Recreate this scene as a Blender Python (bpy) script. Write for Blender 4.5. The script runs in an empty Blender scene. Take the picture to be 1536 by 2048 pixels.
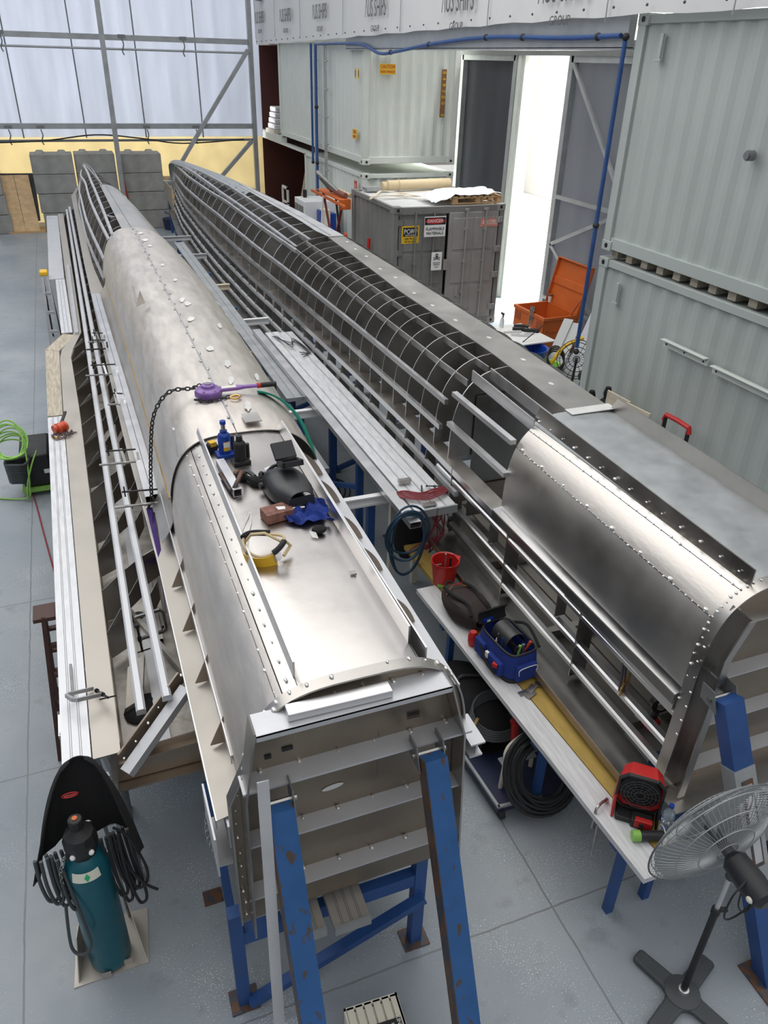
import bpy, math, random
from mathutils import Vector as V, Matrix
import numpy as np
random.seed(7)
PI = math.pi
ORD = ['first', 'second', 'third', 'fourth', 'fifth', 'sixth', 'seventh', 'eighth', 'ninth', 'tenth', 'eleventh', 'twelfth']
col = bpy.context.scene.collection
# ---------------------------------------------------------------- camera (vanishing points of the photo)
F_ = 1535.0; CX, CY = 768.0, 1024.0; HC = 4.67
def _n(v): return V(v).normalized()
_dn = _n(((690-CX)/F_, (CY-3630)/F_, -1)); _up = -_dn
_vy = CY-(F_*F_+688*78)/2606
_yd = _n(((80-CX)/F_, (CY-_vy)/F_, -1)); _yd = (_yd-_up*_yd.dot(_up)).normalized()
_xd = _yd.cross(_up)
camx = V((_xd[0], _yd[0], _up[0])); camy = V((_xd[1], _yd[1], _up[1])); camz = V((_xd[2], _yd[2], _up[2]))
cam = bpy.data.objects.new('camera', bpy.data.cameras.new('camera'))
col.objects.link(cam)
cam.matrix_world = Matrix((
    (camx[0], camy[0], camz[0], 0), (camx[1], camy[1], camz[1], 0), (camx[2], camy[2], camz[2], HC), (0, 0, 0, 1)))
cam.data.sensor_fit = 'HORIZONTAL'; cam.data.sensor_width = 36; cam.data.lens = 36*F_/1536
cam.data.clip_start = .05; cam.data.clip_end = 300
bpy.context.scene.camera = cam
# ---------------------------------------------------------------- helpers
def lerp(a, b, t): return a+(b-a)*t
def interp(y, T):
    if y <= T[0][0]: return T[0][1]
    for (a, va), (b, vb) in zip(T, T[1:]):
        if y <= b: return lerp(va, vb, (y-a)/(b-a))
    return T[-1][1]
def sm(pts, k=4, closed=False):
    """Catmull-Rom through points"""
    P = [V(p) for p in pts]; out = []; n = len(P)
    rng = range(n) if closed else range(n-1)
    for i in rng:
        if closed: a, b, c, d = P[i-1], P[i], P[(i+1) % n], P[(i+2) % n]
        else: a, b, c, d = P[max(i-1, 0)], P[i], P[i+1], P[min(i+2, n-1)]
        for j in range(k):
            t = j/k
            out.append(.5*((2*b)+(c-a)*t+(2*a-5*b+4*c-d)*t*t+(3*b-a-3*c+d)*t**3))
    if not closed: out.append(P[-1])
    return out
class MB:
    def __init__(s): s.v = []; s.f = []
    def add(s, vs, fs, M=None):
        o = len(s.v)
        s.v += [(M @ V(v)) if M else V(v) for v in vs]
        s.f += [tuple(i+o for i in f) for f in fs]
        return s
    def box(s, c, d, M=None):
        x, y, z = c; a, b, h = d[0]/2, d[1]/2, d[2]/2
        vs = [(x+i*a, y+j*b, z+k*h) for k in (-1, 1) for j in (-1, 1) for i in (-1, 1)]
        return s.add(vs, [(0, 2, 3, 1), (4, 5, 7, 6), (0, 1, 5, 4), (2, 6, 7, 3), (0, 4, 6, 2), (1, 3, 7, 5)], M)
    def b2(s, lo, hi, M=None):
        return s.box([(p+q)/2 for p, q in zip(lo, hi)], [q-p for p, q in zip(lo, hi)], M)
    def bar(s, p, q, w, h, up=(0, 0, 1)):
        p, q = V(p), V(q); d = (q-p).normalized(); u = V(up); sd = d.cross(u).normalized(); u = sd.cross(d)
        vs = [e+sd*i*w/2+u*k*h/2 for e in (p, q) for k in (-1, 1) for i in (-1, 1)]
        return s.add(vs, [(0, 1, 3, 2), (4, 6, 7, 5), (0, 4, 5, 1), (2, 3, 7, 6), (0, 2, 6, 4), (1, 5, 7, 3)])
    def sweep(s, pts, prof, up=(0, 0, 1), closed=False):
        """sweep a 2D profile (side, up) along points, fixed up"""
        P = [V(p) for p in pts]; n = len(P); m = len(prof); vs = []
        for i, p in enumerate(P):
            a = P[i-1] if (i > 0 or closed) else P[i]; b = P[(i+1) % n] if (i < n-1 or closed) else P[i]
            d = (b-a).normalized(); sd = d.cross(V(up))
            if sd.length < 1e-4: sd = V((1, 0, 0))
            sd.normalize(); u = sd.cross(d)
            vs += [p+sd*x+u*y for x, y in prof]
        fs = []
        for i in range(n if closed else n-1):
            for j in range(m):
                a, b = i*m+j, i*m+(j+1) % m; c, d = ((i+1) % n)*m+(j+1) % m, ((i+1) % n)*m+j
                fs.append((a, d, c, b))
        if not closed: fs += [tuple(range(m)), tuple(range((n-1)*m, n*m))[::-1]]
        return s.add(vs, fs)
    def tube(s, pts, r, n=8, closed=False):
        P = [V(p) for p in pts]; N = len(P); vs = []
        R = r if isinstance(r, (list, tuple)) else [r]*N
        t0 = (P[1]-P[0]).normalized(); u = t0.orthogonal().normalized()
        for i, p in enumerate(P):
            a = P[i-1] if (i > 0 or closed) else P[i]; b = P[(i+1) % N] if (i < N-1 or closed) else P[i]
            t = (b-a)
            t = t.normalized() if t.length > 1e-7 else t0
            u = (u-t*u.dot(t))
            u = u.normalized() if u.length > 1e-5 else t.orthogonal().normalized()
            w = t.cross(u)
            vs += [p+(u*math.cos(2*PI*k/n)+w*math.sin(2*PI*k/n))*R[i] for k in range(n)]
        fs = []
        for i in range(N if closed else N-1):
            i2 = (i+1) % N
            for k in range(n): fs.append((i*n+k, i*n+(k+1) % n, i2*n+(k+1) % n, i2*n+k))
        if not closed: fs += [tuple(range(n))[::-1], tuple(range((N-1)*n, N*n))]
        return s.add(vs, fs)
    def cyl(s, p, q, r, n=16): return s.tube([p, q], r, n)
    def prism(s, poly, vec):
        P = [V(p) for p in poly]; v = V(vec); n = len(P)
        fs = [tuple(range(n))[::-1], tuple(range(n, 2*n))]+[(i, (i+1) % n, n+(i+1) % n, n+i) for i in range(n)]
        return s.add(P+[p+v for p in P], fs)
    def lathe(s, prof, n=24, M=None):
        vs = []; fs = []; m = len(prof)
        for r, z in prof:
            vs += [(r*math.cos(2*PI*k/n), r*math.sin(2*PI*k/n), z) for k in range(n)]
        for i in range(m-1):
            for k in range(n): fs.append((i*n+k, i*n+(k+1) % n, (i+1)*n+(k+1) % n, (i+1)*n+k))
        fs += [tuple(range(n))[::-1], tuple(range((m-1)*n, m*n))]
        return s.add(vs, fs, M)
    def ball(s, c, r, n=8, sq=(1, 1, 1)):
        prof = [(max(1e-4, math.sin(PI*i/6)), -math.cos(PI*i/6)) for i in range(7)]
        M = Matrix.Translation(V(c)) @ Matrix.Diagonal((r*sq[0], r*sq[1], r*sq[2], 1))
        return s.lathe(prof, n, M)
    def sheet(s, rows, t=.006):
        """thick curved plate from a grid of points"""
        G = [[V(p) for p in r] for r in rows]; R_, C_ = len(G), len(G[0]); top = []; bot = []
        for i in range(R_):
            for j in range(C_):
                du = G[min(i+1, R_-1)][j]-G[max(i-1, 0)][j]; dv = G[i][min(j+1, C_-1)]-G[i][max(j-1, 0)]
                nn = du.cross(dv); nn = nn.normalized() if nn.length > 1e-9 else V((0, 0, 1))
                top.append(G[i][j]+nn*t/2); bot.append(G[i][j]-nn*t/2)
        o = R_*C_; fs = []
        ix = lambda i, j: i*C_+j
        for i in range(R_-1):
            for j in range(C_-1):
                fs.append((ix(i, j), ix(i+1, j), ix(i+1, j+1), ix(i, j+1)))
                fs.append((o+ix(i, j), o+ix(i, j+1), o+ix(i+1, j+1), o+ix(i+1, j)))
        ring = [ix(0, j) for j in range(C_)]+[ix(i, C_-1) for i in range(1, R_)]+[ix(R_-1, j) for j in range(C_-2, -1, -1)]+[ix(i, 0) for i in range(R_-2, 0, -1)]
        for a, b in zip(ring, ring[1:]+ring[:1]): fs.append((a, b, b+o, a+o))
        return s.add(top+bot, fs)
    def build(s, name, m, parent=None, bevel=0, smooth=True, loc=None, ang=.6, edge=None):
        me = bpy.data.meshes.new(name)
        off = V((0, 0, 0))
        if parent is not None and parent.get('_w'): off = _wl[parent.name_full]
        elif loc is not None: off = V(loc)
        elif parent is None:
            xs = [p[0] for p in s.v]; ys = [p[1] for p in s.v]; zs = [p[2] for p in s.v]
            off = V(((min(xs)+max(xs))/2, (min(ys)+max(ys))/2, min(zs)))
        me.from_pydata([tuple(p-off) for p in s.v], [], s.f); me.update()
        import bmesh
        bm = bmesh.new(); bm.from_mesh(me); bmesh.ops.recalc_face_normals(bm, faces=bm.faces); bm.to_mesh(me); bm.free()
        if smooth:
            me.polygons.foreach_set('use_smooth', [True]*len(me.polygons))
            me.set_sharp_from_angle(angle=ang)
        me.materials.append(M[m] if isinstance(m, str) else m)
        if edge:
            me.materials.append(M[edge[0]])
            for p in me.polygons:
                if p.index >= edge[1]: p.material_index = 1
        o = bpy.data.objects.new(name, me); col.objects.link(o)
        if parent is not None: o.parent = parent
        else: o.location = off
        if parent is not None and loc is not None and not parent.get('_w'): o.location = off
        if bevel:
            b = o.modifiers.new('bevel', 'BEVEL'); b.width = bevel; b.segments = 2; b.limit_method = 'ANGLE'; b.angle_limit = .7
        return o
_wl = {}
def tag(o, label=None, cat=None, group=None, kind=None):
    if label: o['label'] = label
    if cat: o['category'] = cat
    if group: o['group'] = group
    if kind: o['kind'] = kind
    return o
def thing(name, label, cat, loc=(0, 0, 0), rz=0, group=None, world=True, rot=None):
    """Empty at the base of a thing.  world=True: its parts are given in world coordinates"""
    o = bpy.data.objects.new(name, None); col.objects.link(o); o.empty_display_size = .1
    o.location = loc; o.rotation_euler = rot or (0, 0, rz)
    if world: o['_w'] = 1; _wl[o.name_full] = V(loc)
    tag(o, label, cat, group); return o
def copy_tree(o, parent=None):
    c = o.copy(); col.objects.link(c)
    if parent is not None: c.parent = parent; c.matrix_parent_inverse = o.matrix_parent_inverse.copy()
    for ch in list(o.children): copy_tree(ch, c)
    return c
def struct(b, name, m, **k): return tag(b.build(name, m, **k), kind='structure')
def place(o, loc, rz=0, rot=None, label=None):
    o.location = loc; o.rotation_euler = rot or (0, 0, rz)
    if label: o['label'] = label
    return o
def text(body, size, org, right, up, m, parent=None, sx=1.0, ex=.0015, name='lettering', align='CENTER', shear=0):
    cu = bpy.data.curves.new(name, 'FONT'); cu.body = body; cu.size = size; cu.align_x = align; cu.align_y = 'CENTER'
    cu.extrude = ex; cu.shear = shear; cu.resolution_u = 3
    t = bpy.data.objects.new('tmp', cu); col.objects.link(t)
    dg = bpy.context.evaluated_depsgraph_get(); me = bpy.data.meshes.new_from_object(t.evaluated_get(dg))
    bpy.data.objects.remove(t); bpy.data.curves.remove(cu)
    r = V(right).normalized(); u = V(up).normalized(); nn = r.cross(u)
    vs = [V(org)+r*v.co.x*sx+u*v.co.y+nn*v.co.z for v in me.vertices]
    fs = [tuple(p.vertices) for p in me.polygons]
    bpy.data.meshes.remove(me)
    b = MB(); b.add(vs, fs)
    return b.build(name, m, parent, smooth=False) if parent is not None else b
# ---------------------------------------------------------------- materials
M = {}
def mat(name, c, rough=.5, metal=0, var=.08, scale=3, bump=0, bscale=40, c2=None, rvar=.1, spec=.5, stretch=None, alpha=1, trans=0, coord='Object', emis=None):
    m = bpy.data.materials.new(name); m.use_nodes = True; nt = m.node_tree; N = nt.nodes; L = nt.links
    bs = N['Principled BSDF']; bs.inputs['Roughness'].default_value = rough; bs.inputs['Metallic'].default_value = metal
    bs.inputs['Specular IOR Level'].default_value = spec
    if trans: bs.inputs['Transmission Weight'].default_value = trans
    if alpha < 1: bs.inputs['Alpha'].default_value = alpha
    tc = N.new('ShaderNodeTexCoord'); mp = N.new('ShaderNodeMapping'); L.new(tc.outputs[coord], mp.inputs[0])
    if stretch: mp.inputs['Scale'].default_value = stretch
    no = N.new('ShaderNodeTexNoise'); no.inputs['Scale'].default_value = scale; no.inputs['Detail'].default_value = 6; no.inputs['Roughness'].default_value = .6
    L.new(mp.outputs[0], no.inputs[0])
    cr = N.new('ShaderNodeValToRGB'); L.new(no.outputs['Fac'], cr.inputs[0])
    a = [max(0, x*(1-var)) for x in c]; b = [min(1, x*(1+var)) for x in (c2 or c)]
    cr.color_ramp.elements[0].position = .3; cr.color_ramp.elements[1].position = .7
    cr.color_ramp.elements[0].color = (*a, 1); cr.color_ramp.elements[1].color = (*b, 1)
    L.new(cr.outputs[0], bs.inputs['Base Color'])
    if rvar:
        mr = N.new('ShaderNodeMapRange'); L.new(no.outputs['Fac'], mr.inputs[0])
        mr.inputs[1].default_value = .3; mr.inputs[2].default_value = .7
        mr.inputs[3].default_value = max(.02, rough-rvar); mr.inputs[4].default_value = min(1, rough+rvar)
        L.new(mr.outputs[0], bs.inputs['Roughness'])
    if bump:
        n2 = N.new('ShaderNodeTexNoise'); n2.inputs['Scale'].default_value = bscale; n2.inputs['Detail'].default_value = 4
        L.new(mp.outputs[0], n2.inputs[0]); bp = N.new('ShaderNodeBump'); bp.inputs['Strength'].default_value = bump; bp.inputs['Distance'].default_value = .01
        L.new(n2.outputs['Fac'], bp.inputs['Height']); L.new(bp.outputs[0], bs.inputs['Normal'])
    M[name] = m; return m
mat('alu_plate', (.58, .56, .53), .38, 1, .10, 2.2, .12, 5, rvar=.08)
mat('alu_roll', (.66, .62, .575), .48, 1, .10, 4, .12, 14, rvar=.06, stretch=(3, .8, 3))
mat('alu_deck', (.55, .52, .495), .30, 1, .08, 2.5, .1, 4, rvar=.07)
mat('alu_frame', (.44, .42, .395), .34, 1, .14, 3, .1, 6, rvar=.08)
mat('alu_bright', (.68, .68, .69), .38, 1, .06, 4, .05, 20, rvar=.08)
mat('alu_white', (.58, .59, .61), .5, .55, .07, 3, .1, 30)
mat('alu_plank', (.66, .67, .69), .5, .5, .10, 6, .12, 30, stretch=(4, 1, 4))
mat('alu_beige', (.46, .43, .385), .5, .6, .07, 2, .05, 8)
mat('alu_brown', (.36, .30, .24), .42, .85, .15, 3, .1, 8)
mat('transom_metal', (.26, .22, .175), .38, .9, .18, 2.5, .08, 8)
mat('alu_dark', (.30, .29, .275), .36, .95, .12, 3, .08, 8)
mat('alu_floor', (.42, .38, .33), .55, .7, .3, 6, .3, 25, c2=(.52, .50, .47))
mat('weld', (.85, .84, .82), .3, .9, .05, 30)
mat('putty', (.70, .70, .68), .6, .3, .05, 8)
mat('blue_paint', (.022, .075, .24), .45, .1, .2, 4)
mat('blue_worn', (.035, .12, .29), .5, .1, .35, 7, .15, 20, c2=(.075, .13, .22))
mat('rust', (.14, .075, .04), .7, .3, .3, 12)
mat('cont_grey', (.41, .45, .43), .55, .0, .04, 1.2)
mat('cont_white', (.62, .66, .62), .55, .0, .04, 1.5)
mat('cont_dark', (.20, .198, .19), .5, .1, .12, 2)
mat('cont_dark_lit', (.30, .29, .275), .45, .1, .08, 2)  # lighter copy of the dark grey: light from the opening painted onto the right half
mat('cont_red', (.075, .022, .018), .7, 0, .2, 2)
mat('black', (.012, .012, .013), .5, 0, .1, 4)
mat('black_fabric', (.010, .010, .011), .9, 0, .3, 12, .4, 60)
mat('black_plastic', (.022, .023, .026), .42, 0, .15, 8)
mat('rubber', (.016, .017, .018), .55, 0, .15, 8)
mat('steel', (.42, .41, .39), .3, 1, .15, 12)
mat('galv', (.40, .42, .43), .5, .6, .14, 4)
mat('galv_dark', (.22, .23, .235), .5, .5, .14, 4)
mat('concrete', (.27, .27, .25), .9, 0, .15, 2.2, .5, 14, c2=(.33, .33, .31))
mat('ply', (.62, .42, .22), .6, 0, .15, 5, stretch=(1, 6, 1), c2=(.68, .47, .26))
mat('wood', (.55, .36, .18), .7, 0, .2, 6, stretch=(1, 6, 6))
mat('wood_pale', (.63, .56, .44), .7, 0, .12, 6)
mat('wood_grey', (.36, .32, .25), .8, 0, .2, 6, .3, 30, stretch=(6, .8, 6), c2=(.46, .41, .33))
mat('wood_dark', (.07, .03, .022), .6, 0, .3, 8)
mat('plank_white', (.56, .56, .57), .75, 0, .10, 5, .4, 30, stretch=(9, .7, 9), c2=(.66, .66, .67))
mat('plank_yellow', (.40, .27, .065), .7, 0, .14, 6, .2, 30, stretch=(3, 1, 3))
mat('white', (.74, .75, .76), .5, 0, .04, 3)
mat('cream', (.70, .66, .55), .6, 0, .05, 3)
mat('orange', (.58, .125, .02), .5, 0, .12, 3)
mat('orange_dark', (.36, .075, .02), .5, 0, .15, 3)
mat('orange_red', (.60, .08, .03), .45, 0, .1, 6)
mat('red', (.48, .018, .016), .4, 0, .08, 6)
mat('red_dark', (.20, .02, .02), .5, 0, .1, 6)
mat('purple', (.25, .13, .40), .4, .1, .12, 10)
mat('purple_web', (.05, .015, .15), .8, 0, .1, 10)
mat('green_sling', (.0, .20, .13), .8, 0, .15, 20)
mat('lime', (.26, .52, .10), .45, 0, .08, 10)
mat('teal', (.004, .10, .135), .32, .1, .08, 3)
mat('blue_cloth', (.012, .035, .22), .9, 0, .15, 10, .3, 40)
mat('blue_tool', (.008, .05, .32), .35, .1, .1, 8)
mat('navy', (.02, .028, .07), .5, 0, .1, 6)
mat('hose_blue', (.012, .045, .085), .45, 0, .1, 8)
mat('hose_grey', (.055, .062, .066), .5, 0, .12, 12)
mat('cable_red', (.25, .035, .045), .5, 0, .15, 20)
mat('yellow', (.78, .46, .015), .4, 0, .06, 6)
mat('brass', (.60, .40, .16), .35, .9, .1, 8)
mat('timber_red', (.16, .06, .045), .7, 0, .35, 22, .3, 40, c2=(.24, .11, .08))
mat('tan', (.62, .49, .27), .5, 0, .08, 6)
mat('leather', (.19, .09, .035), .7, 0, .2, 14)
mat('brown_pack', (.028, .018, .017), .8, 0, .2, 10, .3, 60)
mat('label_white', (.80, .80, .78), .5, 0, .02)
mat('label_cream', (.75, .74, .62), .5, 0, .02)
mat('label_green', (.02, .42, .17), .5, 0, .02)
mat('sign_yellow', (.72, .45, .02), .5, 0, .04)
mat('sign_red', (.5, .015, .015), .5, 0, .02)
mat('sign_pink', (.68, .25, .2), .5, 0, .04)
mat('ink', (.015, .015, .016), .6, 0, 0)
mat('ink_grey', (.10, .10, .105), .6, 0, 0)
mat('cardboard', (.55, .44, .28), .8, 0, .06, 6)
mat('film', (.72, .73, .76), .35, 0, .08, 8, .4, 14)
mat('vinyl', (.66, .67, .66), .55, 0, .03, 2)
mat('paper', (.80, .80, .78), .8, 0, .02)
mat('black_visor', (.03, .033, .035), .08, 0, .1)
mat('clear', (.75, .86, .97), .06, 0, .02, 4, rvar=0, trans=.85)
mat('clear_film', (.85, .88, .9), .08, 0, .02, rvar=0, trans=.9)
mat('grey_box', (.33, .33, .31), .5, 0, .08)
mat('outside', (.85, .84, .80), .8, 0, .05, 1)
def worn(name, c, r_, th):
    m = mat(name, c, .45, .1, .12, 5); nt = m.node_tree; N = nt.nodes; L = nt.links; bs = N['Principled BSDF']
    src = bs.inputs['Base Color'].links[0].from_socket; tc = N.new('ShaderNodeTexCoord'); n = N.new('ShaderNodeTexNoise'); n.inputs['Scale'].default_value = 5; n.inputs['Detail'].default_value = 8
    mp = N.new('ShaderNodeMapping'); mp.inputs['Scale'].default_value = (4, 4, 1.2); L.new(tc.outputs['Object'], mp.inputs[0]); L.new(mp.outputs[0], n.inputs[0])
    cr = N.new('ShaderNodeValToRGB'); cr.color_ramp.elements[0].position = th; cr.color_ramp.elements[1].position = th+.05; L.new(n.outputs['Fac'], cr.inputs[0])
    mx = N.new('ShaderNodeMix'); mx.data_type = 'RGBA'; L.new(cr.outputs[0], mx.inputs[0]); L.new(src, mx.inputs[6]); mx.inputs[7].default_value = (*r_, 1); L.new(mx.outputs[2], bs.inputs['Base Color'])
worn('blue_worn', (.025, .105, .29), (.085, .06, .045), .60)
worn('rust', (.06, .06, .075), (.13, .065, .035), .48)
def fabric(name, c, tr, w=.55, sc=(1, 1, 1)):
    m = bpy.data.materials.new(name); m.use_nodes = True; nt = m.node_tree; N = nt.nodes; L = nt.links
    N.clear(); out = N.new('ShaderNodeOutputMaterial'); mx = N.new('ShaderNodeMixShader'); mx.inputs[0].default_value = w
    d = N.new('ShaderNodeBsdfDiffuse'); t = N.new('ShaderNodeBsdfTranslucent')
    tc = N.new('ShaderNodeTexCoord'); mp = N.new('ShaderNodeMapping'); mp.inputs['Scale'].default_value = sc
    no = N.new('ShaderNodeTexNoise'); no.inputs['Scale'].default_value = 1.5; no.inputs['Detail'].default_value = 4
    cr = N.new('ShaderNodeValToRGB'); cr.color_ramp.elements[0].position = .3; cr.color_ramp.elements[1].position = .7
    L.new(tc.outputs['Object'], mp.inputs[0]); L.new(mp.outputs[0], no.inputs[0]); L.new(no.outputs['Fac'], cr.inputs[0])
    cr.color_ramp.elements[0].color = (*[x*.86 for x in tr], 1); cr.color_ramp.elements[1].color = (*tr, 1)
    d.inputs[0].default_value = (*c, 1); L.new(cr.outputs[0], t.inputs[0])
    L.new(d.outputs[0], mx.inputs[1]); L.new(t.outputs[0], mx.inputs[2]); L.new(mx.outputs[0], out.inputs[0])
    M[name] = m
fabric('fabric_white', (.72, .74, .78), (.80, .84, .92), .6, (2.5, 1, .25))
fabric('fabric_yellow', (.82, .74, .52), (.98, .88, .62), .7)
fabric('fabric_grey', (.20, .21, .23), (.26, .27, .30), .4, (2.5, 2.5, .3))
fabric('fabric_dark', (.10, .105, .115), (.10, .105, .12), .3, (2.5, 2.5, .3))
# painted concrete floor with joints, dust and stains
def floor_mat():
    m = bpy.data.materials.new('floor_paint'); m.use_nodes = True; nt = m.node_tree; N = nt.nodes; L = nt.links
    bs = N['Principled BSDF']; tc = N.new('ShaderNodeTexCoord')
    n1 = N.new('ShaderNodeTexNoise'); n1.inputs['Scale'].default_value = .8; n1.inputs['Detail'].default_value = 8
    n2 = N.new('ShaderNodeTexNoise'); n2.inputs['Scale'].default_value = 6; n2.inputs['Detail'].default_value = 8
    n3 = N.new('ShaderNodeTexNoise'); n3.inputs['Scale'].default_value = 110; n3.inputs['Detail'].default_value = 3
    n4 = N.new('ShaderNodeTexNoise'); n4.inputs['Scale'].default_value = 1.7; n4.inputs['Detail'].default_value = 3
    for n in (n1, n2, n3, n4): L.new(tc.outputs['Object'], n.inputs[0])
    cr = N.new('ShaderNodeValToRGB'); L.new(n1.outputs[0], cr.inputs[0])
    cr.color_ramp.elements[0].position = .3; cr.color_ramp.elements[0].color = (.235, .275, .31, 1)
    cr.color_ramp.elements[1].position = .7; cr.color_ramp.elements[1].color = (.33, .36, .385, 1)
    # dark scuffs
    c2 = N.new('ShaderNodeValToRGB'); L.new(n2.outputs[0], c2.inputs[0])
    c2.color_ramp.elements[0].position = .27; c2.color_ramp.elements[0].color = (.82, .82, .82, 1)
    c2.color_ramp.elements[1].position = .40; c2.color_ramp.elements[1].color = (1, 1, 1, 1)
    mx = N.new('ShaderNodeMix'); mx.data_type = 'RGBA'; mx.blend_type = 'MULTIPLY'; mx.inputs[0].default_value = 1
    L.new(cr.outputs[0], mx.inputs[6]); L.new(c2.outputs[0], mx.inputs[7])
    # swarf: fine bright specks in patches
    g1 = N.new('ShaderNodeMath'); g1.operation = 'GREATER_THAN'; g1.inputs[1].default_value = .70
    a = N.new('ShaderNodeMapRange'); L.new(n4.outputs[0], a.inputs[0]); a.inputs[1].default_value = .42; a.inputs[2].default_value = .68; a.inputs[3].default_value = 0; a.inputs[4].default_value = .11
    ad = N.new('ShaderNodeMath'); L.new(n3.outputs[0], ad.inputs[0]); L.new(a.outputs[0], ad.inputs[1]); L.new(ad.outputs[0], g1.inputs[0])
    m2 = N.new('ShaderNodeMix'); m2.data_type = 'RGBA'; L.new(g1.outputs[0], m2.inputs[0]); L.new(mx.outputs[2], m2.inputs[6]); m2.inputs[7].default_value = (.62, .64, .65, 1)
    # slab joints
    sp = N.new('ShaderNodeSeparateXYZ'); L.new(tc.outputs['Object'], sp.inputs[0])
    prev = None
    for ax, pos, ph in ((0, 3.15, 1.05), (1, 2.25, 11.15)):
        ws = N.new('ShaderNodeMath'); ws.operation = 'ADD'; ws.inputs[1].default_value = ph
        wob = N.new('ShaderNodeMath'); wob.operation = 'MULTIPLY_ADD'; wob.inputs[1].default_value = .02; L.new(n2.outputs[0], wob.inputs[0]); L.new(sp.outputs[ax], wob.inputs[2])
        L.new(wob.outputs[0], ws.inputs[0])
        md = N.new('ShaderNodeMath'); md.operation = 'PINGPONG'; md.inputs[1].default_value = pos/2; L.new(ws.outputs[0], md.inputs[0])
        lt = N.new('ShaderNodeMath'); lt.operation = 'LESS_THAN'; lt.inputs[1].default_value = .006; L.new(md.outputs[0], lt.inputs[0])
        if prev:
            mxx = N.new('ShaderNodeMath'); mxx.operation = 'MAXIMUM'; L.new(prev.outputs[0], mxx.inputs[0]); L.new(lt.outputs[0], mxx.inputs[1]); prev = mxx
        else: prev = lt
    m3 = N.new('ShaderNodeMix'); m3.data_type = 'RGBA'; L.new(prev.outputs[0], m3.inputs[0]); L.new(m2.outputs[2], m3.inputs[6]); m3.inputs[7].default_value = (.19, .20, .21, 1)
    L.new(m3.outputs[2], bs.inputs['Base Color'])
    mr = N.new('ShaderNodeMapRange'); L.new(n2.outputs[0], mr.inputs[0]); mr.inputs[3].default_value = .3; mr.inputs[4].default_value = .62; L.new(mr.outputs[0], bs.inputs['Roughness'])
    M['floor_paint'] = m
floor_mat()
# ================================================================ the hall
b = MB(); b.b2((-9, -3, -.1), (9.2, 30, 0)); struct(b, 'floor', 'floor_paint', smooth=False)
b = MB(); b.b2((9.2, 4, -.12), (40, 40, -.01)); struct(b, 'trim_1', 'outside', smooth=False)['label'] = 'bright concrete yard outside the open gates'
# end wall: translucent sheet, billowing between cables
def drape(x0, x1, z0, z1, y, amp, nx=90, nz=8, seed=1):
    r = random.Random(seed); ph = [r.uniform(0, 6) for _ in range(6)]
    rows = []
    for k in range(nz+1):
        z = lerp(z0, z1, k/nz); row = []
        for i in range(nx+1):
            x = lerp(x0, x1, i/nx)
            d = amp*(math.sin(x*5.1+ph[0]+z*.25)*.5+math.sin(x*9.7+ph[1]-z*.3)*.3+math.sin(x*2.3+ph[2])*.6)
            row.append((x, y+d, z))
        rows.append(row)
    return rows
b = MB(); b.sheet(drape(-6.5, 6.35, 2.42, 9, 27.4, .035), .004)
struct(b, 'wall_back', 'fabric_white')
b = MB(); b.sheet(drape(-6.5, 6.35, 0, 2.42, 27.5, .008, 30, 3), .004)
struct(b, 'wall_back_lower', 'fabric_yellow')
b = MB(); b.sheet([[(-6.6+.03*math.sin(y*4), y, z) for y in [i*.5-3 for i in range(62)]] for z in (0, 3, 6, 9)], .004)
struct(b, 'wall_left', 'fabric_white')
# steel truss frame in front of the end wall
def steel(name, label, cat, segs, m='galv', group=None, r=None):
    b = MB()
    for s in segs:
        p, q, w, h = s
        if w == h and w < .07: b.cyl(p, q, w/2, 8)
        else: b.bar(p, q, w, h, (0, 1, 0) if abs(V(q)[2]-V(p)[2]) < .5*abs(V(q)[0]-V(p)[0]) else (0, 1, 0))
    return tag(b.build(name, m), label, cat, group)
YB = 26.6
YP = {1.62: 25.6, 5.88: 26.5}
for x, lab in ((1.62, 'tall galvanised post at the middle of the white end wall'), (5.88, 'tall galvanised post beside the dark red open containers')):
    steel('wall_post', lab, 'post', [((x, YP[x], 0), (x, YP[x], 8.5), .13, .16)], group='posts of the end wall frame')
for z, h, lab in ((5.02, .16, 'upper horizontal galvanised beam across the white end wall'), (2.78, .14, 'lower horizontal galvanised beam across the white end wall')):
    steel('wall_beam', lab, 'beam', [((-6, YB-.1, z), (5.8, YB-.1, z), .14, h)], group='horizontal beams of the end wall frame')
for z, lab in ((4.74, 'thin pipe rail hung just under the upper end wall beam'), (2.40, 'bottom rail where white sheet meets the yellow wall')):
    steel('wall_rail', lab, 'rail', [((-6, YB-.12, z), (5.8, YB-.12, z), .06, .06 if z > 3 else .1)], 'galv' if z > 3 else 'galv_dark', group='thin rails of the end wall frame')
steel('diagonal_brace', 'long diagonal brace from the corner post down to the bow', 'brace', [((5.77, YB-.25, 4.82), (2.8, YB-.25, .85), .11, .12)], 'galv', 'diagonal braces by the corner post')
steel('diagonal_brace', 'short diagonal brace crossing the yellow wall below the corner post', 'brace', [((5.75, YB-.25, 2.38), (3.3, YB-.25, .0), .11, .12)], 'galv', 'diagonal braces by the corner post')
for i in range(7):
    x = -6.15+i*1.755
    b = MB(); b.tube([(x-.02, 27.3, 9), (x, 27.28, 5), (x+.02, 27.32, 2.4)], .02, 6)
    tag(b.build('wall_cable', 'galv_dark'), ('thin dark vertical cable on the end wall sheet, '+(ORD[i-3] if i > 2 else ['outside', 'farthest', 'next'][i])+' from the left photo edge'), 'cable', 'cables running down the end wall sheet')
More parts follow.
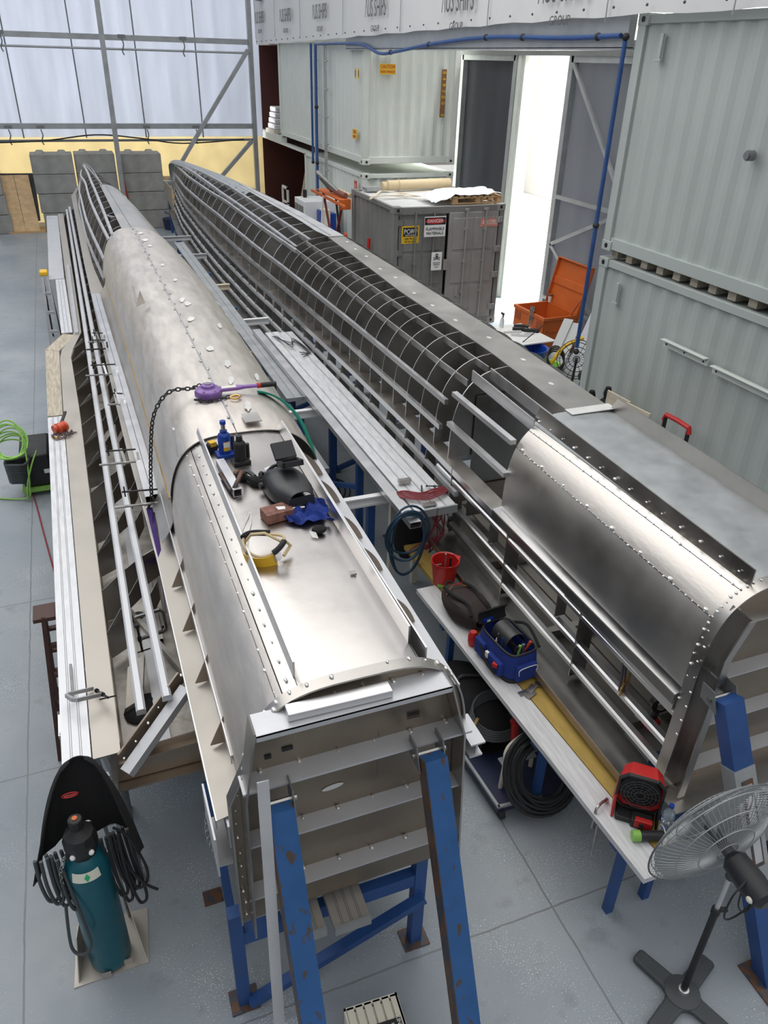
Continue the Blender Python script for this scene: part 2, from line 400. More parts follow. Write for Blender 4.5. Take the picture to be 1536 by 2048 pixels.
for i, (x, z) in enumerate([(-4.1, 5), (-2.9, 5), (-.95, 5), (2.2, 5), (3.9, 5), (-3.0, 2.7), (-1.2, 2.7), (-.35, 2.7), (2.6, 2.7), (4.05, 2.7)]):
    b = MB(); b.b2((x-.1, YB-.2, z+.02), (x+.1, YB-.16, z+.1)); b.tube(sm([(x, YB-.2, z), (x+.03, YB-.22, z-.15), (x-.02, YB-.2, z-.3), (x+.02, YB-.2, z-.4)]), .018, 6)
    tag(b.build('tie_strap', 'galv_dark'), ('small strap hanging from the '+('upper' if z > 4 else 'lower')+' end wall beam, '+ORD[i % 5]+' from the left'), 'strap', 'tie straps on the end wall beams')
b = MB(); b.tube(sm([(-6, YB-.25, 2.42), (-3, YB-.25, 2.36), (-.5, YB-.25, 2.40), (1.1, YB-.25, 2.56), (2.4, YB-.25, 2.46), (3.6, YB-.25, 2.32), (5.5, YB-.25, 2.42)], 6), .02, 6)
tag(b.build('power_cable', 'black'), 'black cable sagging along the bottom of the end wall sheet', 'cable')
# ---------------------------------------------------------------- concrete ballast blocks
def block():
    b = MB(); w, d, h = 1.14, .8, .525
    b.box((0, 0, h/2+.003), (w, d, h-.008))
    o = b.build('concrete_block', 'concrete', bevel=.018); o.location = (0, 0, 0); return o
def blk(x, y, z, w, label, top=False, rz=0):
    if top:
        b = MB(); b.box((0, 0, .262), (1.14, .8, .517))
        for kx in (-.3, .3):
            b.prism([(kx-.13, -.2, .52), (kx-.08, -.14, .575), (kx+.08, -.14, .575), (kx+.13, -.2, .52)], (0, .5, 0))
        o = b.build('concrete_block', 'concrete', bevel=.012)
    else:
        o = base_block.copy(); col.objects.link(o)
    o.location = (x, y, z); o.rotation_euler = (0, 0, rz); o.scale = (w, 1, 1)
    tag(o, label, 'concrete block', 'stacked concrete blocks against the end wall'); return o
base_block = block()
stacks = [(-.18, 26.25, 1, 'in the left stack beside the pine boards'), (1.0-.0, 26.35, .98, 'in the middle stack behind the left bow'), (2.3, 26.2, 1.0, 'in the right stack past the tall post'), (-2.2, 26.2, 1, 'in the stack at the left photo edge')]
lev = ['lowest grey concrete block ', 'second lowest grey concrete block ', 'second highest grey concrete block ', 'top grey concrete block with two knobs ']
for k, (x, y, w_, s) in enumerate(stacks):
    for i in range(4):
        blk(x+[.06, .02, -.02, -.02][i]+(.05*(3-i) if k == 9 else 0), y, i*.527, w_, lev[i]+s, i == 3)
bpy.data.objects.remove(base_block)
t = thing('board_stack', 'upright pine boards leaning between two block stacks at the end wall', 'boards', (-1.25, 26.1, 0))
for x0, x1 in ((-1.62, -1.25), (-1.24, -.85)):
    b = MB(); b.prism([(x0, 25.85, .05), (x1, 25.85, .05), (x1-.06, 26.25, 1.52), (x0-.06, 26.25, 1.52)], (0, .05, 0)); b.build('board', 'ply', t)
b = MB(); b.prism([(-1.7, 26.0, .2), (-.8, 26.0, .3), (-.75, 26.4, 1.55), (-1.72, 26.4, 1.56)], (0, .03, 0)); b.build('backing', 'black', t)
b = MB(); b.b2((-1.7, 25.8, 0), (-.7, 26.5, .05)); b.build('pallet_base', 'wood', t)
b = MB(); b.bar((-.62, 26.05, 0), (-.68, 26.2, 1.2), .06, .06); tag(b.build('scaffold_tube', 'black'), 'dark upright tube leaning beside the pine boards', 'tube')
b = MB(); b.prism([(2.95, 26.0, .1), (3.3, 26.0, .1), (3.15, 26.4, 1.4), (2.85, 26.4, 1.4)], (0, .04, 0)); tag(b.build('board', 'ply'), 'brown board leaning right of the right block stack', 'board')
b = MB(); b.cyl((1.75, 25.7, 0.9), (1.68, 25.85, 1.5), .02); tag(b.build('red_bar', 'red'), 'thin red bar leaning on the right block stack', 'bar')
b = MB(); b.bar((-1.95, 25.0, 0), (-2.05, 25.4, 1.5), .06, .05); b.bar((-2.3, 25.0, 0), (-2.35, 25.4, 1.5), .06, .05)
for k in range(4): b.bar((-2.3, 25.05+.08*k, .25+k*.33), (-1.97, 25.05+.08*k, .25+k*.33), .04, .03)
tag(b.build('step_ladder', 'alu_bright'), 'aluminium ladder foot at the left photo edge near the blocks', 'ladder')
# ---------------------------------------------------------------- containers
def corr_wall(b, o, ax, n, L_, z0, z1, pitch=.28, depth=.028, t=.004):
    """corrugated panel: o start, ax unit along, n outward normal"""
    o, ax, n = V(o), V(ax), V(n); pr = []
    k = int(L_/pitch); p = L_/k
    for i in range(k):
        s = i*p
        pr += [(s, 0), (s+p*.22, 0), (s+p*.5, -depth), (s+p*.72, -depth)]
    pr.append((L_, 0))
    rows = [[o+ax*s+n*d+V((0, 0, z)) for s, d in pr] for z in (z0, z1)]
    b.sheet(rows, t)
def container(label, x0, y0, x1, y1, z0, h, m, near_end=True, group=None, roof=True):
    """side at x0 faces the hall (-X); near end at y0 faces the camera"""
    t = thing('shipping_container', label, 'shipping container', ((x0+x1)/2, (y0+y1)/2, z0), group=group)
    b = MB()
    for (x, y) in ((x0, y0), (x0, y1), (x1, y0), (x1, y1)):
        sx = 1 if x == x0 else -1; sy = 1 if y == y0 else -1
        b.b2((min(x, x+sx*.12), min(y, y+sy*.14), z0+.02), (max(x, x+sx*.12), max(y, y+sy*.14), z0+h-.02))
    for z in (z0+.09, z0+h-.06):
        hh = .14 if z < z0+.5 else .09
        b.b2((x0+.015, y0+.1, z-hh/2), (x0+.09, y1-.1, z+hh/2)); b.b2((x1-.09, y0+.1, z-hh/2), (x1-.015, y1-.1, z+hh/2))
        b.b2((x0+.1, y0+.015, z-hh/2), (x1-.1, y0+.09, z+hh/2))
    b.build('frame', m, t, bevel=.006)
    b = MB(); corr_wall(b, (x0+.045, y1-.13, 0), (0, -1, 0), (-1, 0, 0), y1-y0-.26, z0+.15, z0+h-.1); b.build('side_wall', m, t, smooth=False)
    b = MB(); corr_wall(b, (x0+.12, y0+.05, 0), (1, 0, 0), (0, -1, 0), x1-x0-.24, z0+.15, z0+h-.1, .25, .045); b.build('end_wall', m, t, smooth=False)
    b = MB(); b.b2((x0+.05, y0+.05, z0+h-.06), (x1-.05, y1-.05, z0+h-.03)); b.b2((x0+.1, y0+.1, z0+.1), (x1-.1, y1-.1, z0+.13))
    b.b2((x1-.05, y0+.1, z0+.1), (x1-.03, y1-.1, z0+h-.05)); b.b2((x0+.1, y1-.06, z0+.1), (x1-.1, y1-.04, z0+h-.05)); b.build('roof_panel', m, t)
    for (x, y) in ((x0, y0), (x0, y1), (x1, y0)):
        for z in (z0, z0+h-.118):
            b = MB(); sx = 1 if x == x0 else -1; sy = 1 if y == y0 else -1
            b.b2((min(x-sx*.006, x+sx*.17), min(y-sy*.006, y+sy*.18), z), (max(x-sx*.006, x+sx*.17), max(y-sy*.006, y+sy*.18), z+.118))
            c = b.build('corner_casting', m, t, bevel=.006)
            for p, q in (((x+sx*.085, y-sy*.012, z+.06), (x+sx*.085, y+sy*.02, z+.06)), ((x-sx*.012, y+sy*.09, z+.06), (x+sx*.02, y+sy*.09, z+.06))):
                b = MB(); b.cyl(p, q, .03, 12); b.build('casting_hole', 'black', t)
    return t
CB = 'side_wall'
cu = container('pale grey upper container along the right side of the hall', 6.4, 2.4, 8.84, 8.62, 2.63, 2.57, 'cont_grey')
cl = container('pale grey lower container on the floor along the right side', 6.4, 2.4, 8.84, 8.62, 0, 2.54, 'cont_grey')
lu = container('upper white container beyond the gateway with caution stickers', 6.42, 17.9, 8.7, 25.35, 2.6, 2.5, 'cont_white')
ll = container('lower white container beyond the gateway behind the grey container', 6.42, 17.9, 8.7, 22.75, 0, 2.42, 'cont_white')
# details on right containers
b = MB()
for y0, z0 in ((7.35, 1.96), (5.9, 1.95)):
    pass
for y0, y1, z, lab in ((7.1, 6.35, 1.86, 'left of two white shelf brackets on the lower container wall'), (6.25, 4.6, 1.82, 'right of two white shelf brackets on the lower container wall')):
    b = MB(); b.b2((6.375, y1, z-.045), (6.392, y0, z+.045)); b.b2((6.315, y1, z+.037), (6.38, y0, z+.045))
    t = tag(b.build('wall_bracket', 'cont_white'), lab, 'bracket', 'angle brackets on the container wall')
    b = MB()
    for yy in (y0-.06, (y0+y1)/2, y1+.06): b.cyl((6.37, yy, z-.01), (6.378, yy, z-.01), .012, 10)
    o = b.build('bolt_hole', 'ink', None); o.parent = t; o.location = o.location-t.location
b = MB(); b.cyl((6.33, 6.45, 3.95), (6.40, 6.45, 3.95), .05, 16); b.cyl((6.31, 6.45, 3.95), (6.34, 6.45, 3.95), .036, 16)
tag(b.build('round_fitting', 'galv_dark'), 'small round grey fitting on the upper right container', 'fitting')
for z, lab in ((4.9, 'small vent cover near the top of the upper right container'), (2.2, 'small vent cover near the top of the lower right container')):
    b = MB(); b.b2((6.38, 8.12, z-.14), (6.41, 8.17, z+.1)); b.b2((6.375, 8.1, z-.17), (6.41, 8.19, z-.14)); tag(b.build('vent_cover', 'cont_grey', bevel=.004), lab, 'vent')
b = MB()
for i in range(20): b.b2((6.5, 2.7+i*.3, 2.54), (8.7, 2.82+i*.3, 2.63))
tag(b.build('container_floor_beam', 'wood_grey'), 'row of brown floor bearers in the gap between the right containers', 'beam', kind='stuff')
# blue compressed air pipe
def bpipe(label, pts, r=.03, clips=()):
    t = thing('air_pipe', label, 'pipe', pts[0])
    b = MB(); b.tube(pts, r, 10); b.build('pipe', 'blue_paint' if r > .02 else 'hose_grey', t)
    for c in clips:
        b = MB(); b.ball(c, r*1.5, 10, (1, 1.2, 1)); b.build('clip', 'ink', t)
    return t
bpipe('blue air pipe running down the corner of the right containers', [(6.33, 8.72, 4.93), (6.33, 8.72, 1.28)], .028, [(6.33, 8.72, 4.97), (6.33, 8.72, 2.9), (6.33, 8.72, 1.22)])
bpipe('blue air pipe snaking along the lintel under the banner', sm([(6.28, 8.75, 4.98), (6.28, 10, 4.97), (6.28, 12, 5.0), (6.28, 14, 4.93), (6.28, 15.6, 4.82), (6.28, 16.6, 4.78), (6.28, 17.6, 4.93), (6.28, 19, 4.96), (6.28, 20.9, 4.96)], 6), .03, [(6.28, 9.2, 4.975), (6.28, 11, 4.99), (6.28, 12.1, 5.0), (6.28, 14.2, 4.92), (6.28, 16, 4.8)])
bpipe('blue air pipe dropping down the left white containers', [(6.3, 21.1, 4.96), (6.3, 21.1, .9)], .035, [(6.3, 21.1, 3.6), (6.3, 21.1, 2.3)])
bpipe('second slim blue pipe ending halfway down the left white containers', [(6.3, 21.5, 4.98), (6.3, 21.5, 2.3)], .03, [(6.3, 21.5, 2.28)])
for y, lab in ((20.45, 'slim grey conduit right of the blue pipes on the white containers'), (21.3, 'slim grey conduit between the two blue pipes on the white containers')):
    b = MB(); b.cyl((6.32, y, 5.0), (6.32, y, .8), .022, 8)
    if y < 21: b.cyl((6.32, y-.14, 5.0), (6.32, y-.14, .8), .018, 8)
    for k in range(7): b.b2((6.3, y-.22, 1.0+k*.6), (6.35, y+.06, 1.03+k*.6))
    tag(b.build('conduit', 'galv'), lab, 'conduit')
# dark red open containers deep in the corner
for z0, z1, y0, y1, lab in ((2.52, 5.02, 25.4, 28.6, 'upper dark red container standing open in the far corner'), (0, 2.36, 22.8, 28.6, 'lower dark red container standing open in the far corner')):
    t = thing('shipping_container', lab, 'shipping container', (7.6, (y0+y1)/2, z0))
    b = MB(); corr_wall(b, (8.75, y1, 0), (0, -1, 0), (-1, 0, 0), y1-y0, z0, z1); b.b2((6.5, y0, z0), (6.6, y0+.05, z1)); b.build('side_wall', 'cont_red', t, smooth=False)
    b = MB(); b.b2((6.5, y1, z0), (8.8, y1+.05, z1)); b.b2((6.6, y0, z1-.05), (8.8, y1, z1)); b.b2((6.6, y0, z0), (8.8, y1, z0+.04)); b.b2((6.6, y0+.0, z0), (8.8, y0+.03, z1)); b.build('panel', 'cont_red', t)
    b = MB()
    for k in range(1, 4): b.b2((8.6, y0, z0+k*.62), (8.7, y1, z0+k*.62+.03))
    b.build('rail', 'cont_red', t)
    b = MB(); b.b2((6.42, 25.3 if z0 > 1 else 22.8, z0-.1 if z0 > 1 else z1), (6.6, y1, z0+.04 if z0 > 1 else z1+.06)); b.build('sill', 'cont_white', t)
b = MB(); b.b2((6.5, 26.5, 2.56), (7.5, 27.6, 2.66)); tag(b.build('timber_pallet', 'cream'), 'pale pallet under wrapped sheets in the upper red container', 'pallet')
for i, (w_, lab) in enumerate(((1, 'lowest'), (.92, 'second lowest'), (.85, 'second highest'), (.8, 'topmost'))):
    b = MB(); b.b2((6.55+.03*i, 26.6+.05*i, 2.665+.16*i), (6.6+.8*w_, 27.5, 2.815+.16*i)); tag(b.build('wrapped_package', 'film', bevel=.03), lab+' film-wrapped package piled in the upper red container', 'package', 'film-wrapped packages in the upper red container')
b = MB(); b.prism([(6.9, 24.4, .03), (6.9, 25.6, .03), (7.3, 25.7, 1.75), (7.3, 24.5, 1.75)], (.04, 0, 0)); tag(b.build('board', 'wood_grey'), 'large weathered board leaning inside the lower red container', 'board')
b = MB(); b.b2((6.7, 25.9, .55), (6.76, 26.6, .6)); b.b2((6.7, 25.9, .02), (6.76, 25.98, 1.05)); b.b2((6.7, 26.55, .02), (6.76, 26.6, 1.05)); b.b2((6.7, 25.9, .98), (6.76, 26.6, 1.05))
tag(b.build('picture_frame', 'white'), 'white window-like frame standing beside the weathered board', 'frame')
t = thing('cement_mixer', 'black rounded machine with a wheel in the lower red container', 'machine', (6.85, 23.4, 0))
b = MB(); b.b2((6.5, 22.95, .35), (7.4, 24.3, 1.05)); b.build('body', 'black_plastic', t, bevel=.15)
b = MB(); b.cyl((6.44, 23.5, .38), (6.56, 23.5, .38), .36, 24); b.build('wheel', 'rubber', t)
# ---------------------------------------------------------------- lintel and banner
t = thing('lintel_beam', 'long grey steel lintel under the banner above the gateway', 'beam', (6.4, 14, 4.85))
b = MB(); b.b2((6.34, 8.7, 4.86), (6.44, 18.9, 5.25)); b.b2((6.34, 8.7, 4.84), (6.6, 18.9, 4.87)); b.build('beam', 'galv', t)
b = MB(); b.b2((8.95, 9, 4.82), (9.15, 24, 5.05)); b.build('header', 'galv_dark', t)
t = thing('banner', 'white company banner hung above the containers along the wall', 'banner', (6.2, 16, 5.1))
b = MB(); rows = []
ys = [27.2-i*.5 for i in range(51)]
zbn = lambda y: interp(y, [(6.5, 5.17), (8.4, 5.175), (11.5, 5.155), (16, 5.10), (20.4, 5.04), (26, 4.975), (29, 4.95)])
for k in range(5):
    rows.append([(6.22+.03*math.sin(y*3.1+k)*(.3+.2*k)+(.07 if y < 8 else 0), y, zbn(y)+k*.7+(.012*math.sin(y*4) if k == 0 else 0)) for y in ys])
b.sheet(rows, .004); b.build('sheet', 'vinyl', t)
def aus(y, z, s):
    for (body, sz, dz) in (('/\\US SHIPS', .42*s, 0), ('GROUP', .15*s, -.33*s)):
        text(body.replace('/\\', '\u0245') if False else body, sz, (6.15, y, z+dz), (0, -1, 0), (0, 0, 1), 'ink_grey', t, sx=.62 if 'US' in body else .95)
    # emblem: open box outline with a folded peak
    b = MB(); q = lambda u, v: (6.15, y-u*s, z+.42*s+v*s)
    for p0, p1 in (((-.28, .02), (.36, -.02)), ((-.28, .02), (-.28, .6)), ((.36, -.02), (.36, .6)), ((-.28, .6), (.36, .6))): b.bar(q(*p0), q(*p1), .008, .03*s, (1, 0, 0))
    b.prism([q(-.12, .04), q(.33, .1), q(.33, .0), q(-.1, .0)], (.004, 0, 0)); b.bar(q(-.2, .1), q(-.02, .52), .01, .05*s, (1, 0, 0)); b.bar(q(-.02, .52), q(.12, .2), .01, .04*s, (1, 0, 0))
    b.build('emblem', 'ink_grey', t, smooth=False)
for y, z in ((26.3, 5.75), (23.35, 5.72), (20.25, 5.70), (16.55, 5.64), (12.9, 5.6), (9.9, 5.6)): aus(y, z-.12, 1.0)
for y in (27.0, 24.6, 22, 18.6, 15.3, 11.9, 8.95, 6.9): b = MB(); b.b2((6.17, y-.006, 5.12), (6.18, y+.006, 7.8)); b.build('seam', 'galv', t)
b = MB()
for i in range(36): b.ball((6.16, 26.8-i*.6, zbn(26.8-i*.6)+.08), .016, 6)
b.build('eyelet', 'ink_grey', t)
# gates
def gate(label, y0, y1, z1, braces, x=9.05, cov='fabric_grey'):
    t = thing('sliding_gate', label, 'gate', (x, (y0+y1)/2, 0), group='tall sheeted gates of the side opening')
    b = MB()
    for y in (y0, y1): b.b2((x-.06, y-.07, 0), (x+.06, y+.07, z1))
    b.b2((x-.06, y0, z1-.1), (x+.06, y1, z1)); b.b2((x-.06, y0, 0), (x+.06, y1, .1)); b.build('frame', 'galv', t)
    b = MB()
    for p, q in braces: b.bar((x-.06, *p), (x-.06, *q), .07, .05, (1, 0, 0))
    if braces: b.build('brace', 'galv', t)
    b = MB(); b.sheet([[(x+.07+.02*math.sin((lerp(y0, y1, i/30))*9+k*.2), lerp(y0, y1, i/30), lerp(.05, z1-.05, k/6)) for i in range(31)] for k in range(7)], .004); b.build('cover', cov, t)
gate('right sheeted gate with diagonal braces behind the orange box', 9.3, 13.9, 4.82, [((13.8, 4.7), (11.6, 2.5)), ((11.6, 2.5), (13.8, 1.55)), ((13.8, 1.55), (11.2, .05)), ((13.8, 2.45), (9.4, 2.45)), ((13.8, .5), (9.4, .5))])
gate('left sheeted gate beside the white containers', 15.95, 18.4, 4.82, [], cov='fabric_dark')
b = MB(); b.b2((9.02, 15.6, 0), (9.3, 15.92, 4.84)); b.b2((8.98, 15.7, 0), (9.02, 15.82, 4.84)); tag(b.build('gate_post', 'cont_white'), 'white post on the left side of the bright opening', 'post')
# yard beyond
t = thing('yard_canopy', 'bright white building wall seen through the open gateway', 'building', (17, 24, 0))
b = MB(); b.b2((18.2, 10, 0), (18.4, 34, 9)); b.build('wall', 'outside', t)
b = MB()
b.bar((18.1, 22, 0), (18.1, 27.5, 7.5), .12, .12, (1, 0, 0)); b.bar((18.1, 20, 4.3), (18.1, 28, 4.3), .1, .1, (1, 0, 0)); b.bar((18.1, 26, 0), (18.1, 28, 7), .1, .1, (1, 0, 0)); b.build('brace', 'label_white', t)
# signs on white containers
def sign(label, cat, c, w, h, n, m, texts, parts=()):
    """flat sign; n = '-Y' or '-X' facing"""
    if n == '-Y': r, u, nn = V((1, 0, 0)), V((0, 0, 1)), V((0, -1, 0))
    else: r, u, nn = V((0, -1, 0)), V((0, 0, 1)), V((-1, 0, 0))
    c = V(c); t = thing('sign', label, cat, c)
    b = MB(); P = [c-r*w/2-u*h/2, c+r*w/2-u*h/2, c+r*w/2+u*h/2, c-r*w/2+u*h/2]; b.prism(P, nn*.006); b.build('plate', m, t)
    for (du, dr, ww, hh, mm) in parts:
        cc = c+nn*.0065+u*du+r*dr; b = MB(); P = [cc-r*ww/2-u*hh/2, cc+r*ww/2-u*hh/2, cc+r*ww/2+u*hh/2, cc-r*ww/2+u*hh/2]; b.prism(P, nn*.002); b.build('panel', mm, t)
    for (body, s, du, dr, mm, sx) in texts: text(body, s, c+nn*.010+u*du+r*dr, r, u, mm, t, sx)
    return t
sign('yellow caution sticker near the top of the upper white container end', 'sticker', (6.95, 17.86, 4.5), .36, .2, '-Y', 'sign_yellow', [('CAUTION', .1, .045, 0, 'sign_red', .75), ('HIGH TRAILER', .075, -.05, 0, 'sign_red', .7)])
sign('small yellow caution sticker low on the upper white container side', 'sticker', (6.375, 18.35, 3.2), .3, .2, '-X', 'sign_yellow', [('CAU', .1, .045, 0, 'sign_red', .9), ('HIGH', .08, -.05, 0, 'sign_red', .9)])
for y, lab in ((18.1, 'right'), (18.3, 'left')):
    sign(lab+' of two tiny brown and yellow stickers high on the white container side', 'sticker', (6.37, y, 4.4), .08, .2, '-X', 'sign_yellow', [], [(0, 0, .05, .12, 'leather')])
t = sign('vertical brown strip with the container number on the white end wall', 'sticker', (8.3, 17.86, 4.05), .12, .95, '-Y', 'leather', [])
for i, ch in enumerate('849700 8'):
    if ch != ' ': text(ch, .12, (8.3, 17.848, 4.46-i*.12), (0, 0, -1), (1, 0, 0), 'sign_yellow', t)
sign('red fire extinguisher sign on the lower white container corner', 'sign', (6.37, 18.25, 2.02), .18, .42, '-X', 'red', [], [(.05, 0, .03, .2, 'label_white'), (-.12, 0, .12, .03, 'label_white')])
# ---------------------------------------------------------------- dark grey container with stickers
cx0, cx1, cy0, cy1, ch = 5.62, 7.95, 13.95, 16.35, 2.33
t = thing('shipping_container', 'short dark grey container with danger stickers on its doors', 'shipping container', ((cx0+cx1)/2, (cy0+cy1)/2, 0))
b = MB()
for x in (cx0, cx1-.1):
    for y in (cy0, cy1-.12): b.b2((x, y, .02), (x+.1, y+.12, ch-.02))
b.b2((cx0+.1, cy0, ch-.14), (cx1-.1, cy0+.08, ch-.01)); b.b2((cx0+.1, cy0, .02), (cx1-.1, cy0+.08, .16))
for x in (cx0+.01, cx1-.07): b.b2((x, cy0+.1, ch-.09), (x+.06, cy1-.1, ch-.01)); b.b2((x, cy0+.1, .03), (x+.06, cy1-.1, .16))
b.build('frame', 'cont_dark', t, bevel=.006)
b = MB(); corr_wall(b, (cx0+.045, cy1-.13, 0), (0, -1, 0), (-1, 0, 0), cy1-cy0-.24, .14, ch-.08, .27, .04); b.b2((cx1-.06, cy0+.1, .1), (cx1-.04, cy1-.1, ch-.06)); b.b2((cx0+.1, cy1-.06, .1), (cx1-.1, cy1-.03, ch-.06)); b.build('side_wall', 'cont_dark', t, smooth=False)
b = MB()
rows = [[], []]; k = 22
for i in range(k):
    s = cy0+.12+i*(cy1-cy0-.24)/k; p = (cy1-cy0-.24)/k
    for j, xx in enumerate((cx0+.07, cx1-.07)): rows[j] += [(xx, s, ch-.03), (xx, s+p*.3, ch-.03), (xx, s+p*.4, ch-.055), (xx, s+p*.9, ch-.055)]
b.sheet(rows, .004); b.build('roof_panel', 'vinyl', t, smooth=False)
for x in (cx0, cx1-.17):
    for y in (cy0-.008, cy1-.17):
        for z in (0, ch-.12):
            b = MB(); b.b2((x-.006 if x == cx0 else x, y, z), (x+.17+(0 if x == cx0 else .006), y+.178, z+.12)); b.build('corner_casting', 'cont_dark' if x == cx0 else 'cont_dark_lit', t, bevel=.006)
            if y < cy0: b = MB(); b.b2((x+.06, y-.004, z+.035), (x+.11, y+.02, z+.09)); b.build('casting_hole', 'black', t)
for (x0, x1, m, yy) in ((cx0+.13, (cx0+cx1)/2-.06, 'cont_dark', cy0+.04), ((cx0+cx1)/2-.02, cx1-.13, 'cont_dark_lit', cy0-.01)):
    b = MB(); b.b2((x0, yy, .15), (x1, yy+.04, ch-.13))
    zs = [.2, .62, 1.0, 1.38, ch-.2]
    for i in range(3):
        za, zb_ = lerp(.2, ch-.2, i/3)+.03, lerp(.2, ch-.2, (i+1)/3)-.03
        for q in range(2):
            xa = lerp(x0+.07, x1-.07, q/2)+.02; xb = lerp(x0+.07, x1-.07, (q+1)/2)-.02
            b.prism([(xa, yy, za), (xb, yy, za), (xb, yy, zb_), (xa, yy, zb_)], (0, -.012, 0))
    dr = b.build('door', m, t, bevel=.008)
    w_ = x1-x0
    for f in (.33, .72):
        xx = x0+w_*f; b = MB(); b.cyl((xx, yy-.05, .08), (xx, yy-.05, ch-.06), .017, 10)
        for z in (.1, .7, 1.3, 1.9, ch-.08): b.b2((xx-.035, yy-.06, z-.02), (xx+.035, yy, z+.02))
        b.build('locking_bar', m, t)
    for z in (.35, 1.0, 1.5, 2.05):
        xh = cx0+.1 if x0 < 6 else cx1-.14
        b = MB(); b.b2((xh-.05, yy-.03, z-.05), (xh+.09, yy, z+.05)); b.cyl((xh, yy-.03, z-.06), (xh, yy-.03, z+.06), .015, 8); b.build('hinge', m, t)
for (x, z) in ((7.0, .72), (6.72, 1.25)):
    b = MB(); b.b2((x-.04, cy0-.05, z-.1), (x+.03, cy0-.02, z+.1)); b.build('latch', 'cont_dark_lit', t)
sign('yellow and black container hire sticker on the dark doors', 'sticker', (5.98, 13.98, 1.83), .36, .32, '-Y', 'sign_yellow', [('PORT', .12, .055, 0, 'label_white', .9), ('CONTAINERS', .035, -.01, 0, 'label_white', 1), ('1300 793 668', .055, -.075, 0, 'ink', .85), ('HIRE  SALES  MODIFY', .03, -.125, 0, 'ink', .8)], [(.05, 0, .30, .16, 'ink')])
t2 = sign('red black and white danger flammable materials sign', 'sign', (6.43, 13.86, 1.98), .44, .36, '-Y', 'label_white', [('DANGER', .09, .1, 0, 'label_white', .9), ('FLAMMABLE', .075, -.04, 0, 'ink', .95), ('MATERIALS', .075, -.12, 0, 'ink', .95)], [(.1, 0, .43, .13, 'ink')])
b = MB(); c = V((6.43, 13.8505, 2.08)); b.prism([c+V((.2*math.cos(a*PI/14), 0, .05*math.sin(a*PI/14))) for a in range(28)], (0, .002, 0)); b.build('oval', 'sign_red', t2)
t2 = sign('white poison skull notice low on the dark container door', 'sign', (6.52, 13.9, 1.33), .22, .34, '-Y', 'label_white', [('DANGEROUS', .026, -.03, 0, 'ink', 1), ('CHEMICALS', .026, -.065, 0, 'ink', 1), ('STORE', .026, -.11, 0, 'ink', 1)])
b = MB(); c = V((6.52, 13.892, 1.44))
b.ball(c, .036, 10, (1, .15, .95)); b.b2((6.502, 13.885, 1.395), (6.538, 13.892, 1.42))
for s in (-1, 1): b.bar(c+V((-.06*s, 0, -.04)), c+V((.06*s, 0, -.08)), .006, .012, (0, 1, 0)); [b.ball(c+V((q*.06, 0, -.04*(q*s < 0)-.08*(q*s > 0))), .009, 6) for q in (-1, 1)]
b.build('skull', 'ink', t2)
b = MB(); [b.ball(c+V((q*.015, -.007, .0)), .009, 6) for q in (-1, 1)]; b.build('eye_hole', 'label_white', t2)
sign('faded red container number on the right dark door', 'sticker', (7.62, 13.925, 2.0), .38, .15, '-Y', 'sign_pink', [('4783785', .12, -.0, 0, 'label_white', .75)])
# on its roof
t = thing('fabric_roll', 'rolled tan tarpaulin lying on the dark container roof', 'roll', (7.0, 16.0, ch))
b = MB(); b.tube([(6.25, 15.95, ch+.1), (7.75, 16.1, ch+.1)], .1, 16); b.build('roll', 'cardboard', t)
b = MB(); b.tube([(6.14, 15.94, ch+.09), (6.6, 15.98, ch+.1)], .085, 14); b.tube([(6.5, 15.97, ch+.1), (6.53, 15.975, ch+.1)], .108, 14); b.build('core', 'cardboard', t)
t = thing('pallet', 'wooden pallet on the front corner of the dark container roof', 'pallet', (7.4, 14.5, ch))
b = MB()
for y in (14.1, 14.45, 14.8):
    b.b2((6.85, y-.05, ch), (7.93, y+.05, ch+.02)); b.b2((6.85, y-.05, ch+.1), (7.93, y+.05, ch+.12))
b.build('runner', 'wood', t)
for x in (6.92, 7.4, 7.86):
    for y in (14.1, 14.45, 14.8): b = MB(); b.box((x, y, ch+.06), (.1, .1, .08)); b.build('block', 'wood', t)
b = MB()
for i in range(8): b.b2((6.86+i*.135, 14.03, ch+.12), (6.95+i*.135, 14.88, ch+.14))
b.build('slat', 'wood', t)
b = MB(); rows = []
r = random.Random(3)
for i in range(15):
    rows.append([(6.5+i*.1+r.uniform(-.02, .02), 14.02+j*.1, (ch+.155 if i > 3 else ch+.02+.035*i)+r.uniform(0, .045)+(.02 if 3 < j < 8 else 0)) for j in range(9)])
b.sheet(rows, .004); tag(b.build('plastic_sheet', 'film'), 'crumpled clear plastic sheet draped over the pallet', 'plastic sheet')
for k, (a, c_) in enumerate([((5.5, 14.9), (6.1, 15.9)), ((5.8, 15.2), (6.9, 14.9)), ((6.1, 15.7), (6.6, 14.8)), ((5.5, 14.9), (6.3, 15.1)), ((6.2, 15.2), (7.0, 15.3))]):
    b = MB(); b.bar((*a, ch+.01+k*.014), (*c_, ch+.01+k*.014), .05, .012); tag(b.build('timber_batten', 'wood_pale'), 'thin pale batten on the dark container roof, '+['leftmost and sticking out over the edge', 'long one crossing the middle', 'slanting back toward the tarpaulin roll', 'short one behind the left edge', 'rightmost near the plastic sheet'][k], 'batten', 'battens on the dark container roof')
b = MB(); b.b2((5.8, 15.9, ch), (6.1, 16.2, ch+.05)); b.b2((5.78, 15.95, ch+.05), (6.08, 16.15, ch+.07)); tag(b.build('metal_case', 'galv'), 'small grey case on the back left of the dark container roof', 'case')
b = MB(); b.tube([(5.6, 15.2, 1.55), (5.58, 15.2, 1.2), (5.5, 15.2, .7)], .035, 8); tag(b.build('red_tool', 'red'), 'slim red-handled tool leaning on the dark container side', 'tool')
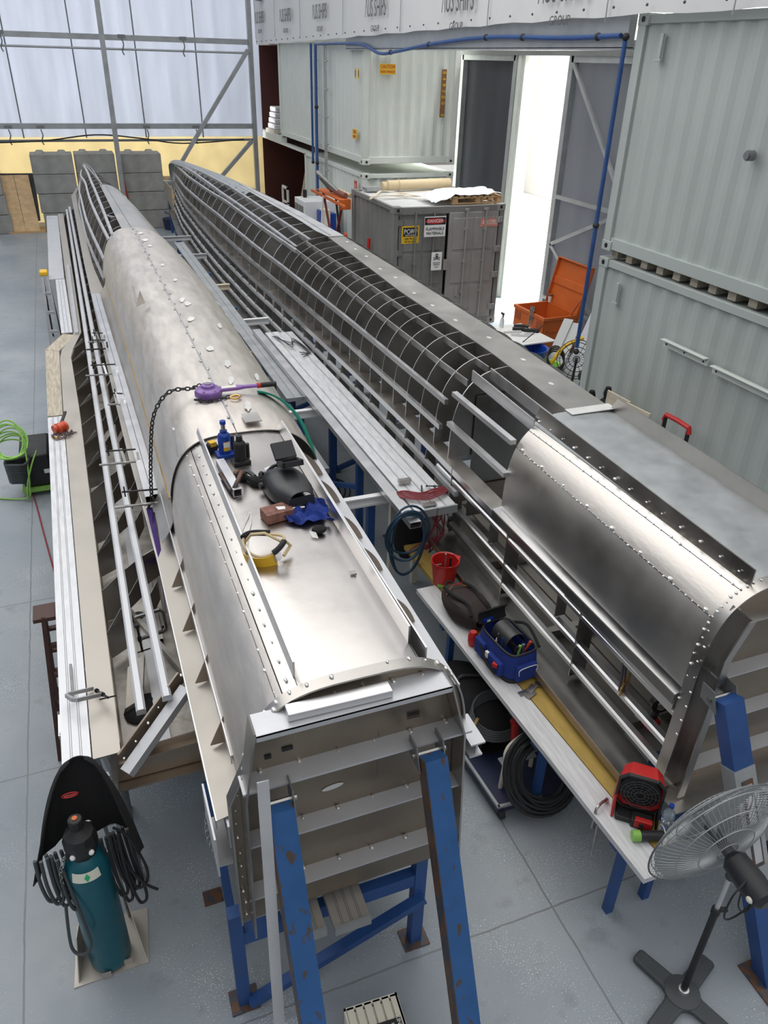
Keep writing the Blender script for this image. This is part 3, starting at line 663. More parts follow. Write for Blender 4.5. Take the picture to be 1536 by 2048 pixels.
# ---------------------------------------------------------------- white cabinet, rack of lengths
t = thing('cabinet', 'white metal cabinet with two glass panes near the far containers', 'cabinet', (5.87, 19.85, 0))
b = MB(); b.b2((5.44, 19.4, .0), (6.33, 20.3, 1.62)); b.build('body', 'white', t, bevel=.01)
b = MB(); b.b2((5.425, 19.5, .9), (5.445, 19.85, 1.5)); b.b2((5.425, 19.92, .9), (5.445, 20.25, 1.5)); b.build('glass_pane', 'galv_dark', t)
b = MB(); b.cyl((5.66, 20.1, 1.62), (5.66, 20.1, 1.80), .05, 12); tag(b.build('coffee_cup', 'black'), 'dark takeaway cup on the white cabinet', 'cup')
t = thing('plasma_cutter', 'cream and blue upright machine in front of the white cabinet', 'machine', (5.95, 19.2, .0))
b = MB(); b.b2((5.80, 19.05, .0), (6.0, 19.36, 1.48)); b.build('body', 'cream', t, bevel=.01)
b = MB(); b.b2((5.74, 19.08, .3), (5.795, 19.36, 1.45)); b.b2((6.01, 19.08, .25), (6.16, 19.36, 1.38)); b.build('side_panel', 'blue_tool', t, bevel=.01)
b = MB(); b.b2((5.86, 19.03, 1.0), (5.97, 19.05, 1.32)); b.build('display', 'label_white', t)
t = thing('tool_shelf', 'orange shelf rail holding pipe offcuts beside the dark container', 'shelf', (5.45, 16.6, 0))
b = MB(); b.b2((5.33, 16.3, 2.10), (5.57, 17.9, 2.13)); b.b2((5.30, 15.9, 2.02), (5.34, 18.3, 2.07)); b.b2((5.32, 16.28, 1.93), (5.58, 16.3, 2.13)); b.build('shelf', 'orange', t)
b = MB(); b.bar((5.38, 17.6, 2.1), (5.55, 16.8, 0), .04, .04); b.build('leg', 'red_dark', t)
b = MB(); b.bar((5.52, 16.6, 2.1), (5.35, 17.4, 0), .04, .04); b.build('leg', 'red_dark', t)
for k, (p, q, r_, m_, lab) in enumerate([((5.28, 17.7, 2.50), (5.47, 16.7, 2.2), .04, 'steel', 'long shiny pipe offcut sticking up from the orange shelf'), ((5.36, 17.7, 2.38), (5.42, 17.1, 2.2), .045, 'hose_grey', 'grey pipe offcut on the orange shelf'), ((5.42, 17.3, 2.24), (5.50, 16.4, 2.19), .055, 'timber_red', 'brown roll on the orange shelf'), ((5.55, 17.3, 2.2), (5.62, 16.42, 2.18), .045, 'cardboard', 'cardboard tube on the orange shelf')]):
    b = MB(); b.tube([p, q], r_, 10); tag(b.build('pipe_offcut', m_), lab, 'pipe')
for k, (p, q, r_, m_, lab) in enumerate([((5.28, 17.3, 2.05), (5.2, 17.5, 0), .022, 'white', 'thin white rod leaning under the orange shelf'), ((5.45, 16.9, 2.05), (5.6, 16.6, .0), .025, 'black', 'black broom handle leaning under the orange shelf'), ((5.6, 16.9, 2.0), (5.25, 17.0, .0), .02, 'red', 'red rod slanting under the orange shelf')]):
    b = MB(); b.tube([p, q], r_, 8); tag(b.build('rod', m_), lab, 'rod')
b = MB(); b.ball((5.58, 16.65, 1.25), .09, 10, (.7, .5, 1.8)); tag(b.build('hi_vis_vest', 'orange_red'), 'orange red cloth hung below the orange shelf', 'cloth')
# ---------------------------------------------------------------- orange site box
t = thing('site_box', 'orange steel site box standing open by the gateway', 'tool chest', (8.05, 12.35, 0))
bx = Matrix.Translation((8.08, 12.25, 0)) @ Matrix.Rotation(math.radians(-88), 4, 'Z')
L_, W_, H_ = 1.0, .75, .72   # length along local y? front along x
def w2(v): return bx @ V(v)
b = MB()
for lo, hi in (((-L_/2, -W_/2, .06), (L_/2, -W_/2+.03, H_)), ((-L_/2, W_/2-.03, .06), (L_/2, W_/2, H_)), ((-L_/2, -W_/2, .06), (-L_/2+.03, W_/2, H_)), ((L_/2-.03, -W_/2, .06), (L_/2, W_/2, H_)), ((-L_/2, -W_/2, .06), (L_/2, W_/2, .09))): b.b2(lo, hi, bx)
for lo, hi in (((-L_/2-.02, -W_/2-.02, H_-.06), (L_/2+.02, -W_/2+.02, H_)), ((-L_/2-.02, W_/2-.02, H_-.06), (L_/2+.02, W_/2+.02, H_)), ((-L_/2-.02, -W_/2, H_-.06), (-L_/2+.02, W_/2, H_)), ((L_/2-.02, -W_/2, H_-.06), (L_/2+.02, W_/2, H_))): b.b2(lo, hi, bx)
for x in (-.4, .4): b.b2((x-.06, -W_/2, 0), (x+.06, W_/2, .06), bx)
b.build('body', 'orange', t, bevel=.006)
Ml = bx @ Matrix.Translation((0, W_/2, H_)) @ Matrix.Rotation(math.radians(-12), 4, 'X')
b = MB(); b.b2((-L_/2-.02, 0, 0), (L_/2+.02, .02, .84), Ml)
for lo, hi in (((-L_/2-.02, -.07, 0), (-L_/2, .02, .84)), ((L_/2, -.07, 0), (L_/2+.02, .02, .84)), ((-L_/2-.02, -.07, .82), (L_/2+.02, .02, .84))): b.b2(lo, hi, Ml)
b.prism([Ml @ V(p) for p in ((-L_/2, -.002, .36), (L_/2, -.002, .36), (L_/2, -.002, .50), (-L_/2, -.002, .50))], (bx.to_3x3() @ V((0, -.02, 0))))
b.build('lid', 'orange', t, bevel=.004)
for s in (-.36, .36):
    b = MB(); b.b2((s-.09, -W_/2-.006, .48), (s+.09, -W_/2-.002, .62), bx); b.build('handle_pocket', 'orange_dark', t)
for sx_ in (-1, 1):
    b = MB(); b.b2((sx_*(L_/2+.002), -.3, .45), (sx_*(L_/2+.012), .3, .48), bx); b.b2((sx_*(L_/2+.002), -.3, .3), (sx_*(L_/2+.012), -.27, .48), bx); b.build('side_rib', 'orange', t)
b = MB(); b.bar(w2((L_/2-.03, .2, H_-.03)), w2((L_/2-.03, W_/2+.03, H_+.28)), .02, .02); b.build('lid_stay', 'orange_dark', t)
b = MB(); b.lathe([(.03, 0), (.04, .12), (.042, .12), (.042, .135), (.03, .14)], 14, Matrix.Translation(w2((-.42, W_/2-.03, H_)))); tag(b.build('coffee_cup', 'label_white'), 'white takeaway cup with dark lid on the orange box rim', 'cup')
b = MB(); b.lathe([(.044, .12), (.044, .15), (.03, .16)], 14, Matrix.Translation(w2((-.42, W_/2-.03, H_)))); o = b.build('lid', 'leather'); o.parent = bpy.data.objects['coffee_cup.001'] if 'coffee_cup.001' in bpy.data.objects else None
if o.parent: o.location = o.location-o.parent.location
for k in range(3):
    p = w2((-.02+.05*k, -W_/2+.02, H_)); b = MB(); b.tube([p+V((-.05, -.1, .06)), p+V((0, -.05, .1)), p+V((.05, 0, .06)), p+V((.05, .0, -.3))], .012, 6); b.tube([p+V((-.05, -.1, .06)), p+V((.0, -.02, -.35))], .012, 6); b.cyl(p+V((-.02, -.06, .03)), p+V((.06, 0, .03)), .014)
    tag(b.build('g_clamp', 'steel'), ['left', 'middle', 'right'][k]+' of three steel clamps hooked over the orange box rim', 'clamp', 'clamps hooked over the orange box')
# low table with tools
t = thing('work_table', 'low makeshift table in front of the orange box', 'table', (7.15, 11.9, 0))
tm = Matrix.Translation((7.2, 11.62, 0)) @ Matrix.Rotation(math.radians(-86), 4, 'Z')
b = MB(); b.b2((-.54, -.36, .5), (.54, .36, .52), tm); b.build('top', 'label_white', t)
for x in (-.3, .3):
    for y in (-.22, .22): b = MB(); b.b2((x-.04, y-.04, 0), (x+.04, y+.04, .5), tm); b.build('leg', 'wood_grey', t)
def on(x, y, z=.52): return tm @ V((x, y, z))
b = MB(); b.lathe([(.035, 0), (.04, .01), (.04, .12), (.014, .2), (.012, .24)], 14, Matrix.Translation(on(-.46, -.12))); tb = tag(b.build('spray_bottle', 'film'), 'clear trigger spray bottle on the low table', 'bottle')
b = MB(); b.box((0, 0, .25), (.03, .09, .03), Matrix.Translation(on(-.46, -.12))); b.box((0, -.04, .22), (.012, .012, .06), Matrix.Translation(on(-.46, -.12))); o = b.build('trigger', 'black'); o.parent = tb; o.location = o.location-tb.location
for k, (x, y, lab) in enumerate([(-.36, .08, 'black angle grinder nearest the spray bottle'), (-.22, -.04, 'black and yellow angle grinder in the middle of the low table'), (-.08, .12, 'black tool beside the clamps on the low table')]):
    p = on(x, y); b = MB(); b.tube([p+V((0, 0, .035)), p+V((.13, -.06, .035)), p+V((.2, -.09, .04))], [.03, .035, .024], 10); b.cyl(p+V((.2, -.09, .0)), p+V((.2, -.09, .05)), .05, 14)
    tag(b.build('angle_grinder', 'black'), lab, 'power tool')
for k, (x, y, a, lab) in enumerate([(-.1, -.12, .3, 'flat aluminium strip on the near side of the low table'), (.12, -.1, 0, 'aluminium angle offcut on the low table'), (.1, .02, .5, 'silver bar on the low table')]):
    p = on(x, y); d = V((math.cos(a-.5), math.sin(a-.5), 0))*.16; b = MB(); b.bar(p-d+V((0, 0, .02)), p+d+V((0, 0, .02)), .04, .035); tag(b.build('metal_offcut', 'alu_bright'), lab, 'offcut')
b = MB(); b.tube([on(.42, -.25), on(.35, .2, .75)], .008, 6); tag(b.build('thin_rod', 'ink'), 'thin dark rod propped on the low table', 'rod')
# clutter by the lower right container
t = thing('storage_tub', 'blue plastic tub on the floor behind the right hull', 'tub', (7.2, 10.85, 0))
b = MB(); b.lathe([(.2, 0), (.28, .45), (.31, .46), (.31, .48), (.27, .47), (.19, .03)], 20, Matrix.Translation((7.05, 11.0, 0))); b.build('tub', 'blue_tool', t)
b = MB(); b.lathe([(.18, 0), (.24, .33), (.26, .34), (.22, .33), (.17, .03)], 18, Matrix.Translation((7.1, 10.55, 0))); tag(b.build('bucket', 'lime'), 'olive green bucket beside the blue tub', 'bucket')
for k, (p, w_, h_, a, m_, lab) in enumerate([((7.5, 10.65, 0), .5, 1.05, -.45, 'alu_white', 'large grey sheet leaning near the right container'), ((7.3, 11.0, 0), .12, .9, -.55, 'vinyl', 'narrow pale panel leaning over the blue tub'), ((7.42, 10.9, 0), .14, .85, -.5, 'vinyl', 'second narrow pale panel leaning beside the grey sheet')]):
    b = MB(); p = V(p); d = V((.45, .1, 0)); b.prism([p, p+V((.1, -w_, 0)), p+V((.1+.45*h_, -w_+.1, h_)), p+V((.45*h_, .1, h_))], (.02, .01, 0)); tag(b.build('sheet_panel', m_), lab, 'panel')
b = MB(); b.sheet([[(7.96+.02*math.sin(j), 10.72-.06*j, 1.07-.12*i) for j in range(8)] for i in range(5)], .004); b.sheet([[(7.93, 10.7-.06*j, 1.08), (8.03, 10.7-.06*j, 1.02)] for j in range(8)], .004); tag(b.build('paper_sheet', 'paper'), 'white cloth or paper draped over the leaning grey sheet', 'paper')
t = thing('floor_fan', 'black wire pedestal fan leaning against the right container', 'fan', (7.05, 9.7, 0))
b = MB()
fc = V((7.0, 9.6, .74)); fn_ = V((-.45, -.75, .25)).normalized(); fu = fn_.cross(V((0, 0, 1))).normalized(); fw = fu.cross(fn_)
for rr in (.05, .12, .19, .26, .3): b.tube([fc+(fu*math.cos(a*PI/12)+fw*math.sin(a*PI/12))*rr for a in range(24)], .006, 5, True)
for a in range(16): b.tube([fc-fn_*.05, fc+(fu*math.cos(a*PI/8)+fw*math.sin(a*PI/8))*.3], .004, 4)
b.build('cage', 'ink', t)
b = MB(); b.tube([fc, (7.05, 9.7, .35), (7.05, 9.7, 0)], .02); b.build('pole', 'ink', t)
t = thing('cleaner', 'round black vacuum head with a white dial by the container', 'vacuum cleaner', (6.94, 9.2, 0))
b = MB(); b.ball((6.92, 9.2, .62), .12, 14, (1, 1, .9)); b.build('head', 'black', t)
b = MB(); b.cyl((6.86, 9.10, .66), (6.855, 9.085, .665), .03, 12); b.build('dial', 'label_white', t)
b = MB(); b.b2((6.84, 9.15, .72), (6.92, 9.21, .76)); b.build('tape', 'lime', t)
b = MB(); b.lathe([(.09, 0), (.11, .05), (.1, .5)], 14, Matrix.Translation((6.94, 9.2, 0))); b.build('tank', 'blue_tool', t)
b = MB(); b.tube(sm([(7.0, 10.3, .4), (7.15, 10.25, .68), (7.3, 10.2, .8), (7.5, 10.2, .85)]), .03, 10); tag(b.build('yellow_hose', 'yellow'), 'short yellow hose arching near the leaning panels', 'hose')
b = MB()
for k in range(4): b.tube([V((7.1, 10.3, .45))+V((math.cos(a)*.16, math.sin(a)*.08, math.sin(a)*.16+k*.03)) for a in [i*PI/8 for i in range(16)]], .012, 6, True)
tag(b.build('cable_coil', 'black'), 'coil of black cable beside the yellow hose', 'cable')
for (x, y, s, lab) in ((6.15, 7.66, 1.65, 'large upright black bag against the right container foot'), (6.15, 7.98, 1.4, 'smaller black bag left of the large upright black bag')):
    t = thing('bag', lab, 'bag', (x, y, 0)); b = MB(); b.lathe([(.10*s, 0), (.12*s, .05), (.12*s, .42*s), (.09*s, .52*s), (.04, .58*s), (.055, .62*s), (.035, .67*s)], 14, Matrix.Translation((x, y, .0))); b.build('body', 'black_fabric', t)
    b = MB(); b.ball((x-.05*s, y-.08*s, .42*s), .04*s, 8, (1.2, .6, .5)); b.build('clip', 'galv', t)
for k, (x, y, a, lab) in enumerate([(6.0, 7.52, .3, 'pale timber panel standing behind the right hull'), (6.08, 7.22, .35, 'second pale timber panel right of the first behind the right hull')]):
    b = MB(); b.prism([(x, y, .02), (x+.15, y-.28, .02), (x+.18, y-.28, 1.06-.05*k), (x+.03, y, 1.13-.06*k)], (.025, .01, 0)); tag(b.build('leaning_timber', 'wood_pale'), lab, 'panel')
t = thing('hand_truck', 'red and black trolley handle beside the lower right container', 'trolley', (6.2, 6.3, 0))
b = MB(); b.tube([(6.2, 6.6, .75), (6.2, 6.6, 1.12)], .025); b.tube([(6.2, 6.2, .4), (6.2, 6.2, 1.12)], .025); b.b2((6.05, 6.15, 0), (6.35, 6.65, .05)); b.tube([(6.2, 6.6, .02), (6.2, 6.6, .8)], .018); b.tube([(6.2, 6.2, .02), (6.2, 6.2, .8)], .018); b.build('frame', 'black', t)
b = MB(); b.tube([(6.2, 6.62, 1.08), (6.2, 6.6, 1.15), (6.2, 6.4, 1.16), (6.2, 6.2, 1.15), (6.2, 6.18, 1.08)], .03); b.build('handle', 'red', t)
# ================================================================ the two upturned hulls
def T(*a): return list(zip(a[::2], a[1::2]))
H1 = dict(
 XL=T(2.4, .33, 5, .355, 8, .365, 11, .36, 12.45, .35, 14.5, .275, 16, .24, 19.5, .26, 22, .38, 25, .565),
 XR=T(2.4, 1.42, 5.1, 1.48, 6.3, 1.56, 8, 1.60, 9.6, 1.63, 11.1, 1.59, 13, 1.48, 15.5, 1.38, 17.6, 1.24, 20, 1.06, 22.5, .90, 25, .595),
 XK=T(2.4, .88, 5, .86, 8, .86, 11, .81, 13, .76, 16, .73, 20, .66, 22, .61, 25, .58),
 ZT=T(2.4, 2.33, 4.9, 2.35, 5.3, 2.39, 8, 2.42, 12, 2.42, 17, 2.40, 20, 2.32, 22.5, 2.16, 25, 1.9),
 N=T(2.4, 3.6, 5, 3.3, 6, 2.7, 8, 2.4, 12, 2.4, 17, 2.2, 25, 2), zb=1.5)
H2 = dict(
 XL=T(2.4, 2.87, 4.7, 2.91, 6, 2.92, 8.5, 2.88, 11.4, 2.79, 13, 2.72, 15.5, 2.67, 18, 2.68, 20.7, 2.74, 23, 2.9, 25, 3.03),
 XR=T(2.4, 4.12, 5, 4.2, 9, 4.3, 13, 4.25, 16, 4.1, 19, 3.85, 22, 3.45, 25, 3.1),
 XK=T(2.4, 3.47, 4.7, 3.5, 6, 3.6, 9, 3.62, 11.4, 3.66, 13, 3.58, 16, 3.44, 19, 3.3, 22, 3.16, 25, 3.06),
 ZT=T(2.4, 2.29, 4.7, 2.31, 6, 2.35, 9, 2.37, 17, 2.36, 20, 2.28, 22.5, 2.17, 24, 2.08, 25, 1.9),
 N=T(2.4, 3.6, 4.8, 3.2, 6.2, 2.9, 12, 2.6, 18, 2.3, 25, 2), zb=1.5)
def sec(H, y, th, off=0, zb=None):
    xl, xr, xk, zt, n = [interp(y, H[k]) for k in ('XL', 'XR', 'XK', 'ZT', 'N')]
    z0 = H['zb'] if zb is None else zb
    c, s = math.cos(th), math.sin(th); w = (xr-xk if c > 0 else xk-xl)+off
    return V((xk+w*math.copysign(abs(c)**(2/n), c), y, z0+(zt-z0+off)*abs(s)**(2/n)))
def th_x(H, y, x):
    """angle on the top of the section where it passes x"""
    lo, hi = 1e-4, PI-1e-4
    for _ in range(40):
        m = (lo+hi)/2
        if sec(H, y, m).x > x: lo = m
        else: hi = m
    return lo
def th_z(H, y, z, left=True):
    lo, hi = (PI/2, PI) if left else (0, PI/2)
    for _ in range(40):
        m = (lo+hi)/2
        up_ = sec(H, y, m).z > z
        if left: lo, hi = (m, hi) if up_ else (lo, m)
        else: lo, hi = (lo, m) if up_ else (m, hi)
    return lo
def ys_(a, b, d):
    n = max(1, round((b-a)/d)); return [lerp(a, b, i/n) for i in range(n+1)]
def shell(H, y0, y1, fa, fb, off=0, n=26, d=.35, t=.006):
    b = MB(); rows = []
    for y in ys_(y0, y1, d):
        a, c = fa(y), fb(y); rows.append([sec(H, y, lerp(a, c, j/n), off) for j in range(n+1)])
    return b.sheet(rows, t)
def tacks(b, pts, r=.009, seed=0, j=.004):
    rr = random.Random(seed)
    for p in pts: b.ball(V(p)+V((rr.uniform(-j, j), rr.uniform(-j*2, j*2), 0)), r*.72*rr.uniform(.6, 1.4), 6, (1, 1.4, .7))
    return b
def frame_ring(H, y, wd, t=.008, zb=None, left=True, right=True, cut=.0):
    """transverse frame: a band following the section"""
    b = MB(); n = 30; z0 = zb if zb is not None else H['zb']
    xl, xr, xk, zt = [interp(y, H[k]) for k in ('XL', 'XR', 'XK', 'ZT')]
    w2_ = min(wd, (xr-xl)*.3, (zt-z0)*.45)
    a0 = PI-.001 if left else PI/2; a1 = .001 if right else PI/2
    out, inn = [], []
    for i in range(n+1):
        th = lerp(a0, a1, i/n); out.append(sec(H, y, th)); p = sec(H, y, th, -w2_); inn.append(p)
    rows = [out, inn]
    b.sheet(rows, t); return b
def long_bar(H, y0, y1, th_or_z, w, h, off=0, left=True, z=None, x=None, d=.5):
    pts = []
    for y in ys_(y0, y1, d):
        if z is not None:
            zz = interp(y, z) if isinstance(z, list) else z
            p = sec(H, y, th_z(H, y, min(zz, interp(y, H['ZT'])-.01), left), off)
        elif x is not None:
            xx = interp(y, x) if isinstance(x, list) else x
            p = sec(H, y, th_x(H, y, xx), off)
        else: p = sec(H, y, th_or_z, off)
        pts.append(p)
    return MB().sweep(pts, [(-w/2, -h/2), (w/2, -h/2), (w/2, h/2), (-w/2, h/2)])
# ---------------------------------------------------------------- hull 1
h1 = thing('boat_hull', 'left upturned aluminium boat hull, mostly plated, with tools lying on its stern', 'boat hull', (.9, 13, .8), group='pair of upturned catamaran hulls')
RL, RR = .60, 1.165
fL = lambda y: PI-.25*0-.12; top = lambda x: (lambda y: th_x(H1, y, x))
shell(H1, 2.42, 5.12, lambda y: PI-.02, top(RL-.07)).build('rolled_plate', 'alu_roll', h1)
shell(H1, 2.42, 5.12, top(RL-.066), top(RL-.002), n=4, off=-.003).build('seam_strip', 'alu_plate', h1)
shell(H1, 2.42, 5.12, top(RL+.002), top(RR), n=8).build('deck_panel', 'alu_deck', h1)
tb = lambda y: interp(y, H1['ZT'])
b = MB(); b.prism([(RL-.004, 2.5, tb(2.5)-.03), (RL-.004, 2.5, tb(2.5)+.07), (RL-.004, 5.0, tb(5)+.08), (RL-.004, 5.12, tb(5)-.02)], (.009, 0, 0)); b.build('upright_rail', 'alu_bright', h1)
b = MB(); b.prism([(RR, 2.55, tb(2.5)-.03), (RR, 2.55, tb(2.5)+.08), (RR, 4.9, tb(5)+.10), (RR, 5.05, tb(5)-.02)], (.009, 0, 0)); b.build('upright_rail', 'alu_bright', h1)
b = MB(); b.prism([(RR+.045, 2.45, tb(2.5)-.1), (RR+.045, 2.45, tb(2.5)+.02), (RR+.045, 5.02, tb(5)+.02), (RR+.045, 5.02, tb(5)-.1)], (.008, 0, 0)); b.build('side_rail', 'alu_bright', h1)
b = MB(); tacks(b, [sec(H1, y, th_x(H1, y, RL-.035-.07*(i % 2 == 0)*0-.0)) +V((0, 0, .006)) for i, y in enumerate(ys_(2.5, 4.95, .135))], .010, 1)
tacks(b, [sec(H1, y, th_x(H1, y, RL-.10))+V((0, 0, .004)) for y in ys_(2.48, 4.95, .15)], .010, 2); b.build('weld_tack', 'weld', h1)
b = MB(); b.tube([sec(H1, y, th_x(H1, y, RL-.10))+V((0, 0, .003)) for y in ys_(2.45, 5, .2)], .0022, 4); b.build('weld_seam', 'ink', h1)
b = MB(); b.prism([(.43, 4.93, 2.27), (.43, 5.03, 2.27), (.43, 5.03, 2.45), (.43, 4.99, 2.45)], (.012, 0, 0)); b.build('lug', 'alu_bright', h1)
# open right shoulder: gussets and channel
for y in (2.95, 3.45, 3.82, 4.3, 4.72):
    b = MB(); P = [V((RR+.055, y, 2.08))]+[sec(H1, y, lerp(th_x(H1, y, RR+.055), .55, i/8)) for i in range(9)]+[V((1.405, y, 1.98))]
    b.prism(P, (0, .008, 0)); b.build('gusset', 'alu_brown', h1)
b = MB(); b.sweep([(1.335, 2.44, 2.07), (1.355, 3.6, 2.08), (1.385, 4.98, 2.07)], [(-.055, -.004), (.06, -.004), (.06, -.05), (.068, -.05), (.068, .006), (-.055, .006)]); b.build('shoulder_channel', 'alu_white', h1)
shell(H1, 2.42, 5.1, lambda y: .42, lambda y: .002, n=8).build('side_plate', 'alu_plate', h1)
# large plates amidships
shell(H1, 4.98, 12.45, lambda y: PI-.30, top(.858), .016, 30).build('shell_plate', 'alu_roll', h1)
shell(H1, 4.98, 12.45, lambda y: th_x(H1, y, .864), lambda y: .05, .016, 30).build('shell_plate', 'alu_roll', h1)
b = MB(); b.tube([sec(H1, 4.97, lerp(PI-.35, .1, i/40), .016) for i in range(41)], .003, 5); b.build('plate_edge', 'ink', h1)
b = MB(); b.tube([sec(H1, y, th_x(H1, y, .861), .020) for y in ys_(5.1, 12.4, .3)], .008, 6); b.build('weld_seam', 'alu_bright', h1)
b = MB(); tacks(b, [sec(H1, y, th_x(H1, y, .861-.012+.024*(i % 2)), .024) for i, y in enumerate(ys_(5.2, 12.3, .2))], .016, 3); b.build('weld_tack', 'steel', h1)
b = MB(); r = random.Random(11)
for y, x in ((12.0, .92), (11.5, .93), (11.1, .95), (9.95, .97), (9.2, 1.02), (8.3, .97), (8.15, 1.0), (7.6, .95), (7.5, 1.2), (6.7, .98), (6.3, 1.05), (5.9, 1.0), (5.35, 1.02), (8.9, 1.42), (8.6, 1.46), (8.3, 1.5), (6.1, 1.25)):
    c = sec(H1, y, th_x(H1, y, x), .0235); nn = (sec(H1, y, th_x(H1, y, x), .04)-c).normalized(); a0 = r.uniform(0, 3)
    w = V((.25, 1, 0)); w = (w-nn*w.dot(nn)).normalized(); u = nn.cross(w); q1, q2 = r.uniform(.02, .04), r.uniform(.07, .12)
    b.prism([c+(u*math.cos(a*PI/8)*q1*r.uniform(.65, 1.2)+w*math.sin(a*PI/8)*q2*r.uniform(.75, 1.15)) for a in range(16)], nn*.0015)
b.build('putty_patch', 'putty', h1)
b = MB(); rows = []
for y in ys_(5.0, 12.3, .3):
    p = sec(H1, y, PI-.30, .016); k = max(0, 1-abs(y-9.5)/3.2)
    rows.append([p+(V((p.x-.10-.03*k, y, 1.56))-p)*t_+V((.045*math.sin(t_*PI)*(1-.4*k), 0, -.02*math.sin(t_*PI))) for t_ in (0, .15, .3, .5, .7, .85, 1)])
b.sheet(rows, .006); b.build('flared_side_plate', 'alu_plate', h1)
b = MB(); b.tube([sec(H1, y, PI-.30, .02) for y in ys_(5.0, 12.4, .3)], .009, 6); b.build('chine_edge', 'brass', h1)
t = MB(); t.prism([(.50, 8.3, 2.40), (.60, 8.36, 2.42), (.56, 8.32, 2.56)], (0, .012, 0)); t.cyl((.52, 8.34, 2.41), (.52, 8.72, 2.50), .008); t.build('lifting_lug', 'alu_frame', h1)
b = MB(); b.box((1.0, 5.12, 2.415), (.12, .16, .006)); b.build('doubler_plate', 'alu_plate', h1)
# forward part
shell(H1, 12.4, 17.3, lambda y: th_x(H1, y, interp(y, T(12.4, .70, 17.3, .67))), lambda y: lerp(.05, .5, max(0, (y-15)/2.3)), .008, 26).build('shell_plate', 'alu_plate', h1)
b = MB(); b.tube([sec(H1, y, th_x(H1, y, interp(y, T(12.4, .84, 17.3, .76))), .014) for y in ys_(12.5, 17, .4)], .005, 5); b.build('weld_seam', 'alu_dark', h1)
b = MB(); b.tube([sec(H1, y, lerp(.08, .5, max(0, (y-15)/2.3)), .014) for y in ys_(12.5, 17.2, .4)], .012, 5); b.build('chine_edge', 'brass', h1)
for i, y in enumerate(ys_(12.75, 24.3, .62)):
    frame_ring(H1, y, .26, .024).build('frame', 'alu_frame', h1, edge=('alu_bright', 60))
for z in (2.27, 2.0, 1.72): long_bar(H1, 12.4, 24.6, 0, .035, .05, .012, z=T(12.4, z, 19, z-.03, 25, 1.5+(z-1.72)*.5), d=.9).build('stringer', 'alu_bright', h1)
for x in (.55, ): long_bar(H1, 12.4, 23.5, 0, .04, .05, .01, x=T(12.4, .56, 18, .55, 25, .575)).build('stringer', 'alu_bright', h1)
long_bar(H1, 17.0, 24.9, 0, .014, .06, .02, x=T(17, .70, 20, .67, 25, .585)).build('keel_bar', 'alu_bright', h1)
for z in (2.15, 1.9): long_bar(H1, 17.2, 24.6, 0, .035, .05, .01, left=False, z=T(17, z, 25, 1.6)).build('stringer', 'alu_bright', h1)
b = MB(); b.sweep([(.70, 17.2, 2.42), (.62, 20, 2.34), (.585, 23, 2.14), (.575, 24.8, 1.94), (.575, 25.1, 1.75), (.575, 25.15, 1.3)], [(-.03, -.006), (.03, -.006), (.03, .006), (-.03, .006)], up=(1, 0, 0.01)); b.build('stem_bar', 'alu_bright', h1)
b = MB(); b.bar((.55, 14.0, 2.35), (.66, 13.5, 2.40), .05, .05); b.build('bracket', 'alu_frame', h1)
# lower side, ledge, angle and wing structure
b = MB(); XL = lambda y: interp(y, H1['XL'])
def strip(xa, xb, za, zb_, y0, y1, d=.6, t=.006):
    f = lambda v, y: interp(y, v) if isinstance(v, list) else v
    return MB().sheet([[(f(xa, y), y, f(za, y)), (f(xb, y), y, f(zb_, y))] for y in ys_(y0, y1, d)], t)
LX = T(2.5, .195, 5, .20, 7, .155, 9, .14, 15, .12, 22.5, .15, 24.5, .4)
LR = T(2.5, .35, 12.4, .33, 14.3, .25, 20, .23, 22.5, .26, 24.5, .45)
strip(LX, LR, 1.46, 1.50, 2.55, 24.3).build('ledge_plate', 'alu_beige', h1)
strip(LX, LX, 1.465, 1.40, 2.55, 24.3).build('ledge_flange', 'alu_bright', h1)
strip(.322, .40, T(2.5, 1.66, 5, 1.64), T(2.5, 1.64, 5, 1.62), 2.75, 5.6).build('side_angle', 'alu_bright', h1)
strip(.322, .322, 1.66, 1.60, 2.75, 5.6).build('side_angle', 'alu_bright', h1)
for y in (3.0, 3.5, 4.0, 4.5): b = MB(); b.prism([(.25, y, 1.5), (.40, y, 1.5), (.40, y, 1.86), (.34, y, 1.70)], (0, .008, 0)); b.build('gusset', 'alu_brown', h1)
b = MB(); b.b2((.165, 2.45, 1.18), (.175, 2.8, 1.46)); b.b2((.165, 2.5, 1.18), (.25, 2.8, 1.19)); b.b2((.24, 2.5, 1.3), (.34, 2.58, 1.46)); b.build('end_bracket', 'alu_white', h1)
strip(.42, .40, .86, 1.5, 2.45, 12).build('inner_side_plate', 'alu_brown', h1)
strip(lambda y: 0, 0, 0, 0, 0, 1) if False else None
strip(H1['XR'], H1['XR'], .84, 1.52, 2.42, 24).build('side_plate', 'alu_plate', h1)
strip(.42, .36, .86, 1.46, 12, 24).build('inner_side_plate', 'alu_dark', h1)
strip(-.30, .42, .95, .95, 3.42, 20, .8).build('wing_floor_plate', 'alu_floor', h1)
strip(.40, H1['XR'], .86, .86, 2.45, 24, .8).build('floor_plate', 'alu_floor', h1)
SL = T(3.36, -.365, 8.5, -.40, 10.6, -.40, 11.4, -.20, 14.7, -.22, 21.2, -.24)
SR = T(3.36, -.215, 8.5, -.235, 10.5, -.27, 11.4, -.10, 14.7, -.10, 21.2, -.12)
strip(SL, SR, 1.245, 1.25, 3.36, 21.2, .35).build('wing_edge_plate', 'alu_beige', h1)
strip(SR, SR, .96, 1.24, 3.45, 21.2, .5).build('wing_side_plate', 'alu_brown', h1)
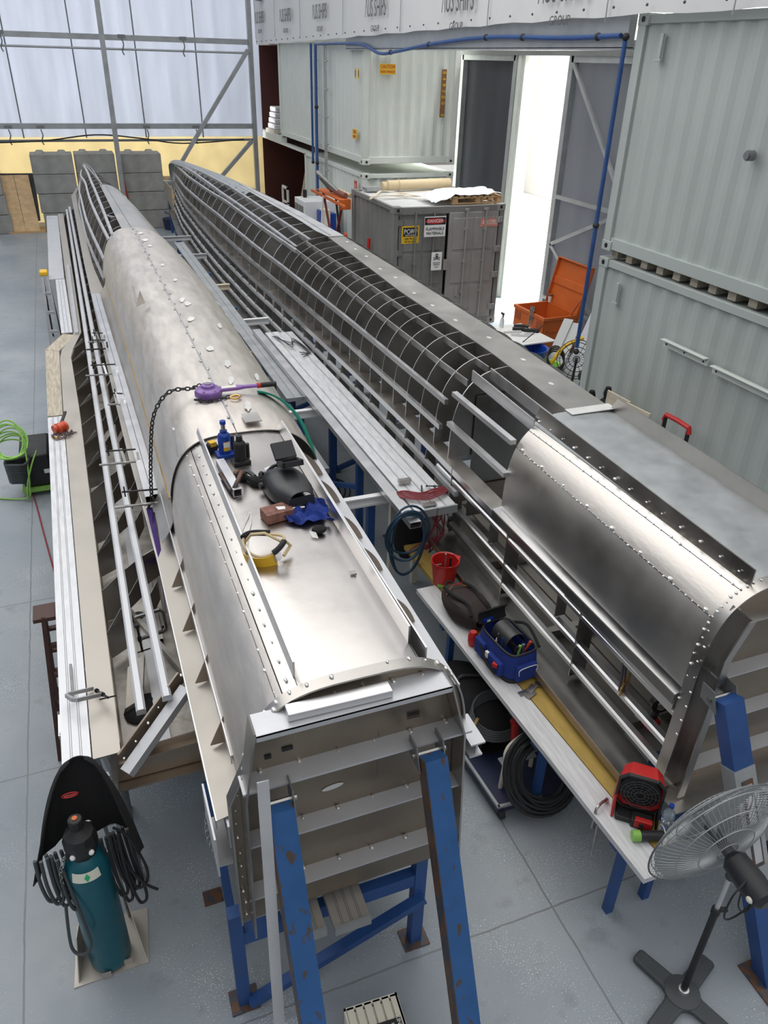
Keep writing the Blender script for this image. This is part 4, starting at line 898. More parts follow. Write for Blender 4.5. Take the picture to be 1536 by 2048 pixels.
for xs, z in ((T(3.5, -.072, 8, -.05, 12, -.035, 21, -.02), 1.36), (T(3.55, .082, 8, .055, 12, .05, 21, .05), 1.42)):
    P = [(interp(y, xs), y, z) for y in ys_(3.52, 21, .8)]
    MB().sweep(P, [(-.028, -.02), (.028, -.02), (.028, .012), (.016, .022), (-.016, .022), (-.028, .012)]).build('stringer', 'alu_white', h1)
for i, y in enumerate(ys_(3.95, 20.6, .52)):
    if i == 0: continue
    sr = interp(y, SR); b = MB()
    if i % 3 == 2 or y > 11.5:
        b.prism([(sr, y, .96), (sr, y, 1.24), (-.06, y+.05, 1.34), (.07, y+.10, 1.40), (interp(y, LX)+.02, y+.14, 1.45), (interp(y, LX)+.02, y+.14, 1.2), (.0, y+.08, 1.1), (-.1, y+.03, .96)], (0, .008, 0)); b.build('wing_frame', 'alu_frame', h1)
    else:
        b.prism([(sr, y, 1.02), (sr, y, 1.24), (-.1, y+.13, 1.34), (-.065, y+.13, 1.30), (-.07, y+.13, 1.0)], (0, .008, 0)); b.build('wing_gusset', 'alu_frame', h1)
        b = MB(); b.prism([(-.05, y+.2, 1.26), (-.05, y+.2, 1.36), (.05, y+.33, 1.43), (.065, y+.33, 1.27)], (0, .008, 0)); b.build('wing_gusset', 'alu_frame', h1)
        b = MB(); b.prism([(.1, y+.1, 1.24), (.1, y+.1, 1.42), (.17, y+.2, 1.47), (.17, y+.2, 1.3)], (0, .008, 0)); b.build('wing_gusset', 'alu_frame', h1)
b = MB(); b.bar((-.215, 3.36, 1.205), (.185, 3.66, 1.44), .012, .10, (0, 0, 1)); b.build('end_flange', 'alu_brown', h1)
b = MB(); b.bar((-.20, 3.27, 1.17), (.20, 3.58, 1.405), .07, .055, (0, 0, 1)); b.build('end_channel', 'alu_white', h1)
b = MB(); tacks(b, [V((-.2, 3.33, 1.235)).lerp(V((.18, 3.63, 1.47)), k/5) for k in range(6)], .011, 4); b.build('weld_tack', 'weld', h1)
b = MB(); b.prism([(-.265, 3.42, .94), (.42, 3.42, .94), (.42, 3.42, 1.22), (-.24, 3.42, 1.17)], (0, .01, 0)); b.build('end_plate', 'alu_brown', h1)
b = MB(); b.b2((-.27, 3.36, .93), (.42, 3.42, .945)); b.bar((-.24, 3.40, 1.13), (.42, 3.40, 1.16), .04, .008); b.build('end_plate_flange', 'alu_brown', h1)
for (y0, y1) in ((3.6, 5.0), (5.4, 7.2)):
    b = MB(); b.b2((.0, y0, .955), (.07, y1, .985)); b.build('floor_stiffener', 'alu_white', h1)
b = MB(); b.bar((-.05, 5.0, 1.0), (.3, 4.0, 1.0), .03, .05); b.build('floor_web', 'alu_floor', h1)
# transom
tm_ = MB(); n = 40
prof = lambda off, y: [V((interp(2.4, H1['XL'])-.02*0+.0, y, .86))]+[sec(H1, 2.4, lerp(PI-.001, .001, i/n), off)*1.0 for i in range(n+1)]+[V((1.42, y, .86))]
def prof1(off, y):
    L = []
    for i in range(n+1):
        p = sec(H1, 2.4, lerp(PI-.001, .001, i/n), off); p.y = y; L.append(p)
    L = [V((.245-off*0, y, .84)), V((.25-off*.3, y, 1.75))]+[p for p in L if not (p.x < .36 and p.z < 1.95)]+[V((1.425+off, y, .84))]
    return L
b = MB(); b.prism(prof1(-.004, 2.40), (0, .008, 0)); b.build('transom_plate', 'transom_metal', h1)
b = MB(); rows = [prof1(.004, 2.375), prof1(.004, 2.44)]; b.sheet(rows, .009); b.build('transom_rim', 'alu_frame', h1)
b = MB(); tacks(b, [V((.272, 2.395, .9+k*.1)) for k in range(9)]+[V((.285+.018*k, 2.395, 1.80+k*.075)) for k in range(6)], .011, 5)
tacks(b, [p+V((0, -.005, .008)) for p in prof1(.004, 2.43)[4:-6:2]], .012, 6); b.build('weld_tack', 'weld', h1)
for z, m, dp in ((2.25, 'alu_bright', .13), (1.90, 'alu_bright', .11), (1.51, 'alu_bright', .09), (1.12, 'alu_bright', .09)):
    x0 = .375 if z > 2.1 else .30; x1 = 1.27 if z > 2.1 else 1.41
    b = MB(); b.b2((x0, 2.40-dp, z-.006), (x1, 2.40, z+.006))
    if z > 2.1: b.b2((x0, 2.40-dp, z-.03), (x1, 2.408-dp, z+.003))
    b.build('transom_stiffener', 'alu_white', h1)
    b = MB(); tacks(b, [V((lerp(x0+.1, x1-.1, k/5), 2.39, z+.01)) for k in range(6)], .013, int(z*9)); b.build('weld_tack', 'weld', h1)
b = MB(); b.prism([(.365, 2.275, 2.265), (.305, 2.275, 1.85), (.29, 2.275, .86), (.30, 2.275, .86), (.315, 2.275, 1.85), (.375, 2.275, 2.26)], (0, .12, 0)); b.build('transom_web', 'alu_frame', h1)
b = MB(); b.prism([(1.265, 2.275, 2.265), (1.36, 2.275, 1.9), (1.41, 2.275, .86), (1.42, 2.275, .86), (1.37, 2.275, 1.9), (1.275, 2.275, 2.26)], (0, .12, 0)); b.build('transom_web', 'alu_frame', h1)
b = MB(); b.b2((1.42, 2.3, 1.78), (1.50, 2.5, 1.79)); b.b2((1.42, 2.3, 1.70), (1.49, 2.5, 1.71)); b.b2((1.455, 2.31, 1.71), (1.465, 2.5, 1.78)); b.build('side_lug', 'alu_white', h1)
b = MB(); b.box((.53, 2.395, 2.0), (.05, .004, .022)); b.build('scorch_mark', 'ink', h1)
b = MB(); b.box((.44, 2.395, 1.98), (.03, .004, .022)); b.build('scorch_mark', 'ink', h1)
b = MB()
for x, z in ((.74, 1.66), (1.16, 1.80)): b.prism([V((x+.055*math.cos(a*PI/6), 2.398, z+.016*math.sin(a*PI/6)+.1*.055*math.cos(a*PI/6))) for a in range(12)], (0, -.002, 0))
b.build('putty_patch', 'putty', h1)
for i in range(4): text('3-21S', .022, (1.12+i*.016, 2.394, 2.0), (0, 0, 1), (-1, 0, 0), 'ink', h1, .8)
b = MB(); b.box((.97, 2.40, 1.8), (.002, .004, .3)); b.build('scribe_line', 'ink_grey', h1)
b = MB(); b.bar((.52, 2.335, 2.278), (.99, 2.325, 2.278), .07, .04); tag(b.build('box_section', 'alu_bright', None, bevel=.004), 'short aluminium box section lying on the left hull transom', 'box section')
# ---------------------------------------------------------------- hull 2
h2 = thing('boat_hull', 'right upturned aluminium boat hull with open ribs and long stringers', 'boat hull', (3.5, 13, .8), group='pair of upturned catamaran hulls')
QL, QR = 3.125, 3.80
topq = lambda x: (lambda y: th_x(H2, y, x))
zt2 = lambda y: interp(y, H2['ZT'])
shell(H2, 2.42, 4.68, lambda y: th_z(H2, y, 2.085), topq(QL-.05), n=20).build('rolled_plate', 'alu_roll', h2)
shell(H2, 2.42, 4.68, lambda y: PI-.02, lambda y: th_z(H2, y, 2.08), n=10).build('side_plate', 'alu_plate', h2)
shell(H2, 2.42, 4.68, topq(QL-.046), topq(QL), n=4).build('seam_strip', 'alu_plate', h2)
shell(H2, 2.42, 4.72, topq(QL+.004), topq(QR), n=8).build('deck_panel', 'galv', h2)
shell(H2, 2.42, 4.68, topq(QR+.004), lambda y: .002, n=20).build('side_plate', 'alu_plate', h2)
b = MB(); b.prism([(QL-.004, 2.42, 2.25), (QL-.004, 2.42, 2.37), (QL-.004, 4.64, 2.42), (QL-.004, 4.7, 2.29)], (.009, 0, 0)); b.build('upright_rail', 'alu_frame', h2)
b = MB(); b.prism([(QR, 2.42, 2.25), (QR, 2.42, 2.38), (QR, 4.6, 2.42), (QR, 4.68, 2.29)], (.009, 0, 0)); b.build('upright_rail', 'alu_frame', h2)
b = MB(); tacks(b, [sec(H2, y, th_x(H2, y, QL-.048))+V((0, 0, .006)) for y in ys_(2.5, 4.62, .085)], .010, 7)
tacks(b, [V((QL-.012, y, 2.31)) for y in ys_(2.5, 4.62, .165)], .013, 8); b.build('weld_tack', 'weld', h2)
b = MB(); tacks(b, [sec(H2, y, th_z(H2, y, 2.082), .003) for y in ys_(2.46, 4.65, .05)], .008, 9)
tacks(b, [sec(H2, y, th_z(H2, y, 2.095), .006) for y in ys_(2.5, 4.6, .32)], .016, 10); b.build('weld_tack', 'weld', h2)
b = MB(); tacks(b, [V((interp(y, H2['XL'])-.006, y, 1.53)) for y in ys_(2.46, 4.65, .06)], .008, 11); b.build('weld_tack', 'weld', h2)
b = MB(); b.b2((3.42, 4.63, 2.318), (3.83, 4.74, 2.324)); b.build('putty_patch', 'putty', h2)
# keel box
KL = T(4.68, 3.435, 6.3, 3.455, 8.3, 3.43, 11.45, 3.56, 11.46, 3.50, 12.8, 3.50, 17, 3.34, 20, 3.22)
KR = T(4.68, 3.80, 6.3, 3.80, 8, 3.80, 11.4, 3.80, 13.6, 3.73, 16, 3.55, 19, 3.36, 20.5, 3.26)
KZ = lambda y: zt2(y)+.008
b = MB(); b.sheet([[(interp(y, KL), y, KZ(y)), (interp(y, KR), y, KZ(y))] for y in ys_(4.69, 11.45, .45)], .006); b.build('keel_plate', 'alu_plate', h2)
b = MB(); b.sheet([[(interp(y, KL), y, KZ(y)), (interp(y, KL)+.01, y, KZ(y)-.20)] for y in ys_(4.69, 11.45, .45)], .006); b.build('keel_side', 'alu_frame', h2)
b = MB(); b.sheet([[(interp(y, KR), y, KZ(y)), (interp(y, KR)+.10, y, KZ(y)-.12)] for y in ys_(4.69, 11.45, .45)], .006); b.build('keel_side', 'alu_frame', h2)
b = MB(); b.sheet([[(interp(y, KL), y, KZ(y)+.01), (interp(y, KR), y, KZ(y)+.01)] for y in ys_(11.4, 17.6, .45)], .006); b.build('keel_plate', 'alu_white', h2)
b = MB()
for y in ys_(11.5, 17, .1): b.box((lerp(interp(y, KL), interp(y, KR), .35), y, KZ(y)+.015), (.03, .03, .004))
b.build('tack_hole', 'alu_dark', h2)
for y in ys_(5.2, 11, .6):
    b = MB(); c = V((lerp(interp(y, KL), interp(y, KR), .3+.4*random.random()), y+random.random()*.2, KZ(y)+.004)); b.prism([c+V((.02*math.cos(a*PI/5), .035*math.sin(a*PI/5), 0)) for a in range(10)], (0, 0, .002)); b.build('putty_patch', 'putty', h2)
# rounded stem
def stem_pts(): return [(3.45, 16.0, 2.38), (3.36, 18, 2.37), (3.24, 20.5, 2.28), (3.14, 22.6, 2.19), (3.08, 24.2, 2.09), (3.06, 24.9, 1.95), (3.06, 25.15, 1.7), (3.08, 25.1, 1.4), (3.1, 24.9, 1.1)]
b = MB(); P = sm(stem_pts(), 5); wds = [lerp(.20, .10, min(1, i/30)) for i in range(len(P))]
rows = []
for p, w_ in zip(P, wds): rows.append([p+V((math.sin(a)*w_, 0, 0))+(V((0, 0, -(1-math.cos(a))*w_*.9)) if p.z > 1.95 else V((0, -(1-math.cos(a))*w_*.9, 0))) for a in [lerp(-1.3, 1.3, k/8) for k in range(9)]])
b.sheet(rows, .008); b.build('stem_plate', 'galv', h2)
# ribs
for y in ys_(12.0, 24.0, .60): frame_ring(H2, y, .24, .022).build('frame', 'alu_frame', h2, edge=('alu_bright', 60))
for i, y in enumerate(ys_(6.05, 11.5, .34)): frame_ring(H2, y, .34 if i % 2 else .28, .010).build('frame', 'alu_frame', h2, edge=('alu_bright', 60))
frame_ring(H2, 5.72, .26, .012).build('frame', 'alu_frame', h2, edge=('alu_bright', 60))
b = MB(); b.sheet([[sec(H2, y, lerp(PI-.01, .01, i/30), -.26) for i in range(31)] for y in (5.70, 5.78)], .006); b.build('frame_flange', 'alu_frame', h2)
# longitudinal stringers of the bottom
for x0, x1 in ((3.10, 3.06), (3.30, 3.24)):
    b = MB(); P = [sec(H2, y, th_x(H2, y, interp(y, T(5.8, x0, 11.5, x1))), 0)+V((0, 0, -.01)) for y in ys_(5.8, 11.5, .5)]
    b.sweep(P, [(-.006, -.05), (.006, -.05), (.006, .012), (-.006, .012)]); b.build('stringer', 'alu_bright', h2)
for x0, x1 in ((3.08, 3.0), (3.29, 3.22)):
    b = MB(); P = [sec(H2, y, th_x(H2, y, interp(y, T(11.5, x0, 17, x1-.02, 24, 3.03)) if y < 23 else 3.05), 0) for y in ys_(11.5, 22.5, .6)]
    b.sweep(P, [(-.02, -.06), (.028, -.06), (.028, .012), (-.02, .012)]); b.build('stringer', 'alu_bright', h2)
for z0, za in ((2.22, 2.02), (1.98, 1.80), (1.74, 1.58)):
    if z0 > 2.2: ya = 11.3
    else: ya = 5.9
    long_bar(H2, ya, 24.3, 0, .038, .05, .012, z=T(5.9, z0-.0, 16, z0-.02, 24.5, za-.05)).build('stringer', 'alu_bright', h2)
for (xa, za) in ((2.935, 2.14), (2.905, 1.86)):
    b = MB(); b.sweep([(xa, 4.66, za), (xa, 5.72, za)], [(-.025, -.02), (.025, -.02), (.025, .02), (-.025, .02)]); b.build('stringer', 'alu_bright', h2)
for x in (3.10, 3.28): b = MB(); b.sweep([(x, 4.66, 2.30), (x, 5.72, 2.33)], [(-.006, -.09), (.03, -.09), (.03, -.08), (.006, -.08), (.006, .01), (-.006, .01)]); b.build('stringer', 'alu_bright', h2)
# ledge and lower side
E2 = H2['XL']; e2 = lambda y, o=0: [(a, v+o) for a, v in E2]
strip(e2(0, -.045), e2(0, .09), 1.50, 1.52, 4.7, 24.4).build('ledge_plate', 'alu_frame', h2)
strip(e2(0, -.045), e2(0, -.045), 1.50, 1.44, 4.7, 24.4).build('ledge_flange', 'alu_bright', h2)
strip(2.84, 2.93, 1.535, 1.55, 2.45, 4.7).build('ledge_plate', 'alu_bright', h2)
strip(2.84, 2.84, 1.46, 1.53, 2.45, 4.7).build('ledge_flange', 'alu_dark', h2)
b = MB(); b.sweep([(2.89, 2.45, 1.45), (2.90, 3.62, 1.46)], [(-.045, -.04), (-.037, -.04), (-.037, .03), (.05, .03), (.05, .04), (-.045, .04)]); b.build('side_angle', 'alu_bright', h2)
for (z, x, y1) in ((1.375, 2.90, 5.85), (1.12, 2.90, 5.4), (.93, 2.895, 5.5)):
    b = MB(); b.sweep([(x, 2.44, z), (x, y1, z)], [(-.03, -.02), (.03, -.02), (.03, .01), (.018, .022), (-.018, .022), (-.03, .01)]); b.build('stringer', 'alu_bright', h2)
for z, o in ((1.30, -.045), (1.10, -.09), (.92, -.12)):
    MB().sweep([(interp(y, E2)+o, y, z) for y in ys_(5.4, 24, .8)], [(-.02, -.025), (.02, -.025), (.02, .025), (-.02, .025)]).build('stringer', 'alu_white', h2)
for y in (3.42, 4.47, 5.52): b = MB(); b.prism([(2.865, y, .83), (3.0, y, .83), (3.0, y, 1.50), (2.865, y, 1.50)], (0, .008, 0)); b.build('side_frame', 'alu_frame', h2)
for y in (3.42, 4.47): b = MB(); b.prism([(2.88, y+.3, 1.15), (2.97, y+.3, 1.15), (2.97, y+.3, 1.35), (2.88, y+.3, 1.35)], (0, .008, 0)); b.build('side_frame', 'alu_frame', h2)
for y in ys_(6.1, 23.6, .5):
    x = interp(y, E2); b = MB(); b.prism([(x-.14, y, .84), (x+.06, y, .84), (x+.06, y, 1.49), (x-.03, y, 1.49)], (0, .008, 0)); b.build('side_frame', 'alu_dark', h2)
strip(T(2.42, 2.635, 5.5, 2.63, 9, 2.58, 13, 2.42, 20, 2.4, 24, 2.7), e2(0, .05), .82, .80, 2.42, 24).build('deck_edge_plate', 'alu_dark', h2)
strip(T(2.42, 2.635, 5.5, 2.63, 9, 2.58, 13, 2.42, 20, 2.4, 24, 2.7), T(2.42, 2.635, 5.5, 2.63, 9, 2.58, 13, 2.42, 20, 2.4, 24, 2.7), .82, .88, 2.42, 24).build('deck_edge_flange', 'alu_brown', h2)
for y in ys_(2.9, 23.5, 1.05): b = MB(); b.b2((2.9, y, .72), (interp(y, H2['XR']), y+.06, .80)); b.build('deck_beam', 'alu_frame', h2)
for x in (3.12, 3.5): b = MB(); b.b2((x, 2.5, .80), (x+.12, 23.5, .82)); b.build('deck_strip', 'alu_frame', h2)
strip(H2['XR'], H2['XR'], .80, 1.52, 2.42, 4.7).build('side_plate', 'alu_plate', h2)
for z in (1.9, 1.6, 1.2, .9): MB().sweep([(interp(y, H2['XR'])-.02, y, z) for y in ys_(4.7, 22, 1)], [(-.02, -.03), (.02, -.03), (.02, .03), (-.02, .03)]).build('stringer', 'alu_frame', h2)
# stern bulkheads seen inside
b = MB(); b.b2((2.96, 5.66, 1.05), (4.1, 5.68, 1.2)); b.build('bulkhead_stiffener', 'alu_brown', h2)
b = MB(); b.b2((3.15, 5.69, .85), (4.1, 5.70, 2.1)); b.build('bulkhead', 'alu_dark', h2)
# transom
def prof2(off, y):
    L = []
    for i in range(n+1):
        p = sec(H2, 2.4, lerp(PI-.001, .001, i/n), off); p.y = y; L.append(p)
    return [V((2.845-off, y, .78))]+L+[V((4.12+off, y, .78))]
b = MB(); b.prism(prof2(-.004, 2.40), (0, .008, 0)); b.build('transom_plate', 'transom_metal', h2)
b = MB(); b.sheet([prof2(.004, 2.36), prof2(.004, 2.44)], .009); b.build('transom_rim', 'alu_frame', h2)
b = MB(); tacks(b, [p+V((-.004, 0, .004)) for p in prof2(.006, 2.43)[1:26]], .010, 13)
tacks(b, [V((2.86, 2.375, .85+k*.11)) for k in range(12)], .010, 14); b.build('weld_tack', 'weld', h2)
b = MB(); P0 = [V((2.86, 2.385, .80)), V((2.885, 2.385, 1.95)), V((2.99, 2.385, 2.20))]; P1 = [V((2.97, 2.385, .80)), V((2.99, 2.385, 1.9)), V((3.08, 2.385, 2.14))]
b.sheet([[p+V((0, -.006, 0)) for p in P0], P1], .006); b.build('transom_flange', 'alu_frame', h2)
b = MB(); b.sheet([P1, [p+V((0, -.10, 0)) for p in P1]], .008); b.sheet([[p+V((0, -.10, 0)) for p in P1], [p+V((-.05, -.10, 0)) for p in P1]], .008); b.build('transom_web', 'alu_frame', h2)
b = MB(); b.b2((3.05, 2.28, 2.14), (4.05, 2.40, 2.15)); b.build('transom_stiffener', 'alu_plate', h2)
for z in (1.72, 1.36, .98): b = MB(); b.b2((2.98, 2.31, z), (4.1, 2.40, z+.01)); b.build('transom_stiffener', 'alu_white', h2)
b = MB(); b.b2((2.85, 2.2, .775), (4.1, 2.4, .785)); b.build('transom_foot', 'alu_plate', h2)
# ================================================================ stands, struts, planks
def stand(label, x0, x1, y, h, group, diag=True, z_r=.72, m='blue_paint'):
    t = thing('steel_stand', label, 'stand', ((x0+x1)/2, y, 0), group=group)
    for x in (x0, x1):
        b = MB(); b.b2((x-.035, y-.035, 0), (x+.035, y+.035, h)); b.build('leg', m, t)
        b = MB(); b.b2((x-.08, y-.07, 0), (x+.08, y+.07, .012)); b.build('foot_plate', 'rust', t)
    b = MB(); b.b2((x0, y-.03, z_r-.1), (x1, y+.03, z_r)); b.build('rail', m, t)
    if diag: b = MB(); b.bar((x0+.03, y-.05, .05), (x1+.02, y-.05, .48), .05, .06, (0, 1, 0)); b.build('brace', m, t)
    return t
stand('blue steel stand under the stern of the left hull', .215, 1.27, 2.46, .85, 'blue stands under the hulls', z_r=.68)
stand('blue steel stand under the stern of the right hull', 3.05, 4.1, 2.62, .77, 'blue stands under the hulls', z_r=.68)
for y, a, bb, k in ((4.71, 3.05, 4.08, 'second'), (6.8, 2.83, 4.0, 'third'), (8.56, 2.71, 4.0, 'fourth'), (10.6, 2.65, 4.0, 'fifth'), (13.7, 2.46, 3.9, 'sixth'), (16.5, 2.55, 3.7, 'seventh'), (19.4, 2.6, 3.5, 'eighth'), (21.8, 2.6, 3.3, 'ninth')):
    stand(k+' blue steel stand from the stern under the right hull', a, bb, y, .715, 'blue stands under the hulls', z_r=.6)
for y, k in ((4.8, 'second'), (7.8, 'third'), (11, 'fourth'), (14, 'fifth'), (17.5, 'sixth')):
    stand(k+' blue steel stand from the stern under the left hull', .5, 1.3, y, .85, 'blue stands under the hulls', z_r=.6)
t = thing('bow_post', 'blue post with pale cap plate at the bow of the right hull', 'post', (2.85, 24.98, 0))
b = MB(); b.b2((2.82, 24.9, 0), (2.9, 24.98, 1.4)); b.build('post', 'blue_paint', t)
b = MB(); b.b2((2.74, 24.8, 1.4), (3.0, 25.05, 1.46)); b.build('cap', 'galv', t)
b = MB(); b.bar((2.6, 24.0, .75), (2.84, 24.9, .55), .05, .05); b.build('brace', 'blue_paint', t)
b = MB(); b.lathe([(.2, 0), (.24, .3), (.25, .32), (.22, .3)], 14, Matrix.Translation((2.9, 25.5, 0))); tag(b.build('bucket', 'navy'), 'dark blue bucket on the floor by the right bow', 'bucket')
b = MB(); b.prism([(2.75, 23.6, .85), (2.8, 25.0, 1.0), (2.8, 25.0, 1.45), (2.75, 23.4, 1.48)], (.02, 0, 0)); b.build('bow_side_plate', 'alu_beige', h2)
def strut(label, top, foot, m, w=.11):
    t = thing('raking_strut', label, 'strut', foot, group='raking struts bolted to the transoms')
    b = MB(); b.bar(foot, top, w, .10, (0, -1, 0)); s = b.build('post', m, t)
    d = (V(top)-V(foot)).normalized()
    b = MB(); c = V(top)+V((0, .0, .02))
    for s_ in (-1, 1): b = MB(); b.prism([c+V((s_*(w/2+.008), -.02, -.10)), c+V((s_*(w/2+.008), .11, -.08)), c+V((s_*(w/2+.008), .12, .02)), c+V((s_*(w/2+.008), .03, .02))], (s_*.007, 0, 0)); b.build('bracket', 'galv_dark', t)
    b = MB(); b.cyl(c+V((-w/2-.03, .04, -.04)), c+V((w/2+.03, .04, -.04)), .014, 8); b.build('bolt', 'steel', t)
    b = MB(); b.box((foot[0], foot[1], .006), (.25, .25, .012)); b.build('foot_plate', 'rust', t)
    q = d.cross(V((1, 0, 0))).normalized()
    return t, d
t, d = strut('left rusty blue strut bracing the left hull transom', (.44, 2.20, 1.88), (.45, 1.45, 0), 'blue_worn')
b = MB(); b.bar(V((.44-.057, 2.20, 1.88)), V((.45-.057, 1.45, 0)), .004, .098, (0, -1, 0)); b.build('rusty_face', 'rust', t)
t, d = strut('right rusty blue strut bracing the left hull transom', (1.17, 2.22, 1.90), (1.19, 1.40, 0), 'blue_worn')
b = MB(); b.bar(V((1.17-.057, 2.22, 1.90)), V((1.19-.057, 1.40, 0)), .004, .098, (0, -1, 0)); b.build('rusty_face', 'rust', t)
t, d = strut('blue strut with a rusty grey patch plate bracing the right hull', (2.95, 2.20, 1.70), (3.17, 1.5, 0), 'blue_paint', .13)
A, B = V((2.95, 2.20, 1.70)), V((3.17, 1.5, 0)); nn = (B-A).normalized().cross(V((1, 0, 0))).normalized()
if nn.y > 0: nn = -nn
b = MB(); b.bar(A.lerp(B, .22), A.lerp(B, .62), .142, .108, (0, -1, 0)); b.build('sleeve', 'galv', t)
b = MB(); b.bar(A.lerp(B, .26)+nn*.055, A.lerp(B, .56)+nn*.055, .075, .006, (0, -1, 0)); b.build('rust_patch', 'rust', t)
b = MB(); b.bar(A.lerp(B, .275)+nn*.058, A.lerp(B, .545)+nn*.058, .05, .006, (0, -1, 0)); b.build('patch_plate', 'alu_white', t)
b = MB(); b.bar((3.35, 1.9, .6), (4.3, 2.1, .75), .07, .07); b.bar((3.3, 1.5, 0), (3.35, 1.9, .6), .06, .06); tag(b.build('brace_bar', 'blue_paint'), 'blue horizontal bar behind the pedestal fan', 'bar')
b = MB(); b.bar((.37, 2.17, 2.1), (.27, 1.7, .0), .05, .008, (0, -1, 0)); tag(b.build('flat_bar', 'alu_white'), 'long flat aluminium bar leaning in front of the left transom', 'bar')
# scaffold planks
def plank(label, pts, w, z, m='alu_plank', group=None, n=3, cat='plank', h=.05):
    a, c = V((*pts[0], z)), V((*pts[1], z)); t = thing('scaffold_plank', label, cat, a, group=group)
    d = (c-a).normalized(); s = d.cross(V((0, 0, 1)))
    b = MB(); b.bar(a-V((0, 0, h/2)), c-V((0, 0, h/2)), w, h); b.build('deck', m, t)
    b = MB()
    for i in range(n):
        for e in (-.005, .005):
            o = s*(w*((i+1)/(n+1)-.5)+e); b.bar(a+o+V((0, 0, .0008)), c+o+V((0, 0, .0008)), .003, .002)
    b.build('groove', 'galv_dark', t)
    b = MB(); b.bar(a-s*w/2-V((0, 0, h/2-.005))-d*.012, a+s*w/2-V((0, 0, h/2-.005))-d*.012, .02, h+.016); b.build('end_cap', 'galv', t)
    return t
plank('long aluminium scaffold plank along the far left of the left hull', ((-.45, 3.36), (-.485, 8.42)), .155, 1.25, n=2)
t = thing('timber_plank', 'cranked worn timber plank beyond the aluminium plank at left', 'plank', (-.49, 9, 1.2))
b = MB(); b.prism([(-.565, 8.45, 1.19), (-.41, 8.45, 1.19), (-.405, 10.65, 1.19), (-.575, 10.75, 1.19)], (0, 0, .06)); b.build('plank', 'wood_grey', t)
b = MB(); b.prism([(-.575, 10.76, 1.19), (-.405, 10.66, 1.19), (-.19, 11.3, 1.19), (-.34, 11.42, 1.19)], (0, 0, .06)); b.build('plank', 'wood_grey', t)
plank('narrow aluminium plank between the timber plank and grey sheet', ((-.29, 11.5), (-.32, 14.7)), .15, 1.225, n=2)
b = MB(); b.b2((-.50, 14.78, 1.2), (-.25, 21.2, 1.215)); tag(b.build('alu_sheet', 'alu_white'), 'long grey aluminium sheet at the far left toward the blocks', 'sheet')
b = MB(); b.bar((-.16, 15.5, 1.27), (-.16, 11.3, 1.27), .05, .04); tag(b.build('square_tube', 'alu_bright'), 'slim square tube lying along the far wing edge', 'tube')
b = MB(); b.tube([(-.25, 3.46, .93), (-.27, 3.46, 0)], .03, 12); b.box((-.27, 3.46, .006), (.12, .12, .012)); tag(b.build('prop_pipe', 'galv_dark'), 'grey pipe prop holding up the wing end plate', 'prop')
def trestle(label, y, x, h, m, rungs=4, top=None):
    t = thing('trestle', label, 'trestle', (x, y, 0), group='trestles carrying the left planks')
    for s in (-1, 1):
        b = MB(); b.bar((x-.13, y+s*.28, 0), (x-.03, y+s*.06, h), .045, .03, (1, 0, 0)); b.build('leg', m, t)
        b = MB(); b.bar((x+.22, y+s*.28, 0), (x+.10, y+s*.06, h), .045, .03, (1, 0, 0)); b.build('leg', m, t)
        for k in range(rungs):
            b = MB(); f = (k+1)/(rungs+1); yy = y+s*lerp(.28, .06, f); b.b2((lerp(x-.13, x-.03, f), yy-.02, h*f-.012), (lerp(x+.22, x+.10, f), yy+.02, h*f+.012)); b.build('rung', m, t)
    b = MB(); b.b2((x-(.05 if not top else .1), y-.09, h-.03), (x+.14, y+.09, h)); b.build('top', top or m, t)
    return t
trestle('aluminium trestle under the near end of the left scaffold plank', 3.75, -.50, 1.195, 'alu_bright')
trestle('maroon wooden-topped trestle beside the left scaffold plank', 4.95, -.60, 1.19, 'wood_dark', top='wood_dark')
trestle('aluminium trestle under the far part of the left planks', 8.2, -.52, 1.185, 'alu_bright')
t = thing('step_ladder', 'aluminium step ladder with a yellow top left of the planks', 'ladder', (-.62, 14.6, 0))
b = MB(); b.bar((-.68, 14.6, 0), (-.60, 14.9, 1.28), .04, .03, (0, 1, 0)); b.build('rail', 'alu_bright', t)
b = MB(); b.bar((-.50, 14.6, 0), (-.52, 14.9, 1.28), .04, .03, (0, 1, 0)); b.build('rail', 'alu_bright', t)
b = MB(); b.bar((-.64, 15.5, 0), (-.6, 14.98, 1.28), .03, .03, (0, 1, 0)); b.bar((-.50, 15.5, 0), (-.52, 14.98, 1.28), .03, .03, (0, 1, 0)); b.build('rear_leg', 'black', t)
for k in range(1, 4): b = MB(); f = k/4; b.b2((lerp(-.68, -.6, f), 14.58+.3*f, 1.28*f-.02), (lerp(-.50, -.52, f), 14.68+.3*f, 1.28*f+.02)); b.build('step', 'alu_bright', t)
b = MB(); b.b2((-.64, 14.84, 1.26), (-.505, 15.04, 1.34)); b.build('top', 'yellow', t, bevel=.02)
